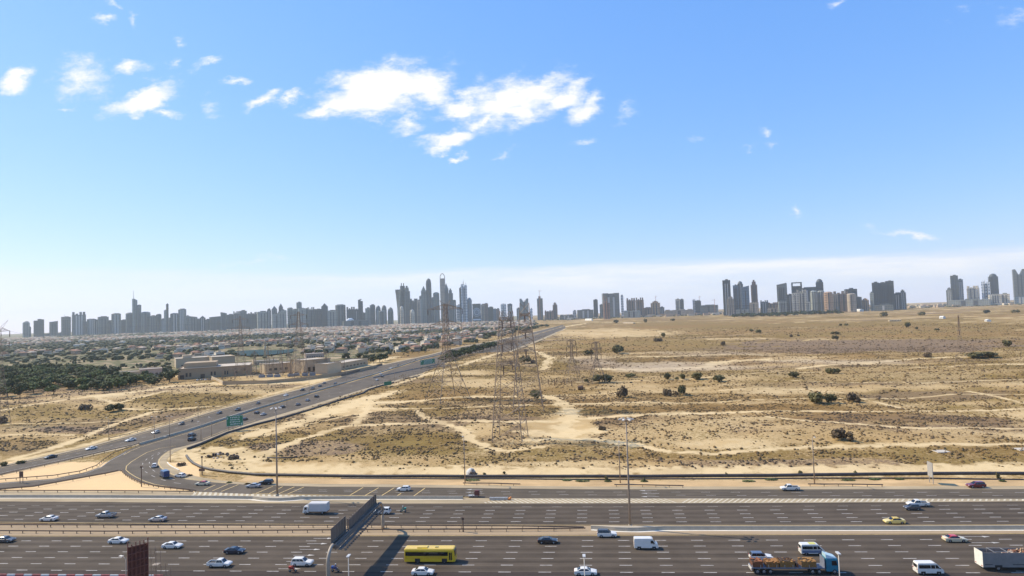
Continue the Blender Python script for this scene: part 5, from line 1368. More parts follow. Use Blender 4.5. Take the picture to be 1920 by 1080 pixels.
# wires
M_wire = mat('conductor', (.12, .10, .09), .5, var=0)
def wire(a, b_, sag, label):
    b = MB(); b.path([Vector(a).lerp(Vector(b_), i/14)-Vector((0, 0, sag*4*(i/14)*(1-i/14))) for i in range(15)], .035, 3)
    tag(b.build('power_line', M_wire), label, 'power line')
pL = on_ground(-12, 799)
wire((pL.x+11, pL.y-2, 55), (at(452, 706).x-8, at(452, 706).y, 56), 14, 'thin power line running from the left edge pylon towards the substation')

# ------------------------------------------------------------ substation
def gantry_frame(label, px, py, w, h, n, rz):
    p = at(px, py); c = thing('substation_frame', label, 'substation frame', (p.x, p.y, 0), rz)
    for i in range(n):
        x = w*i/(n-1); b = MB()
        for sx, sy in ((-.5, -.5), (.5, -.5), (.5, .5), (-.5, .5)): b.tube((x+sx, sy, 0), (x+sx*.5, sy*.5, h), .13, .1, 4)
        for k in range(6): b.tube((x-.5, -.5, h*k/6), (x+.45, -.45, h*(k+1)/6), .06, None, 3); b.tube((x+.5, -.5, h*k/6), (x-.45, -.45, h*(k+1)/6), .06, None, 3)
        b.tube((x, 0, h), (x, 0, h+2.5), .08, .04, 4); b.build('post', M_lat, c)
    b = MB(); b.tube((0, 0, h-.2), (w, 0, h-.2), .13, None, 4); b.tube((0, 0, h-1.1), (w, 0, h-1.1), .1, None, 4)
    for k in range(n*3): b.tube((w*k/(n*3), 0, h-1.1 if k % 2 else h-.2), (w*(k+1)/(n*3), 0, h-.2 if k % 2 else h-1.1), .06, None, 3)
    b.build('beam', M_lat, c)
    b = MB(); [b.tube((w*(k+.5)/(n*2), 0, h-1.1), (w*(k+.5)/(n*2), 0, h-3.2), .12, None, 5) for k in range(n*2)]; b.build('insulator', M_ins, c)
gantry_frame('steel substation frame at the left end of the switchyard', 418, 713, 22, 12, 3, R(18))
gantry_frame('steel substation frame in front of the beige hall corner', 470, 709, 30, 14, 4, R(20))
gantry_frame('tall steel substation frame in the middle of the switchyard', 497, 703, 34, 18, 5, R(22))
gantry_frame('steel substation frame beside the tall dense pylon', 545, 703, 28, 14, 4, R(24))
gantry_frame('steel substation frame at the right end of the switchyard', 590, 700, 30, 12, 4, R(26))
for x, y, h, lb in ((503, 704, 30, 'slender lattice mast left of the middle in the switchyard'), (527, 703, 28, 'slender lattice mast right of the middle in the switchyard'), (541, 701, 33, 'leaning slender lattice mast beside the dense pylon'), (612, 698, 22, 'short lattice mast at the right end of the switchyard'), (478, 706, 26, 'slender lattice mast near the left end of the switchyard')):
    pylon(lb, at(x, y), h, 4.5, .4, arms=((.9, .1),), waist=.7, ww=.4, top=.2, r=.13, name='lattice_mast')
M_tr = mat('transformer_grey', (.22, .23, .24), .6, var=.15)
for i, (x, y) in enumerate(((491, 709.5), (506, 709), (545, 708), (556, 706.5), (572, 706), (586, 705), (520, 709))):
    p = at(x, y); c = thing('transformer', ['leftmost grey transformer in the switchyard', 'grey transformer second from the left in the switchyard', 'rounded grey transformer left of the dense pylon', 'grey transformer below the dense pylon', 'grey transformer right of the dense pylon', 'rightmost grey transformer in the switchyard', 'grey transformer in the middle of the switchyard'][i], 'transformer', (p.x, p.y, 0), .4)
    b = MB(); b.box(-2.5, 2.5, -1.5, 1.5, .3, 3.6); b.box(-2.9, -2.5, -1.2, 1.2, .8, 3.2); b.box(2.5, 2.9, -1.2, 1.2, .8, 3.2); b.build('tank', M_tr, c)
    b = MB(); [b.tube((q, 0, 3.6), (q, 0, 5.4), .2, .12, 6) for q in (-1.5, 0, 1.5)]; b.tube((-1.8, .8, 4.2), (1.8, .8, 4.2), .4, None, 8); b.build('bushing', M_ins, c)

# ------------------------------------------------------------ buildings in the middle distance
M_bei = mat('wall_beige', (.44, .33, .205), .85, var=.08, scale=.06); M_bei2 = mat('wall_tan', (.36, .26, .155), .85, var=.08, scale=.06); M_bei3 = mat('wall_sand', (.50, .39, .25), .85, var=.08, scale=.06)
M_pink = mat('wall_pinkish', (.44, .33, .25), .85, var=.1, scale=.06); M_win = mat('dark_window', (.05, .045, .04), .3, var=0); M_rf = mat('flat_roof', (.50, .42, .32), .9, var=.12, scale=.08)
def hall(label, p0, p1, depth, h, m, wins=(), name='hall', doors=(), para=.8, blocks=()):
    a, b_ = at(*p0), at(*p1); d = b_-a; L = d.length; rz = math.atan2(d.y, d.x)
    c = thing(name, label, 'building', (a.x, a.y, 0), rz)
    b = MB(); b.box(0, L, 0, depth, 0, h); b.build('wall', m, c)
    b = MB(); b.box(-.3, L+.3, -.3, 0, h-.1, h+para); b.box(-.3, L+.3, depth, depth+.3, h-.1, h+para); b.box(-.3, 0, 0, depth, h-.1, h+para); b.box(L, L+.3, 0, depth, h-.1, h+para); b.build('parapet', m, c)
    b = MB(); b.box(.02, L-.02, .02, depth-.02, h, h+.06); b.build('roof', M_rf, c)
    for (f0, f1, z0, z1, n_) in wins:
        for k in range(n_):
            x0 = L*(f0+(f1-f0)*k/n_); x1 = x0+L*(f1-f0)/n_*.55; b = MB(); b.box(x0, x1, -.08, .02, h*z0, h*z1); b.build('window', M_win, c)
    for f in doors: b = MB(); b.box(L*f, L*f+4, -.1, .02, 0, 4.5); b.build('door', M_win, c)
    for f0, f1, g0, g1, hh in blocks: b = MB(); b.box(L*f0, L*f1, depth*g0, depth*g1, h+.06, h+hh); b.build('roof_block', m, c)
    return c
hall('large beige windowless hall left of the switchyard', (334,712.5), (470,704), 55, 10.3, M_bei2, wins=((.10, .2, .25, .62, 2), (.44, .53, .25, .62, 2), (.63, .70, .25, .6, 2), (.78, .84, .3, .6, 1)), doors=(.3, .02), blocks=((.05, .5, .3, .8, 5),))
hall('upper beige block behind the large hall, with a row of small dark windows', (330,692), (398,687.5), 40, 12.2, M_bei3, wins=((.14, .78, .28, .38, 6),), blocks=((.2, .45, .3, .6, 4),))
hall('rounded beige block at the back right of the large hall', (398,690), (441,687), 40, 13, M_bei, wins=((.1, .9, .2, .28, 3),))
hall('beige service building behind the switchyard frames', (498,702), (560,697), 25, 10, M_bei3, wins=((.1, .9, .35, .6, 5),))
hall('tan hall with a flat roof right of the tall dense pylon', (572,702), (620,697), 30, 14, M_bei, wins=((.1, .9, .2, .5, 4),))
hall('pale beige block with a rounded corner at the right end of the switchyard', (614,702), (640,697), 14, 10, M_bei3, wins=())
hall('long low beige wall building beside the diagonal road', (640,694), (690,684), 22, 7, M_bei, wins=((.05, .95, .3, .55, 7),))
hall('low pale shed with a flat roof in front of the dark trees', (222,711), (262,708.5), 18, 6.5, M_bei3, wins=((.1, .9, .3, .5, 4),))
hall('low tan building between the dark trees and the round tree', (262,709), (304,706), 22, 8.5, M_pink, wins=((.1, .9, .35, .55, 4),))
hall('small white gatehouse inside the tree belt', (107,716), (121,714.5), 8, 6, M_bei3, wins=((.2, .8, .4, .7, 2),))
hall('long pale low building on the slope behind the switchyard', (476,684), (523,681), 20, 4, M_bei3, wins=((.05, .95, .35, .6, 8),))
hall('beige low block behind the tall dense pylon', (574,674), (608,672), 24, 7, M_pink, wins=((.05, .95, .35, .6, 7),))
# boundary wall of the switchyard
wall_path('boundary_wall', 'long beige boundary wall along the front of the switchyard', 'wall', [(418,721.5),(500,720),(560,714.5),(640,704),(706,689.5)], .5, 3.2, M_bei2)
wall_path('boundary_wall', 'short bright boundary wall at the left corner of the switchyard', 'wall', [(397,711.5),(418,721.5)], .5, 3.2, M_bei3)
wall_path('boundary_fence', 'thin dark fence between the sandy track and the diagonal road', 'fence', [(640,706),(680,695),(717,684.5)], .12, 2.2, M_rail)
# water tower
p = at(497, 669.5); c = thing('water_tower', 'slim cream water tower standing by the lagoon', 'tower', (p.x, p.y, 0))
b = MB(); b.path([(0, 0, 0), (0, 0, 12), (0, 0, 19)], [1.9, 1.5, 1.6], 12); b.build('shaft', M_bei3, c, smooth=True)
b = MB(); b.path([(0, 0, 18), (0, 0, 19.5), (0, 0, 20.5)], [1.7, 2.6, 2.6], 12); b.path([(0, 0, 20.5), (0, 0, 25), (0, 0, 27.5)], [1.5, 1.3, .2], 12); b.build('tank', M_bei3, c, smooth=True)
# lagoon
M_water, n, b_ = new_mat('lagoon_water'); b_.inputs['Base Color'].default_value = (.028, .055, .052, 1); b_.inputs['Roughness'].default_value = .6; b_.inputs['Specular IOR Level'].default_value = .03
t = nd(n, 'ShaderNodeTexCoord'); no = nd(n, 'ShaderNodeTexNoise'); no.inputs['Scale'].default_value = .4; n.links.new(t.outputs['Object'], no.inputs['Vector']); bp = nd(n, 'ShaderNodeBump'); bp.inputs['Strength'].default_value = .5; n.links.new(no.outputs['Fac'], bp.inputs['Height']); n.links.new(bp.outputs[0], b_.inputs['Normal'])
r = MB(); r.poly([at(*q)[:2] for q in ((440,659),(470,656.5),(500,654.5),(545,653.5),(556,656),(545,661),(510,665),(470,667.5),(448,666))], 0.25); struct('water', r, M_water)

# ------------------------------------------------------------ skyline
def facade(name, col, glass, sx, sz, fr=.5, rough=.5):
    """wall colour with rows and columns of darker glass, sizes in metres"""
    if name in MATS: return MATS[name]
    m, n, b = new_mat(name); b.inputs['Roughness'].default_value = rough
    t = nd(n, 'ShaderNodeTexCoord'); sp = nd(n, 'ShaderNodeSeparateXYZ'); n.links.new(t.outputs['Object'], sp.inputs[0])
    def ma(op, x, y=None):
        q = nd(n, 'ShaderNodeMath', operation=op)
        for i, v in enumerate((x, y)):
            if v is None: continue
            if isinstance(v, (int, float)): q.inputs[i].default_value = v
            else: n.links.new(v, q.inputs[i])
        return q.outputs[0]
    def band(axis, size, frac):
        return ma('LESS_THAN', ma('FRACT', ma('DIVIDE', ma('ADD', axis, 1000.0), size)), frac)
    h = ma('ADD', sp.outputs[0], ma('MULTIPLY', sp.outputs[1], 1.0))
    k = ma('MULTIPLY', band(h, sx, fr), band(sp.outputs[2], sz, .62))
    mech = band(sp.outputs[2], 62, .045)
    no = nd(n, 'ShaderNodeTexNoise'); no.inputs['Scale'].default_value = .03; n.links.new(t.outputs['Object'], no.inputs['Vector'])
    mx = nd(n, 'ShaderNodeMix', data_type='RGBA'); n.links.new(k, mx.inputs[0]); mx.inputs[6].default_value = (*col, 1); mx.inputs[7].default_value = (*glass, 1)
    m2 = nd(n, 'ShaderNodeMix', data_type='RGBA'); n.links.new(mech, m2.inputs[0]); n.links.new(mx.outputs[2], m2.inputs[6]); m2.inputs[7].default_value = (col[0]*.45, col[1]*.45, col[2]*.45, 1)
    vm = nd(n, 'ShaderNodeVectorMath', operation='SCALE'); n.links.new(m2.outputs[2], vm.inputs[0]); n.links.new(ma('ADD', ma('MULTIPLY', no.outputs['Fac'], .5), .75), vm.inputs['Scale'])
    n.links.new(vm.outputs[0], b.inputs['Base Color']); return m
FC = {'d': facade('tower_dark', (.06, .075, .072), (.03, .035, .04), 9, 12, .6), 'g': facade('tower_grey', (.145, .155, .135), (.06, .065, .07), 8, 12, .5),
      'l': facade('tower_light', (.30, .31, .26), (.13, .14, .14), 10, 12, .45), 'b': facade('tower_beige', (.40, .32, .23), (.13, .11, .09), 9, 12, .4),
      'o': facade('tower_ochre', (.44, .28, .16), (.16, .10, .07), 10, 13, .4), 'r': facade('tower_brown', (.24, .155, .11), (.09, .06, .05), 9, 12, .45),
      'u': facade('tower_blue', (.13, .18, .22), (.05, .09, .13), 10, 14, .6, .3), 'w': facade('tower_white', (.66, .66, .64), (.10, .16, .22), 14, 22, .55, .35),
      'n': facade('tower_green', (.19, .215, .185), (.09, .11, .10), 12, 14, .5), 'c': facade('tower_cream', (.62, .54, .40), (.22, .18, .14), 10, 13, .35)}
FSTR = {'d': mat('strip_dark', (.03, .035, .04), .3, var=0), 'g': mat('strip_grey', (.07, .075, .08), .3, var=0), 'x': mat('strip_light', (.42, .41, .38), .5, var=0)}
def tower(px0, px1, ytop, D, fc, style, label, rnd, group):
    xc = (px0+px1)/2; p = along(xc, D); w = (px1-px0)*D/FPX; h = height_for(p, ytop); h = max(h, 12)
    rr = random.Random(rnd); rz = rr.choice((-.25, 0, .15, .3, YAW))-0.0
    ratio = rr.uniform(.7, 1.0); dep = w*ratio
    face = math.atan2(p.y, p.x)-math.pi/2; rz = face+rr.uniform(-.12, .12)
    c = thing('tower', label, 'tower', (p.x, p.y, 0), rz, group)
    W2, D2 = w/2*.96, dep/2; M = FC[fc]
    def rect(s=1, t=1): return [(-W2*s, -D2*t), (W2*s, -D2*t), (W2*s, D2*t), (-W2*s, D2*t)]
    def oval(s=1, n_=14): return [(math.cos(2*math.pi*i/n_)*W2*s, math.sin(2*math.pi*i/n_)*D2*s) for i in range(n_)]
    b = MB(); hb = h; parts = []
    if style in ('dome', 'bullet', 'round'):
        k = {'dome': .93, 'bullet': .86, 'round': .95}[style]; hb = h*k
        if style == 'dome': hb = h-min(h*.1, w*.55)
        if style == 'bullet': hb = h-w*.9
        pl = oval() if style != 'dome' else rect()
        b.prism(pl, 0, hb); b.build('body', M, c)
        b = MB(); rings = []; n_ = 6
        for i in range(n_+1):
            a = math.pi/2*i/n_; s = max(.03, math.cos(a)); q = oval(.97*s) if style != 'round' else oval(max(s, .55))
            if style == 'dome': q = oval(.86*s)
            rings.append([(x, y, hb+(h-hb)*math.sin(a)) for x, y in q])
        b.loft(rings); b.build('crown', M, c, smooth=False)
    elif style == 'flare':
        rings = []
        for i in range(13):
            f = i/12; s = .82+.22*abs(f-.45)**1.2*2+(.05 if f > .9 else 0); a = f*.9
            rings.append([(x*s*math.cos(a)-y*s*math.sin(a), x*s*math.sin(a)+y*s*math.cos(a), h*f) for x, y in rect(.9, 1)])
        b.loft(rings); b.build('body', M, c)
    elif style == 'slant':
        b.loft([[(x, y, 0) for x, y in rect()], [(x, y, h*.93 if x > 0 else h) for x, y in rect()]]); b.build('body', M, c)
    elif style == 'slantr':
        b.loft([[(x, y, 0) for x, y in rect()], [(x, y, h if x > 0 else h*.95) for x, y in rect()]]); b.build('body', M, c)
    elif style == 'step':
        b.prism(rect(), 0, h*.86); b.build('body', M, c)
        b = MB(); b.prism([(x*.62, y*.7) for x, y in rect()], h*.86, h*.95); b.prism([(x*.3, y*.4) for x, y in rect()], h*.95, h); b.build('crown', M, c)
    elif style == 'stepl':      # taller on the left
        b.box(-W2, W2*.1, -D2, D2, 0, h); b.box(W2*.1, W2, -D2*.9, D2*.9, 0, h*.95); b.build('body', M, c)
    elif style == 'stepr':
        b.box(-W2*.2, W2, -D2, D2, 0, h); b.box(-W2, -W2*.2, -D2*.9, D2*.9, 0, h*.94); b.build('body', M, c)
    elif style == 'point':
        hb = h*.90; b.prism(rect(), 0, hb*.97); b.build('body', M, c)
        b = MB(); b.prism([(x*.7, y*.7) for x, y in rect()], hb*.97, hb*1.01); b.prism([(x*.6, y*.6) for x, y in rect()], hb*1.01, h, top_scale=.05); b.build('crown', M, c)
    elif style == 'spire':
        hb = h*.80; b.loft([[(x, y, 0) for x, y in oval(1, 12)], [(x, y, hb*.96 if x > 0 else hb) for x, y in oval(1, 12)]]); b.build('body', M, c)
        b = MB(); b.tube((-W2*.4, 0, hb*.97), (-W2*.4, 0, h), 2.4, .8, 6); b.build('spire', M_galv, c)
    elif style == 'horns':
        hb = h*.85; b.prism(rect(), 0, hb); b.build('body', M, c)
        for s in (-1, 1): b = MB(); b.loft([[(s*W2*q, y, hb) for q, y in ((.15, -D2), (1, -D2), (1, D2), (.15, D2))], [(s*W2*q, y, h if q > .5 else hb+1) for q, y in ((.6, -D2), (1, -D2), (1, D2), (.6, D2))]]); b.build('crown_fin', M, c)
    elif style == 'twin':
        b.prism(rect(), 0, h*.93); b.build('body', M, c)
        for s in (-.5, .5): b = MB(); b.box(W2*s-W2*.17, W2*s+W2*.17, -D2*.3, D2*.3, h*.93, h); b.build('crown_fin', M, c)
    elif style == 'archtop':
        hb = h*.90; b.prism(rect(), 0, hb); b.build('body', M, c)
        for s in (-1, 1):
            b = MB(); b.path([(s*W2*.9, 0, hb), (s*W2*.85, 0, hb+(h-hb)*.5), (s*W2*.4, 0, hb+(h-hb)*.9), (0, 0, h)], 3.2, 6); b.build('crown_arch', M, c)
    elif style == 'frame':
        b.box(-W2, -W2*.75, -D2, D2, 0, h); b.box(W2*.75, W2, -D2, D2, 0, h); b.box(-W2, W2, -D2, D2, h, h+5); b.box(-W2*.75, W2*.75, -D2*.8, D2*.8, 0, h*.9); b.build('body', M, c)
    elif style == 'core':       # under construction with a crane
        b.box(-W2, W2, -D2, D2, 0, h*.86); b.build('body', M, c)
        b = MB(); b.box(-W2*.5, W2*.3, -D2*.5, D2*.5, h*.86, h*.95); b.build('core', FC['r'], c)
    elif style == 'masts':
        hb = h*.93; b.box(-W2, -W2*.15, -D2, D2, 0, hb); b.box(W2*.15, W2, -D2, D2, 0, hb*.985); b.box(-W2*.15, W2*.15, -D2*.8, D2*.8, 0, hb*.93); b.build('body', M, c)
        for s in (-.6, -.2, .6): b = MB(); b.tube((W2*s, 0, hb), (W2*s, 0, h if s < 0 else h*.98), 1.6, .8, 5); b.build('mast', M_galv, c)
    elif style == 'steps3':
        b.box(-W2, -W2*.34, -D2, D2, 0, h); b.box(-W2*.26, W2*.26, -D2, D2, 0, h*.985); b.box(W2*.34, W2, -D2, D2, 0, h); b.box(-W2*.9, W2*.9, -D2*.7, D2*.7, 0, h*.93); b.build('body', M, c)
    elif style == 'crenel':
        b.prism(rect(), 0, h*.88); b.build('body', M, c); b = MB(); [b.box(W2*(q-.16), W2*(q+.16), -D2*.8, D2*.8, h*.88, h*(.93+.07*(abs(q) < .3 or abs(q) > .7))) for q in (-.8, -.3, .25, .75)]; b.build('crown', M, c)
    else:
        b.prism(rect(), 0, h); b.build('body', M, c)
    if style in ('flat', 'stepl', 'stepr', 'plant', 'frame'):
        b = MB(); k = rr.uniform(.2, .5); b.box(-W2*k, W2*(k+.2), -D2*.5, D2*.5, h, h+rr.uniform(3, 7)) if style != 'frame' else b.box(-1, 1, -1, 1, h+5, h+9); b.build('roof_plant', FC['g'], c)
    # vertical glazing strips on the front
    if style not in ('flare', 'archtop') and w > 22:
        kk = rr.choice((1, 2, 2, 3)); hs = h*.84 if style not in ('flat', 'slant') else h*.9
        if style in ('bullet', 'dome', 'round'): hs = hb*.98; 
        if style in ('spire',): hs = hb*.9
        sm = FSTR['g'] if fc in ('l', 'b', 'c', 'o', 'w', 'n') else FSTR[rr.choice(('d', 'x', 'd'))]
        for q in range(kk):
            x = W2*(-.6+1.2*(q+.5)/kk); ww = W2*.11
            yy = -D2*(1 if style not in ('bullet', 'round', 'spire') else math.sqrt(max(.1, 1-(x/W2)**2)))
            b = MB(); b.box(x-ww, x+ww, yy-.7, yy+2.5, 4, hs); b.build('window_strip', sm, c)
    return c, h
def crane(p, h, reach, label, rz=0.5):
    c = thing('tower_crane', label, 'crane', (p.x, p.y, 0), rz)
    b = MB(); b.tube((0, 0, 0), (0, 0, h), 1.3, None, 4); b.build('mast', mat('crane_steel', (.35, .16, .1), .6), c)
    b = MB(); b.tube((-reach*.3, 0, h-4), (reach, 0, h-2), .9, .6, 4); b.tube((0, 0, h+6), (reach*.7, 0, h-2), .3, None, 3); b.tube((0, 0, h+6), (-reach*.3, 0, h-4), .3, None, 3); b.tube((0, 0, h), (0, 0, h+6), .7, .4, 4); b.build('jib', mat('crane_steel', 0), c)
G1 = 'hazy towers of the far left skyline'; G2 = 'tall towers left of the centre'; G3 = 'scattered towers right of the centre'; G4 = 'towers of the right hand cluster'; G5 = 'towers at the far right'
T = []
def rows(D, group, txt):
    for ln in txt.strip().split('\n'):
        a = ln.split('|'); x0, x1, yt = [float(v) for v in a[0].split()]; T.append((x0, x1, yt, D+(float(a[4]) if len(a) > 4 and a[4].strip() else 0), a[1].strip(), a[2].strip(), a[3].strip(), group))
rows(4700, G1, '''44 54.5 602|l|dome|pale domed tower, leftmost of the whole skyline
54 58 613|g|flat|thin low slab leaning on the leftmost domed tower
65 81 599|d|stepr|dark tower with a raised right half, second tower from the left
77 108 626|g|flat|long low grey block between two towers at the far left|200
94 107 602|g|slantr|grey tower rising behind the right end of the long low block
110 119 624|g|flat|low grey block touching the tower with an antenna
116.5 131.5 594|g|plant|square tower with a short antenna left of the broad tower
137 159 585|g|crenel|broadest grey tower of the left group, with a notched top
155 162.5 601|g|slant|lower shoulder joined to the right of the broad tower
164 180 597.5|d|round|dark tower with rounded shoulders just right of the broad tower
178 184.5 600|d|flat|narrow dark slab right of the round shouldered tower
185 202 594|g|flat|grey tower with a boxy cap, between two round topped ones
203 210 601|d|flat|thin dark slab left of a tall dome shaped tower
210 226 587|g|round|tall grey round topped tower left of the needle
226 238 600|d|flat|low dark block between two round topped towers|150
236.5 249.5 586|g|round|round topped tower immediately left of the needle tower
248.5 257.5 544|n|spire|tallest tower of the left skyline, curved with a thin needle
257 264.5 572|g|flat|slab attached to the right of the needle tower
265 281.5 584.5|g|round|wide round shouldered tower just right of the needle tower
281 293 592|g|flat|plain grey tower two right of the needle tower
293 302.5 588.5|d|round|small domed dark tower left of the glass sliver
302 309 598|g|flat|low grey tower below the left side of the glass sliver
308 313 580|l|slantr|pale lower half of the slender glass sliver tower
312 316 570|d|flat|tall dark half of the slender glass sliver tower
315.5 321 597|b|flat|narrow pinkish tower right of the glass sliver
320 336 587|d|round|dark rounded block left of the tall capped tower
335 349 578.5|g|round|tall grey tower with a rounded cap, left middle of the skyline
348.5 355 592|l|flat|narrow pale tower against the capped tower
354 369 592.5|g|slant|flat grey tower right of the capped tower
367 375 598|g|flat|low tower left of the small pointed tower
375 385 592|d|point|small dark pointed tower, left middle of the skyline
385 394 599|g|flat|lowest tower in the dip of the left skyline
394 414.5 593|d|slantr|broad grey tower right of the dip in the skyline
414.5 425 585|g|slant|grey tower with a slanted top, right of the dip
426 439 590|d|flat|dark tower behind the thin lattice pylon
438 448 583.5|g|crenel|grey notched tower behind the thin lattice pylon
449 462.5 583|g|flat|grey block right of the thin lattice pylon
461 471 589|d|flat|low dark tower right of the thin lattice pylon
470 484 585|d|crenel|dark notched tower left of the wide pale slab''')
rows(4600, G1, '''483 502 584.5|l|flat|wide pale slab left of two pointed towers
501 508.5 578|d|dome|slim dark domed tower right of the wide pale slab
510 519.5 573.5|g|point|first of two pointed towers left of the dense pylon
510 525 589|l|flat|pale lower tower in front of the first pointed tower|-150
523 531 569|d|point|sharp spired tower, second of the two pointed towers
522 537 582|l|stepr|pale stepped block under the sharp spired tower|-150
539 549.5 576.5|n|round|greenish round shouldered tower left of the dense pylon
548 558 580.5|n|flat|greenish flat tower behind the dense pylon
556.5 566 567|n|flat|tall greenish tower right behind the dense pylon
560 573 578|l|flat|pale tower in front of the tall greenish tower|-150
572 578 579|g|flat|narrow grey tower right of the pale one beside the dense pylon
577 590 576|g|crenel|grey notched tower between the dense pylon and the dark blocks
589 604.5 579.5|d|flat|pair of dark flat blocks left of the stepped pointed tower
603 615 568.5|d|point|dark stepped tower with a point, middle of the left skyline
614.5 631 582|l|flat|pale beige slab standing in front of darker towers|-200
629 648.5 570.5|g|round|widest rounded tower of the left skyline, with ribbed glass
650 666 575.5|d|crenel|dark notched tower right of the widest rounded one
665 672 580.5|d|flat|narrow dark tower left of the tall dark slab
672 681 562|d|stepl|tall slender dark slab standing above its neighbours
680 686 585|g|slant|low sloping tower at the foot of the tall slender slab
685 695.5 578|l|flat|pale tower right of the tall slender slab
694 704 572|g|flat|grey tower with a flat top left of three bullet shaped towers
704.5 714.5 573|g|bullet|left of three bullet shaped towers
710.5 721 583|g|round|low curved tower between two of the bullet shaped towers|-100
715.5 725.5 572|g|bullet|middle of three bullet shaped towers
727 738 576|g|bullet|right of three bullet shaped towers, standing alone''')
rows(5000, G2, '''745 760 543|d|flare|twisted tower with a flared top at the left of the tall group
752 760.5 531|d|twin|tower topped by two thin spikes behind the twisted tower|200
758.5 769.5 536|g|step|stepped tower right of the two spikes
750 757 574|c|bullet|small cream bullet tower below the twisted tower|-500
769 777.5 580|c|bullet|small cream rounded tower right of the other cream one|-500
770 784 560|d|crenel|dark block between the spiked tower and the tall domed tower
782.5 788.5 563|b|flat|slim pinkish beige tower in the tall group|-200
787 794.5 555|g|flat|grey shoulder tower left of the stepped pinnacle
790.5 800.5 536|n|point|stepped pinnacle tower left of the tall domed tower
800 810.5 522|d|bullet|tall domed tower, second highest of the whole skyline
809 815 558|g|flat|low grey tower right of the tall domed tower
813 825 548|n|round|greenish rounded tower between the two highest towers
826.5 836.5 513|b|archtop|highest tower of the skyline, with an open arched crown
834 842 531|g|point|tapering tower leaning on the right of the highest tower
841 850.5 541|g|step|grey stepped tower right of the highest tower
849 855.5 563|d|flat|dark low tower right of the stepped grey tower
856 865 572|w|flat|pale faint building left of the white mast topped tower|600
862.5 867.5 540|d|flat|dark edge tower at the left of the white mast topped tower
866 877 528|w|masts|white and glass tower topped with thin masts
876 885.5 558|u|dome|blue grey tower attached right of the mast topped tower
902 909 571|b|flat|beige slab right of the building with the round glass face
908 915.5 569|r|flat|brown tower right of the beige slab
915 925.5 576|d|flat|dark low tower left of the brown lattice head
925 931 579|u|flat|thin blue tower left of the brown lattice head
930.5 937 579|r|flat|brown narrow tower just left of the nearest pylon
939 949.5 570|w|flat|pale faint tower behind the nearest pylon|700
952 961 570|d|flat|dark square tower between the two big pylons
969 975.5 578|g|flat|grey low tower left of the greenish twin peaked tower
975 991.5 560|n|horns|greenish tower with two slanted peaks between pylons''')
rows(4600, G3, '''994 998.5 577|w|dome|tiny pale domed tower right of the twin peaked one
1007.5 1018.5 553|g|core|grey tower under construction with a red core
1021 1038 582|r|crenel|brown stepped palace like block left of a brown tower
1036.5 1045.5 567|r|step|slim brown stepped tower right of the construction tower
1074 1080.5 583|w|flat|tiny pale tower in the wide gap of the skyline
1082 1112 581|g|flat|long flat grey block in the wide gap of the skyline
1113 1121.5 562|d|flat|thin dark tower left of the three bladed grey tower
1124.5 1131 571|g|flat|grey low tower behind the brown construction tower
1130 1161 550|g|steps3|big grey tower made of three upright blades
1131 1144 563|r|core|brown unfinished tower in front of the three bladed tower|-600
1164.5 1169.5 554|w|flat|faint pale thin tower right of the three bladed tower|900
1175 1192 559|r|crenel|ornate brown tower, left of an ornate pair
1192.5 1207.5 558|r|crenel|ornate brown tower, right of an ornate pair
1206.5 1222 577|r|flat|low brown block right of the ornate pair
1221 1237.5 564|o|step|orange brown stepped tower right of the ornate pair
1236 1245.5 576|g|flat|low grey block right of the orange brown tower
1267 1275.5 561|c|flat|cream half of a small two coloured tower
1275 1282.5 561.5|g|flat|grey half of a small two coloured tower
1299 1304.5 562|w|flat|faint pale block behind a small dark tower|700
1304 1314.5 564|d|flat|small dark square tower with a long low block beside it
1314 1345.5 572|g|flat|long low dark block under two faint cranes''')
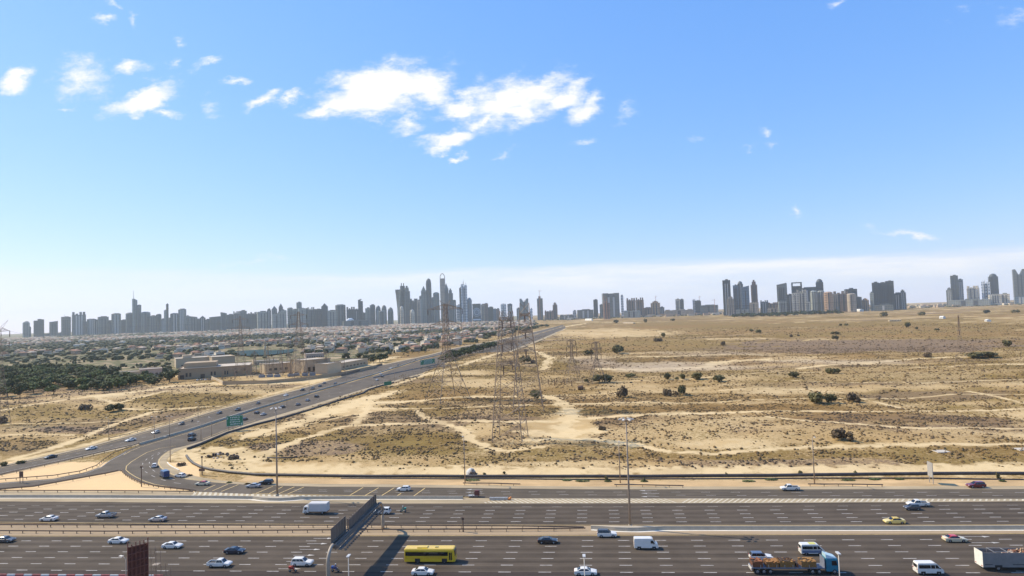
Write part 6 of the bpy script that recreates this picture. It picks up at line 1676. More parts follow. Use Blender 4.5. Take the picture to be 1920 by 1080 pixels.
rows(3700, G4, '''1357 1371 525.5|d|flat|tall dark slab at the left of the right hand cluster
1364.5 1376.5 555|b|step|beige stepped tower at the foot of the tall dark slab|-200
1376 1385.5 535|u|flat|blue grey tower left of the pointed crown tower
1384.5 1394.5 527|g|dome|grey tower with a small round crown
1391.5 1405.5 536|u|slantr|blue grey curved tower with a hooked roof|-100
1409.5 1421 525|r|step|lone slim brown tower right of the blue grey ones
1406 1421.5 567|b|flat|low tan block at the foot of the slim brown tower|-200
1426 1440.5 563|g|crenel|low grey tan block right of the slim brown tower
1440 1458.5 567|o|crenel|low orange tan block left of the slanted grey tower
1459 1476 531|g|slantr|grey tower with a slanted roof and a dark square mark
1460 1474 565|l|flat|low pale block below the slanted grey tower|-300
1475.5 1487 552|g|flat|grey block right of the slanted grey tower
1486 1504.5 531|d|frame|dark open framed tower above the cream blocks|200
1485.5 1496.5 549|c|flat|cream narrow block below the open framed tower|-200
1495 1513 543|c|crenel|broad cream tower left of the long dark block|-150
1500 1536 540|d|flat|long dark block behind the cream towers|150
1510 1519 566|c|flat|small cream tower standing in front of the cluster|-500
1520.5 1533.5 545|l|round|pale rounded twin tower, left one|-200
1533.5 1546.5 545|l|round|pale rounded twin tower, right one|-200
1532 1545 523|d|dome|dark round topped tower rising highest in the cluster|200
1546 1561.5 547|o|round|orange cream rounded tower in the cluster|-250
1561 1571.5 551|b|flat|beige block right of the orange cream tower|-200
1564 1590.5 546|r|crenel|wide brown grey block in the right of the cluster
1586 1606 542|d|flat|dark block with roof frames behind the pink tower|200
1589 1605 550|b|round|pinkish rounded block in the right of the cluster|-150
1604 1615.5 555|g|slant|grey block sloping down at the right of the cluster
1616 1628.5 559|o|step|small tan stepped tower left of the huge dark slab
1632 1638.5 549|l|flat|pale narrow tower at the left of the huge dark slab
1637 1649 530|d|flat|left blade of the huge dark slab building
1648.5 1663 530.5|d|flat|middle blade of the huge dark slab building
1662.5 1676.5 527|d|plant|right blade of the huge dark slab building, slightly taller
1677 1689 550|d|flat|grey block attached right of the huge dark slab
1688 1698.5 543|g|step|grey stepped tower right of the huge dark slab''')
rows(4600, G5, '''1776 1785.5 539|g|step|grey stepped tower left of the dark pair at the far right
1785 1797.5 517|d|flat|dark tower with a thin antenna and a pale sign band
1797 1806.5 524|u|flat|blue grey tower joined right of the antenna tower
1816 1834.5 536|c|crenel|beige ribbed tower standing alone at the far right
1843 1856.5 525|w|masts|blue glass tower with a white frame
1857 1871.5 513|d|dome|dark slim tower right of the white framed tower
1856 1874.5 552|c|flat|left of two square cream blocks at the far right|-300
1875.5 1891.5 551|c|flat|right of two square cream blocks at the far right|-300
1903.5 1922 505|g|horns|tall grey tower with upright fins at the right edge
1905 1930 556|u|flat|low glass base in front of the right edge tower|-200''')
for i, (x0, x1, yt, D, fc, st, lb, gp) in enumerate(T):
    tower(x0, x1, yt, D, fc, st, lb, i*7+3, gp)
# building with the round glass face
p = along(894, 5000); w = 15.5*5000/FPX; h = height_for(p, 569.5)
c = thing('tower', 'square blue glass building with a big round pale ring on its face', 'tower', (p.x, p.y, 0), math.atan2(p.y, p.x)-math.pi/2, G2)
b = MB(); b.box(-w/2, w/2, -18, 18, 0, h); b.build('body', FC['d'], c)
b = MB(); n_ = 26; cz = h*.52; rr_ = w*.44
b.loft([[(math.cos(2*math.pi*i/n_)*rr_*k, -18-dy, cz+math.sin(2*math.pi*i/n_)*rr_*k*1.15) for i in range(n_)] for k, dy in ((.02, 6), (.6, 5.2), (.95, 2.5), (1, 0))]); b.build('round_glass', FC['u'], c)
b = MB(); [b.path([(math.cos(2*math.pi*i/n_+.001)*rr_*k, -18-dy, cz+math.sin(2*math.pi*i/n_)*rr_*k*1.15) for i in range(n_+1)], 1.6, 4) for k, dy in ((1.0, 1), (.62, 5.6))]; b.box(-w*.45, w*.45, -22, -18, h*.08, h*.15); b.build('ring', mat('ring_white', (.6, .65, .68), .4), c)
# small extras on roofs, cranes
for x, y, D, lb in ((121, 589, 4700, 'thin antenna on the square tower at the far left'), (1785.5, 514, 4600, 'thin antenna on the dark tower at the far right'), (871, 524, 5000, 'thin spire on the white mast topped tower')):
    p = along(x, D); h = height_for(p, y); b = MB(); b.tube((0, 0, h-45), (0, 0, h), 1.6, .6, 5); tag(b.build('antenna', M_galv, loc=p), lb, 'antenna')
for x, y, D, rch, lb in ((1012.5, 545, 4550, 22, 'crane above the tower under construction right of the pylons'), (1133, 556, 3900, 22, 'crane on the brown unfinished tower'), (1138, 560, 3900, -20, 'second smaller crane on the brown unfinished tower'), (1340, 562, 4500, -30, 'faint crane over the long low dark block, right one'), (1312, 556, 4700, 26, 'faint crane over the small dark square tower'), (1230, 556, 4700, 20, 'faint crane above the orange brown tower')):
    p = along(x, D); crane(p, height_for(p, y), rch, lb)
for i, (x0, x1, y, D, m, lb) in enumerate([(643, 690, 601, 4200, 'g', 'long low building with a curved front at the foot of the skyline'), (1170, 1200, 582, 4200, 'l', 'low pale arcade below the ornate brown pair'), (1786, 1850, 562, 4300, 'l', 'long low pale row of buildings at the far right'), (1440, 1470, 577, 3500, 'b', 'low tan building below the orange tan block'),
                                     (1640, 1672, 572, 3500, 'g', 'low grey podium below the huge dark slab'), (1246, 1300, 580, 4400, 'b', 'low tan row of houses right of the orange brown tower'), (1380, 1404, 580, 3500, 'l', 'low pale podium below the blue grey towers'), (1050, 1075, 590, 4300, 'g', 'low grey block right of the brown stepped tower')]):
    tower(x0, x1, y, D, m, 'crenel' if i % 2 else 'flat', lb, i+900, None)
p = along(655, 4150); h = height_for(p, 597); c = thing('dome_building', 'low building with a bright white shell roof at the foot of the skyline', 'building', (p.x, p.y, 0), .5)
b = MB(); b.path([(-24, 0, h*.55), (-12, 0, h*.75), (0, 0, h*.82), (14, 0, h*.9), (30, 0, h*.8)], [3, 10, 13, 9, 2], 10); b.build('roof', mat('shell_white', (.8, .8, .76), .5), c)
b = MB(); b.box(-22, 26, -10, 10, 0, h*.72); b.build('wall', FC['g'], c)
# white tents and huts in the desert
def hut(label, x0, x1, y0, h, m, depth=10, name='hut'):
    a = on_ground(x0, y0); b_ = on_ground(x1, y0); L = (b_-a).length; c = thing(name, label, 'building', a, math.atan2(b_.y-a.y, b_.x-a.x))
    b = MB(); b.box(0, L, 0, depth, -.5, h); b.build('wall', m, c)
    b = MB(); b.loft([[(x, -.4, h), (x, depth+.4, h), (x, depth/2, h*1.35)] for x in (-.4, L+.4)]); b.build('roof', m, c)
    b = MB(); [b.box(L*q, L*q+min(2.0, L*.1), -.06, .02, h*.2, h*.7) for q in (.2, .45, .7)]; b.build('opening', M_win, c)
M_ww = mat('wall_white', (.72, .70, .64), .8, var=.06)
hut('small white hut alone in the desert at the right', 1761, 1768, 598, 6, M_ww)
hut('long low pale roof in the desert below the huge dark slab', 1668, 1690, 602.5, 3, M_bei3)
hut('pale yellow long building at the foot of the right hand cluster', 1577, 1613, 584, 10, M_ww, 20)
hut('small white building by the end of the diagonal road', 1097, 1109, 601, 8, M_ww)
hut('low cream shed left of the lone bushes in the middle distance', 1168, 1187, 607, 4, M_bei3)
hut('white tent on the sand mound below the right hand cluster', 1484, 1494, 590.5, 8, M_ww)
hut('tiny white hut between the cream blocks and the open desert', 1846, 1850, 603, 4, M_ww)
# ------------------------------------------------------------ vegetation
def leafmat(name, c1, c2, c3, scale=.5):
    m, n, b = new_mat(name); b.inputs['Roughness'].default_value = .75; b.inputs['Specular IOR Level'].default_value = .2
    t = nd(n, 'ShaderNodeTexCoord'); oi = nd(n, 'ShaderNodeObjectInfo')
    no = nd(n, 'ShaderNodeTexNoise'); no.inputs['Scale'].default_value = scale; no.inputs['Detail'].default_value = 4; n.links.new(t.outputs['Object'], no.inputs['Vector'])
    cr = nd(n, 'ShaderNodeValToRGB'); e = cr.color_ramp.elements; e[0].position = .35; e[0].color = (*c1, 1); e[1].position = .68; e[1].color = (*c3, 1)
    k = cr.color_ramp.elements.new(.5); k.color = (*c2, 1); n.links.new(no.outputs['Fac'], cr.inputs[0])
    mr = nd(n, 'ShaderNodeMapRange'); mr.inputs['To Min'].default_value = .7; mr.inputs['To Max'].default_value = 1.3; n.links.new(oi.outputs['Random'], mr.inputs[0])
    vm = nd(n, 'ShaderNodeVectorMath', operation='SCALE'); n.links.new(cr.outputs[0], vm.inputs[0]); n.links.new(mr.outputs[0], vm.inputs['Scale'])
    n.links.new(vm.outputs[0], b.inputs['Base Color']); return m
M_leaf = leafmat('leaf_green', (.030, .045, .010), (.062, .085, .018), (.11, .135, .030))
M_leafd = leafmat('leaf_dark', (.024, .034, .012), (.046, .060, .018), (.085, .095, .03))
M_leafg = leafmat('leaf_grey_green', (.07, .065, .025), (.12, .105, .04), (.18, .15, .065), 1.2)
M_leafb = leafmat('leaf_brown', (.075, .05, .03), (.12, .085, .05), (.17, .125, .07), 1.2)
M_bark = mat('bark', (.10, .07, .045), .9, var=.25, scale=2)
M_weed = leafmat('weed_green', (.07, .09, .03), (.11, .13, .045), (.17, .18, .07), 2)
def crown_mb(seed, lobes, N, leaf, flat=1.0):
    rr = random.Random(seed); b = MB()
    for i in range(N):
        cx, cy, cz, rx, rz_ = lobes[rr.randrange(len(lobes))]
        while True:
            v = Vector((rr.uniform(-1, 1), rr.uniform(-1, 1), rr.uniform(-1, 1)))
            if .15 < v.length < 1: break
        v = v.normalized()*(v.length**.45)*rr.uniform(.78, 1.08)
        p = Vector((cx+v.x*rx, cy+v.y*rx, cz+v.z*rz_))
        q = Vector((v.x+rr.uniform(-.6, .6), v.y+rr.uniform(-.6, .6), v.z+rr.uniform(-.3, .8))).to_track_quat('Z', 'Y')
        s = leaf*rr.uniform(.6, 1.25); a = rr.uniform(0, 6.28); pts = []
        for k in range(5):
            an = a+2*math.pi*k/5; r_ = s*rr.uniform(.6, 1.1); pts.append(p+q @ Vector((math.cos(an)*r_, math.sin(an)*r_, rr.uniform(-.12, .12)*s)))
        b.add(pts, [(0, 1, 2, 3, 4)])
    return b
def trunk_mb(seed, lobes, h0, r=.16):
    rr = random.Random(seed+50); b = MB(); b.path([(0, 0, 0), (rr.uniform(-.1, .1), rr.uniform(-.1, .1), h0*.6), (0, 0, h0)], [r, r*.8, r*.6], 6)
    for cx, cy, cz, rx, rz_ in lobes: b.path([(0, 0, h0*.8), (cx*.5, cy*.5, (h0+cz)*.5), (cx*.9, cy*.9, cz)], [r*.6, r*.4, r*.15], 4)
    return b
PROTO = {}
def proto(kind, i):
    k = (kind, i)
    if k in PROTO: return PROTO[k]
    rr = random.Random(i*31+hash_(kind))
    if kind == 'tree': lobes = [(rr.uniform(-1.9, 1.9), rr.uniform(-1.9, 1.9), rr.uniform(3.2, 6.0), rr.uniform(1.3, 2.3), rr.uniform(1.1, 1.9)) for _ in range(7)]; N, leaf, m, h0 = 380, .5, M_leaf, 2.2
    elif kind == 'dark': lobes = [(rr.uniform(-1.9, 1.9), rr.uniform(-1.9, 1.9), rr.uniform(2.8, 5.6), rr.uniform(1.4, 2.3), rr.uniform(1.2, 1.9)) for _ in range(7)]; N, leaf, m, h0 = 380, .5, M_leafd, 1.8
    elif kind == 'far': lobes = [(rr.uniform(-1.9, 1.9), rr.uniform(-1.9, 1.9), rr.uniform(2.0, 4.6), rr.uniform(1.4, 2.4), rr.uniform(1.2, 1.8)) for _ in range(4)]; N, leaf, m, h0 = 90, 1.0, M_leafd, 1.2
    elif kind == 'bush': lobes = [(rr.uniform(-1.3, 1.3), rr.uniform(-1.3, 1.3), rr.uniform(.7, 2.0), rr.uniform(.8, 1.3), rr.uniform(.7, 1.1)) for _ in range(6)]; N, leaf, m, h0 = 420, .33, M_leafg, .7
    elif kind == 'brown': lobes = [(rr.uniform(-1.3, 1.3), rr.uniform(-1.3, 1.3), rr.uniform(.6, 1.8), rr.uniform(.8, 1.2), rr.uniform(.7, 1.1)) for _ in range(6)]; N, leaf, m, h0 = 330, .32, M_leafb, .7
    b = crown_mb(i*77+5, lobes, N, leaf); t = trunk_mb(i, lobes, h0, .22 if kind in ('tree', 'dark') else .1)
    zmax = max(v[2] for v in b.v); 
    PROTO[k] = (b.mesh('crown', m), t.mesh('trunk', M_bark), zmax); return PROTO[k]
def hash_(s): return sum(ord(a)*(i+3) for i, a in enumerate(s))
def tree(kind, i, p, h, w, label, cat, name='tree', group=None, rz=0):
    cm_, tm, zm = proto(kind, i); c = thing(name, label, cat, (p.x, p.y, p.z-.1), rz, group)
    part_mesh('crown', cm_, c); part_mesh('trunk', tm, c)
    half = 2.9 if kind in ('tree', 'dark', 'far') else 2.1
    c.scale = (w/(2*half), w/(2*half), h/zm); return c
# dark tree belt left of the hall
rr = random.Random(21); belt = []
def inpoly(x, y, P):
    k = False
    for i in range(len(P)):
        x1, y1 = P[i]; x2, y2 = P[i-1]
        if (y1 > y) != (y2 > y) and x < (x2-x1)*(y-y1)/(y2-y1)+x1: k = not k
    return k
BP = [(-70,702),(60,693),(125,696),(220,700),(215,714),(290,712),(292,727),(230,734),(120,741),(40,745),(-70,746)]
WPoly = [tuple(at(*q)[:2]) for q in BP]
minx, maxx = min(a for a, _ in WPoly), max(a for a, _ in WPoly); miny, maxy = min(b for _, b in WPoly), max(b for _, b in WPoly)
tries = 0
while len(belt) < 200 and tries < 20000:
    tries += 1; x, y = rr.uniform(minx, maxx), rr.uniform(miny, maxy)
    if not inpoly(x, y, WPoly) or any((x-a)**2+(y-b)**2 < 25 for a, b in belt): continue
    belt.append((x, y))
def belt_label(k, x, y):
    px_, py_ = px_of((x, y, 0)); a = 'green' if k == 'tree' else 'dark'
    b_ = 'along the front edge' if py_ > 727 else 'along the back edge' if py_ < 708 else 'deep inside'
    return '%s tree %s of the belt, %s' % (a, b_, 'near the left border' if px_ < 75 else 'left of its middle' if px_ < 150 else 'right of its middle' if px_ < 225 else 'at its right end')
for i, (x, y) in enumerate(belt):
    k = 'tree' if rr.random() < .55 else 'dark'; h = rr.uniform(7.5, 12)
    tree(k, rr.randrange(5), Vector((x, y, 0)), h, rr.uniform(10, 14), belt_label(k, x, y), 'tree', group=belt_label(k, x, y).replace('tree ', 'trees '), rz=rr.uniform(0, 6))
for x, y, h, w, lb in ((318, 716, 12, 15, 'big round dark tree in front of the left end of the beige hall'), (306, 713, 9, 9, 'smaller dark tree left of the big round tree by the hall'), (290, 690, 8, 14, 'dark tree clump between the belt and the beige hall'), (282, 688, 7, 10, 'dark tree at the left end of the clump behind the belt'),
                      (712, 679, 11, 15, 'large dark round tree above the diagonal road'), (700, 680, 9, 11, 'dark tree at the left of the large round one above the diagonal road'), (722, 676, 9, 10, 'dark tree at the right of the large round one above the diagonal road'), (651, 672, 8, 12, 'dark green tree standing apart above the switchyard end'), (676, 671, 7, 12, 'brownish green tree between two dark clumps above the road'),
                      (760, 659, 8, 16, 'dark tree at the left end of the row above the diagonal road'), (775, 658, 8, 16, 'second dark tree in the row above the diagonal road'), (789, 657, 8, 14, 'third dark tree in the row above the diagonal road'), (800, 656, 7, 12, 'last dark tree in the row above the diagonal road'), (660, 655, 8, 14, 'dark tree in the slope right of the lagoon')):
    tree('dark', (x*7) % 5, at(x, y), h, w, lb, 'tree')
for i, x in enumerate(range(836, 934, 7)):      # dark hedge of trees between the carriageways
    y = 678-(x-836)*.285; tree('dark', i % 5, at(x, y), 9+(i % 3)*2, 15, 'dark tree in the row between the two far carriageways', 'tree', group='dark trees between the far carriageways')
for i in range(20):
    x = 905+i*6.2; y = 633-(x-905)*.17; tree('far', i % 4, at(x, y), 11, 22, 'dark tree in the roadside row before the skyline behind the pylons', 'tree', group='roadside trees behind the pylons')
for i in range(50):
    x = 1380+i*4.0+rr.uniform(-2, 2); y = 594.5-(x-1382)*.032+rr.uniform(-1.2, 1.5); tree('far', i % 4, at(x, y), rr.uniform(12, 22), rr.uniform(20, 34), 'dark tree in the row at the foot of the right hand cluster', 'tree', group='trees at the foot of the right cluster')
# bushes in the open desert: picture position of the foot, width and height in the picture
BU = [(162,768,22,13,'b','brownish bush left of a rounder green one, above the sandy tracks'),(214,771,27,16,'g','round green bush above the pale track at the left'),(1098,717,8,7,'g','tiny dark bush left of the widest green bush by the pylons'),(1130,716,32,16,'g','widest green bush right of the small twin pylons'),
 (1184,708,19,8,'g','low flat green bush on the pale track right of the pylons'),(1251,712,14,14,'g','upright bush at the left end of the upper bush row'),(1268,712,7,6,'g','tiny bush second in the upper bush row'),(1281,711,15,11,'g','round bush third in the upper bush row'),(1305,711,29,14,'g','wide dark bush ending the upper bush row'),(1347,716,24,14,'g','lone round bush right of the upper bush row'),
 (1167,745,20,24,'b','tall grey brown bush alone below the pale plain'),(1252,742,16,16,'b','left of three grey bushes below the upper row'),(1267,741,10,9,'b','small middle one of three grey bushes below the upper row'),(1280,741,14,20,'g','tall right one of three grey bushes below the upper row'),(1003,748,20,18,'g','grey green bush among the legs of the right big pylon'),(1162,663,24,17,'g','round dark bush at the back edge of the pale plain'),
 (1102,667,15,12,'g','dark bush left of the back edge of the pale plain'),(984,681,18,15,'g','dark bush seen through the right big pylon'),(1000,680,10,7,'b','small brown bush beside the one seen through the pylon'),(1527,756,32,23,'g','largest green bush at the right, left of a pair'),(1559,755,22,19,'g','round bush close right of the largest green bush'),(1601,754,22,21,'b','olive bush a little apart, third of the bush trio'),
 (1487,708,18,12,'g','dark bush up left of the largest green bush'),(1553,701,15,12,'g','left one of two joined bushes near the upper track'),(1568,701,14,11,'g','right one of two joined bushes near the upper track'),(1579,825,34,25,'b','dark thorny bush alone in the pale scrub at lower right'),(1836,670,46,12,'g','very wide low hedge like bush at far right'),(1739,670,17,11,'b','small brown green bush left of the wide hedge'),
 (1891,650,17,14,'g','dark bush above the wide hedge, near the right edge'),(1703,614,10,11,'g','small upright tree like bush in the far plain'),(1718,618,5,6,'g','tiny bush right of the small upright one'),(1566,637,10,9,'g','small bush below a flat green clump in the far plain'),(1566,627,13,6,'g','flat green clump in the far plain'),(1577,611,6,5,'g','left of two tiny dark bushes in the far plain'),(1586,611,6,5,'g','right of two tiny dark bushes in the far plain'),
 (1484,632,7,6,'b','left of two brown bushes far out in the plain'),(1497,631,6,5,'b','right of two brown bushes far out in the plain'),(1756,620,7,5,'g','small bush alone far out to the right'),(1726,592,12,8,'g','dark bush on the sandy rise below the right skyline'),(1656,595,11,11,'g','dark bush at the foot of the huge dark slab'),(1851,588,11,8,'g','dark bush below the square cream blocks'),(1904,587,11,7,'g','dark bush below the right edge tower'),
 (1355,648,10,10,'b','brown bush in the middle plain above the pale strip'),(1243,632,8,9,'g','upright small bush in the middle plain'),(1234,640,14,8,'b','brown low bush beside the upright small bush'),(1211,605,9,8,'g','dark round bush near the cream shed'),(1155,606,12,7,'g','dark bush at the end of the diagonal road'),(1260,602,10,5,'g','low bush right of the cream shed'),(1422,625,9,8,'g','dark bush left of another on the pale streak'),(1410,622,7,6,'g','small dark bush on the pale streak'),
 (5,874,14,9,'g','dark shrub on the road edge at the left border'),(40,869,12,7,'g','low dark shrub at the left road edge right of the border one'),(6,793,14,16,'b','grey bush at the foot of the left edge pylon'),(393,858,9,6,'b','left scrap of brush by the rubble heap'),(436,861,14,8,'b','low brown bush at the rubble heap'),(1212,771,0,0,'x',''),
 (1130,806,14,9,'b','brown bush beside the bare sandy clearing'),(355,893,10,5,'b','low brown shrub on the traffic island'),(340,873,14,8,'b','reddish brown shrub on the traffic island'),(866,897,6,6,'g','small green plant near the white mound'),(1502,889,9,7,'g','small dark plant behind the exit road')]
for x, y, w, h, k, lb in BU:
    if k == 'x': continue
    p = on_ground(x, y); s = px_m(p); tree('bush' if k == 'g' else 'brown', (x*3) % 6, p, max(.8, h*s*.98), w*s*1.15, lb, 'bush', name='bush', rz=x*1.7)
YP = [(1138,902,6,12,'young roadside tree left of the lamp post'),(1208,903,6,9,'young roadside tree right of the tallest mast'),(1363,894,7,9,'young roadside tree standing before the pale sand right of centre'),(1448,893,6,6,'small roadside sapling left of a lamp post'),(1604,891,8,10,'sapling at the pipe left of the double post sign'),(1873,898,8,13,'sapling at the pipe right of the red car'),(945,889,6,6,'thin sapling left of centre on the pale sand'),(908,890,8,5,'low plant beside the white mound')]
for x, y, w, h, lb in YP:
    p = on_ground(x, y); s = px_m(p); tree('bush', (x*5) % 6, p, h*s, w*s, lb, 'tree', name='sapling', rz=x)
# creeping green weeds in the verge
for i, (x, y, w, h) in enumerate([(1063,901,18,5),(1092,902.5,28,7),(885,901,30,8),(1140,903,14,4),(1208,903,14,4),(1404,903,24,5),(1446,900,24,6),(1590,901,26,5),(1640,899.5,22,5),(1686,899,16,5),(1880,903,12,3),(430,905.5,10,2)]):
    p = on_ground(x, y); s = px_m(p); rr2 = random.Random(i); b = MB(); W_, D_ = w*s/2, h*s*1.7/2+.3
    for k in range(260):
        a = rr2.uniform(0, 6.28); q = math.sqrt(rr2.random()); xx, yy = math.cos(a)*q*W_, math.sin(a)*q*D_; z = .1+.35*(1-q*q)*rr2.random(); L = .22
        qq = Vector((rr2.uniform(-.8, .8), rr2.uniform(-.8, .8), 1)).to_track_quat('Z', 'Y'); b.add([Vector((xx, yy, z))+qq @ Vector((math.cos(t_)*L, math.sin(t_)*L, 0)) for t_ in (0, 2.1, 4.2)], [(0, 1, 2)])
    tag(b.build('weed_patch', M_weed, loc=(p.x, p.y, GH(p.x, p.y)+.05)), ['green creeping weed patch left of the largest one in the verge', 'largest bright green weed patch in the verge', 'pale green weed patch at the foot of the left lamp post', 'green weeds under the young tree left of a lamp post', 'green weeds under the young tree right of the tallest mast', 'dark weed patch left of the far lamp post, first one', 'dark weed patch next to the far lamp post', 'weed patch behind the right guard rail, left one', 'weed patch behind the right guard rail, middle one', 'weed patch left of the double post sign', 'small weed patch under the sapling near the right edge', 'thin weeds at the start of the exit road'][i], 'weeds')
# white mound and machine beyond the pipe
p = on_ground(883, 888); b = MB(); rr2 = random.Random(5)
b.loft([[(math.cos(2*math.pi*i/12)*r_*.75*rr2.uniform(.9, 1.1), math.sin(2*math.pi*i/12)*r_*.8, z) for i in range(12)] for r_, z in ((2.6, -.2), (2.2, .8), (1.4, 1.5), (.4, 1.9))]); tag(b.build('gravel_mound', mat('gravel_pale', (.58, .55, .48), .95, var=.15, scale=2), loc=p), 'pale gravel mound beyond the thick pipe left of centre', 'mound')
p = on_ground(887, 891.5); c = thing('road_roller', 'small brown grey machine parked in front of the pale mound', 'machine', p, .3)
b = MB(); b.box(-1.1, .9, -.55, .55, .5, 1.3); b.build('body', mat('machine_brown', (.2, .14, .09), .7), c); b = MB(); b.box(-.6, .3, -.5, .5, 1.3, 2.3); b.build('cab', mat('machine_grey', (.25, .25, .24), .6), c); add_wheels(c, (-.8, .9), .55, .45, .3)
# rubble heap with drums by the bend
rr2 = random.Random(8)
for i in range(16):
    x = 388+rr2.uniform(0, 56); y = 852+rr2.uniform(-3, 8); p = on_ground(x, y); s = rr2.uniform(.35, .95); b = MB(); n_ = 7
    b.loft([[(math.cos(2*math.pi*k/n_)*s*q*rr2.uniform(.75, 1.15), math.sin(2*math.pi*k/n_)*s*q*rr2.uniform(.75, 1.1), z*s) for k in range(n_)] for q, z in ((.8, -.1), (1, .35), (.75, .8), (.25, 1.05))])
    tag(b.build('boulder', mat('rubble_dark', (.12, .085, .06), .9, var=.3, scale=2) if i % 3 else mat('rubble_pale', (.5, .42, .33), .9, var=.2, scale=2), loc=p), 'dark lump of rubble in the heap beside the bend' if i % 3 else 'pale block of rubble in the heap beside the bend', 'rubble', 'rubble heap beside the bend' if i % 3 else 'pale rubble beside the bend')
for x, y, lb in ((400, 856, 'left one of two dark drums standing on the rubble heap'), (404.5, 856, 'right one of two dark drums standing on the rubble heap'), (446.5, 861, 'dark drum at the right end of the rubble heap')):
    p = on_ground(x, y); b = MB(); b.path([(0, 0, 0), (0, 0, .3), (0, 0, .32), (0, 0, .9), (0, 0, .92), (0, 0, 1.35)], [.42, .42, .45, .42, .45, .42], 10); tag(b.build('drum', mat('drum_dark', (.05, .035, .03), .6), loc=p), lb, 'drum')
# posts standing near the pylons
for i, x in enumerate((1016, 1028, 1040, 1044, 1058, 1072)):
    p = on_ground(x, 717+(i % 3)*3); b = MB(); b.path([(0, 0, 0), (.05, 0, 1.6), (0, 0, 3.6)], [.35, .3, .35], 6); tag(b.build('drum_stack', mat('rust_brown', (.16, .09, .05), .8, var=.2), loc=p), 'rusty upright drum stack in the row left of the small pylons', 'drums', 'rusty drum stacks by the pylons')
p = on_ground(1088, 731); b = MB(); b.path([(-1.6, 0, 1.5), (0, 0, 1.5), (1.8, .6, 1.5)], [1.5, 1.5, 1.5], 12); tag(b.build('cable_drum', [mat('rust_brown', 0)], loc=p), 'large brown cable drum on the bare sand below the small pylons', 'drum')
# pale concrete slabs lying in the scrub
for x, y, w, d, lb in ((1765, 847, 4.4, 2.0, 'pale flat slab lying in the scrub near the right'), (1917, 843, 4.4, 2.0, 'pale flat slab at the right edge of the scrub')):
    p = on_ground(x, y); b = MB(); b.box(-w/2, w/2, -d, d, 0, .25); o = b.build('slab', mat('slab_pale', (.5, .44, .35), .9, var=.1), loc=p); tag(o, lb, 'slab')

# ------------------------------------------------------------ villas
rr = random.Random(77); cells = []
sp_ = 34.0
for iy in range(int(1000/sp_), int(4350/sp_)):
    for ix in range(int(-3700/sp_), int(60/sp_)):
        x = ix*sp_+rr.uniform(-8, 8); y = iy*sp_+rr.uniform(-8, 8)
        cells.append((x, y))
CA = np.array(cells); px, py = px_to_world_arr(CA[:, 0], CA[:, 1]); dpt = CA[:, 1]*math.cos(R(5))-CA[:, 0]*math.sin(R(5))
dgx = DIAG_X(CA[:, 1]); den = noise2(CA[:, 0]/210, CA[:, 1]/260, 61)*.65+noise2(CA[:, 0]/70, CA[:, 1]/80, 62)*.35
ok = (px > -30) & (px < 1000) & (CA[:, 0] < dgx-70) & (py > 600)
lake = ((px-500)/75)**2+((py-659)/9)**2 < 1
boost = np.where((px > 480) & (px < 880) & (dpt > 1500), .10, 0)+np.where(dpt > 2400, .02, 0)-np.where(dpt < 1500, .1, 0)-np.where(px < 400, .04, 0)-.03
isv = ok & ~lake & (den+boost > .50)
ist = ok & ~lake & (~isv | (rr.random() < 0))
V = [(float(d), float(x), float(y)) for d, (x, y), k in zip(dpt, CA, isv) if k and rr.random() < .86]
V.sort()
wallm = [mat('villa_wall_cream', (.52, .42, .29), .85, var=.08, scale=.1), mat('villa_wall_tan', (.42, .30, .19), .85, var=.08, scale=.1), mat('villa_wall_white', (.64, .57, .45), .85, var=.06, scale=.1), mat('villa_wall_pink', (.48, .34, .25), .85, var=.08, scale=.1)]
roofm = [mat('villa_roof_tan', (.36, .26, .165), .9), mat('villa_roof_red', (.30, .15, .09), .9), mat('villa_roof_pale', (.50, .41, .30), .9)]
def villa_shapes(i):
    r3 = random.Random(i*5+1); w, d, h = r3.uniform(11, 16), r3.uniform(10, 14), r3.uniform(6.5, 8.5)
    wb = MB(); wb.box(-w/2, w/2, -d/2, d/2, 0, h); wb.box(-w/2-3.5, -w/2, -d/2+1, d/2-3, 0, h*.5)
    rb = MB(); 
    if i % 2: rb.loft([[(x, y, h) for x, y in ((-w/2-.4, -d/2-.4), (w/2+.4, -d/2-.4), (w/2+.4, d/2+.4), (-w/2-.4, d/2+.4))], [(x, y, h+2.0) for x, y in ((-w/6, -d/8), (w/6, -d/8), (w/6, d/8), (-w/6, d/8))]])
    else: rb.box(-w/2-.3, w/2+.3, -d/2-.3, d/2+.3, h, h+.5); rb.box(-w/6, w/6, -d/6, d/6, h+.5, h+2.4)
    gb_ = MB()
    gb_.box(-w/2+1, w/2-1, -d/2-.06, -d/2+.02, 4.0, 5.4)
    return wb, rb, gb_
VP = []
for i in range(6):
    wb, rb, gb_ = villa_shapes(i); VP.append((wb.mesh('wall', [wallm[i % 4]]), rb.mesh('roof', [roofm[i % 3]]), gb_.mesh('window_band', M_win)))
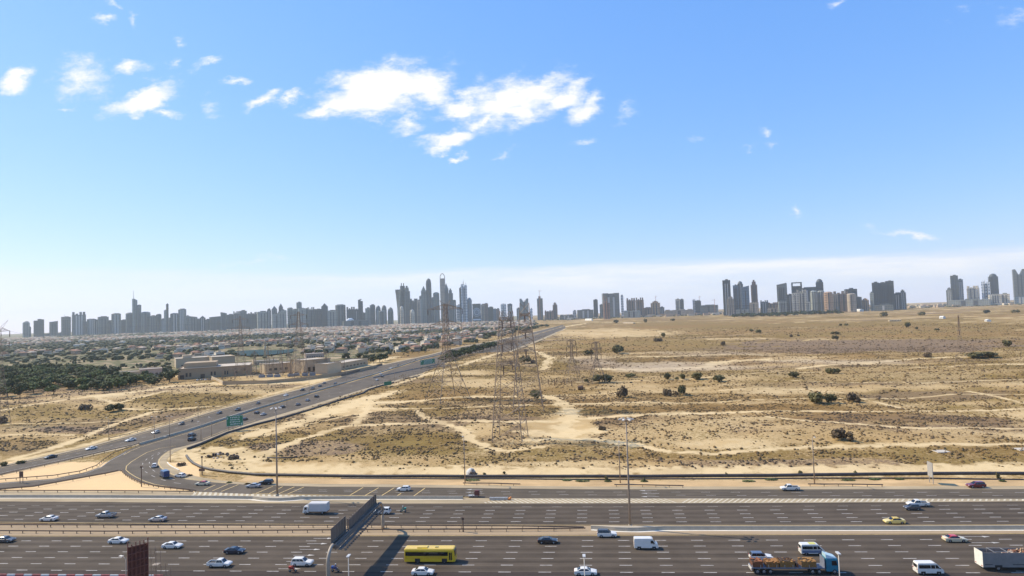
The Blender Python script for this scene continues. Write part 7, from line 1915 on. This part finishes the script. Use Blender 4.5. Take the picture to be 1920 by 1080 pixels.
for k, (d, x, y) in enumerate(V[:290]):
    i = rr.randrange(6); zn = ('beyond the lagoon' if 420 < px_of((x, y, 0))[0] < 620 else 'at the far left' if px_of((x, y, 0))[0] < 250 else 'behind the beige hall' if px_of((x, y, 0))[0] <= 420 else 'beside the diagonal road')
    c = thing('villa', ['pale villa among trees in the far residential district', 'tan villa with a hipped roof in the far residential district', 'white villa among trees in the far residential district', 'pinkish villa with a hipped roof in the far residential district', 'cream villa with a flat roof in the far residential district', 'tan villa with a pale hipped roof in the far residential district'][i].replace('in the far residential district', zn), 'house', (x, y, 0), rr.choice((0, 1.57, .4, .8))+rr.uniform(-.1, .1), ['pale villas', 'tan villas', 'white villas', 'pinkish villas', 'cream villas', 'tan pale roofed villas'][i]+' '+zn)
    part_mesh('wall', VP[i][0], c, m=wallm[i % 4]); part_mesh('roof', VP[i][1], c, m=roofm[i % 3]); part_mesh('window_band', VP[i][2], c)
b = MB()
for d, x, y in V[290:]:
    w, dd, h = rr.uniform(10, 18), rr.uniform(9, 14), rr.uniform(6, 9.5); a = rr.uniform(0, 3.1); ca, sa = math.cos(a), math.sin(a); mi = rr.randrange(4)
    P = [(x+ca*u-sa*v, y+sa*u+ca*v) for u, v in ((-w/2, -dd/2), (w/2, -dd/2), (w/2, dd/2), (-w/2, dd/2))]
    o = len(b.v); b.add([(q[0], q[1], 0) for q in P]+[(q[0], q[1], h) for q in P]+[(x, y, h+2.2)], [(0,1,5,4),(1,2,6,5),(2,3,7,6),(3,0,4,7)], mi)
    b.f += [(o+4, o+5, o+8), (o+5, o+6, o+8), (o+6, o+7, o+8), (o+7, o+4, o+8)]; b.m += [4+mi % 3]*4
tag(b.build('distant_houses', wallm+roofm), 'dense far district of small pale houses before the skyline', 'houses', kind='stuff')
# trees between the villas
TT = [(float(d), float(x)+rr.uniform(-12, 12), float(y)+rr.uniform(-12, 12)) for d, (x, y), k in zip(dpt, CA, ok & ~lake) if k and rr.random() < .68]
TT.sort()
for d, x, y in TT[:0]:
    tree('far', rr.randrange(4), Vector((x, y, 0)), rr.uniform(5, 9), rr.uniform(9, 15), 'dark tree between the nearer villas beyond the lagoon', 'tree', group='trees between the nearer villas', rz=rr.uniform(0, 6))
V3 = []; F3 = []
def far_blob(x, y, w, h, r3):
    o = len(V3); n_ = 6
    for j, (q, z) in enumerate(((.75, .05), (1, .4), (.8, .8))):
        for i in range(n_):
            a = 2*math.pi*(i+.5*j)/n_; s = w*.5*q*r3.uniform(.7, 1.2); V3.append((x+math.cos(a)*s, y+math.sin(a)*s, h*z*r3.uniform(.8, 1.2)))
    V3.append((x, y, h))
    for j in range(2):
        for i in range(n_): a, b_ = o+j*n_+i, o+j*n_+(i+1) % n_; F3.append((a, b_, b_+n_, a+n_))
    for i in range(n_): F3.append((o+2*n_+i, o+2*n_+(i+1) % n_, o+3*n_))
for d, x, y in TT:
    for _ in range(2): far_blob(x+rr.uniform(-12, 12), y+rr.uniform(-12, 12), rr.uniform(8, 18)*(1.4 if d > 2600 else 1), rr.uniform(4, 9), rr)
# ground cover trees on the green slope between the hall and the villas, and a band before the right skyline
for _ in range(900):
    pxx = rr.uniform(0, 900); pyy = rr.uniform(0, 1); hy = 588-(pxx-960)*.034; q = at(pxx, hy+58+pyy*34)
    if q.x > DIAG_X(np.array([q.y]))[0]-60: continue
    if ((pxx-500)/75)**2+((hy+58+pyy*34-659)/9)**2 < 1 or (320 < pxx < 660 and hy+58+pyy*34 > 672): continue
    if noise2(np.array([q.x/60]), np.array([q.y/60]), 88)[0] < .5: continue
    far_blob(q.x, q.y, rr.uniform(3, 8), rr.uniform(2, 5.5), rr)
for _ in range(700):
    pxx = rr.uniform(1020, 1920); hy = 588-(pxx-960)*.034; q = at(pxx, hy+rr.uniform(10.5, 16)); far_blob(q.x, q.y, rr.uniform(10, 26), rr.uniform(4, 10), rr)
me = bpy.data.meshes.new('distant_trees'); me.from_pydata(V3, [], F3); me.materials.append(leafmat('leaf_far', (.04, .045, .018), (.075, .078, .032), (.12, .112, .05), .05)); me.update()
o = bpy.data.objects.new('distant_trees', me); COL.objects.link(o); tag(o, 'far green trees and gardens before the skyline', 'trees', kind='stuff')
# low houses and sheds at the foot of the right skyline
b = MB()
for _ in range(260):
    pxx = rr.uniform(1050, 1920); hy = 588-(pxx-960)*.034; q = at(pxx, hy+rr.uniform(11.5, 15.5)); w = rr.uniform(15, 50); h = rr.uniform(6, 16); d = rr.uniform(12, 25); b.box(q.x-w/2, q.x+w/2, q.y-d/2, q.y+d/2, 0, h, rr.randrange(4))
tag(b.build('distant_sheds', wallm), 'low pale houses and sheds along the foot of the right skyline', 'houses', kind='stuff')

# ------------------------------------------------------------ desert scrub tufts (uncountable)
rng = np.random.default_rng(5)
def tuft_field(n_try, r0, r1, dens, smin, smax):
    a = rng.uniform(math.radians(-50), math.radians(40), n_try); r_ = np.sqrt(rng.uniform(r0*r0, r1*r1, n_try))
    X = r_*np.sin(a); Y = r_*np.cos(a)
    bare, scrub, tint, orange, town, grey = cover_fields(X, Y)
    dd = seg_dist(X, Y, DIAG); clump = noise2(X/6.0, Y/5.0, 71)*.55+noise2(X/2.2, Y/2.2, 72)*.45
    pr = np.clip((scrub-.12)*1.5, 0, 1)*(1-bare)*(1-orange)*(1-town)*(1-.8*grey)*sstep(.36, .62, clump)
    px, py = px_to_world_arr(X, Y)
    near = (Y > 212) & (dd > 36) | (dd > 36) & (X < -150) & (Y > 225)
    isl = ~((px < 380) & (py > 846))
    k = (rng.random(n_try) < pr*dens) & near & isl & (py < 880)
    X, Y, tint = X[k], Y[k], tint[k]
    s = rng.uniform(smin, smax, len(X))*(.6+1.0*rng.random(len(X))**2.5)
    return X, Y, s, tint
sets = [tuft_field(150000, 212, 420, .68, .28, .62), tuft_field(230000, 420, 850, .5, .35, .75), tuft_field(110000, 850, 1700, .33, .6, 1.3)]
X = np.concatenate([s[0] for s in sets]); Y = np.concatenate([s[1] for s in sets]); S = np.concatenate([s[2] for s in sets]); TN = np.concatenate([s[3] for s in sets])
Z = ground_z(X, Y); n_ = len(X); print('tufts', n_)
K = 5
base = np.zeros((n_, 2*K+1, 3))
for j, (q, z) in enumerate(((.85, .02), (1.0, .45))):
    for i in range(K):
        an = 2*math.pi*(i+.5*j)/K+rng.uniform(0, .9, n_); rad_ = S*q*rng.uniform(.55, 1.25, n_)
        base[:, j*K+i, 0] = X+np.cos(an)*rad_; base[:, j*K+i, 1] = Y+np.sin(an)*rad_; base[:, j*K+i, 2] = Z+S*z*rng.uniform(.7, 1.3, n_)
base[:, 2*K, 0] = X; base[:, 2*K, 1] = Y; base[:, 2*K, 2] = Z+S*rng.uniform(.65, 1.05, n_)
tri = []
for i in range(K):
    a, b_ = i, (i+1) % K; tri += [(a, b_, K+i), (b_, K+(i+1) % K, K+i), (K+i, K+(i+1) % K, 2*K)]
tri = np.array(tri); idx = (np.arange(n_)[:, None, None]*(2*K+1)+tri[None]).reshape(-1, 3)
def tuft_mesh(sel, name, m, label):
    vs = base[sel].reshape(-1, 3).astype(np.float32); k = int(sel.sum()); ix = (np.arange(k)[:, None, None]*(2*K+1)+tri[None]).reshape(-1, 3).astype(np.int32)
    me = bpy.data.meshes.new(name); me.vertices.add(len(vs)); me.vertices.foreach_set('co', vs.ravel()); me.loops.add(ix.size); me.loops.foreach_set('vertex_index', ix.ravel())
    me.polygons.add(len(ix)); me.polygons.foreach_set('loop_start', np.arange(0, ix.size, 3, dtype=np.int32)); me.polygons.foreach_set('loop_total', np.full(len(ix), 3, dtype=np.int32)); me.update(calc_edges=True)
    me.materials.append(m); o = bpy.data.objects.new(name, me); COL.objects.link(o); tag(o, label, 'scrub', kind='stuff')
M_t1 = mat('tuft_olive', (.155, .095, .032), .9, var=.45, scale=.18); M_t2 = mat('tuft_grey_brown', (.125, .08, .04), .9, var=.4, scale=.18)
pick = TN+rng.normal(0, .25, n_) > .55
tuft_mesh(~pick, 'desert_scrub', M_t1, 'olive dry tufts scattered over the whole desert plain'); tuft_mesh(pick, 'dry_brush', M_t2, 'grey brown dry tufts scattered over the desert plain')
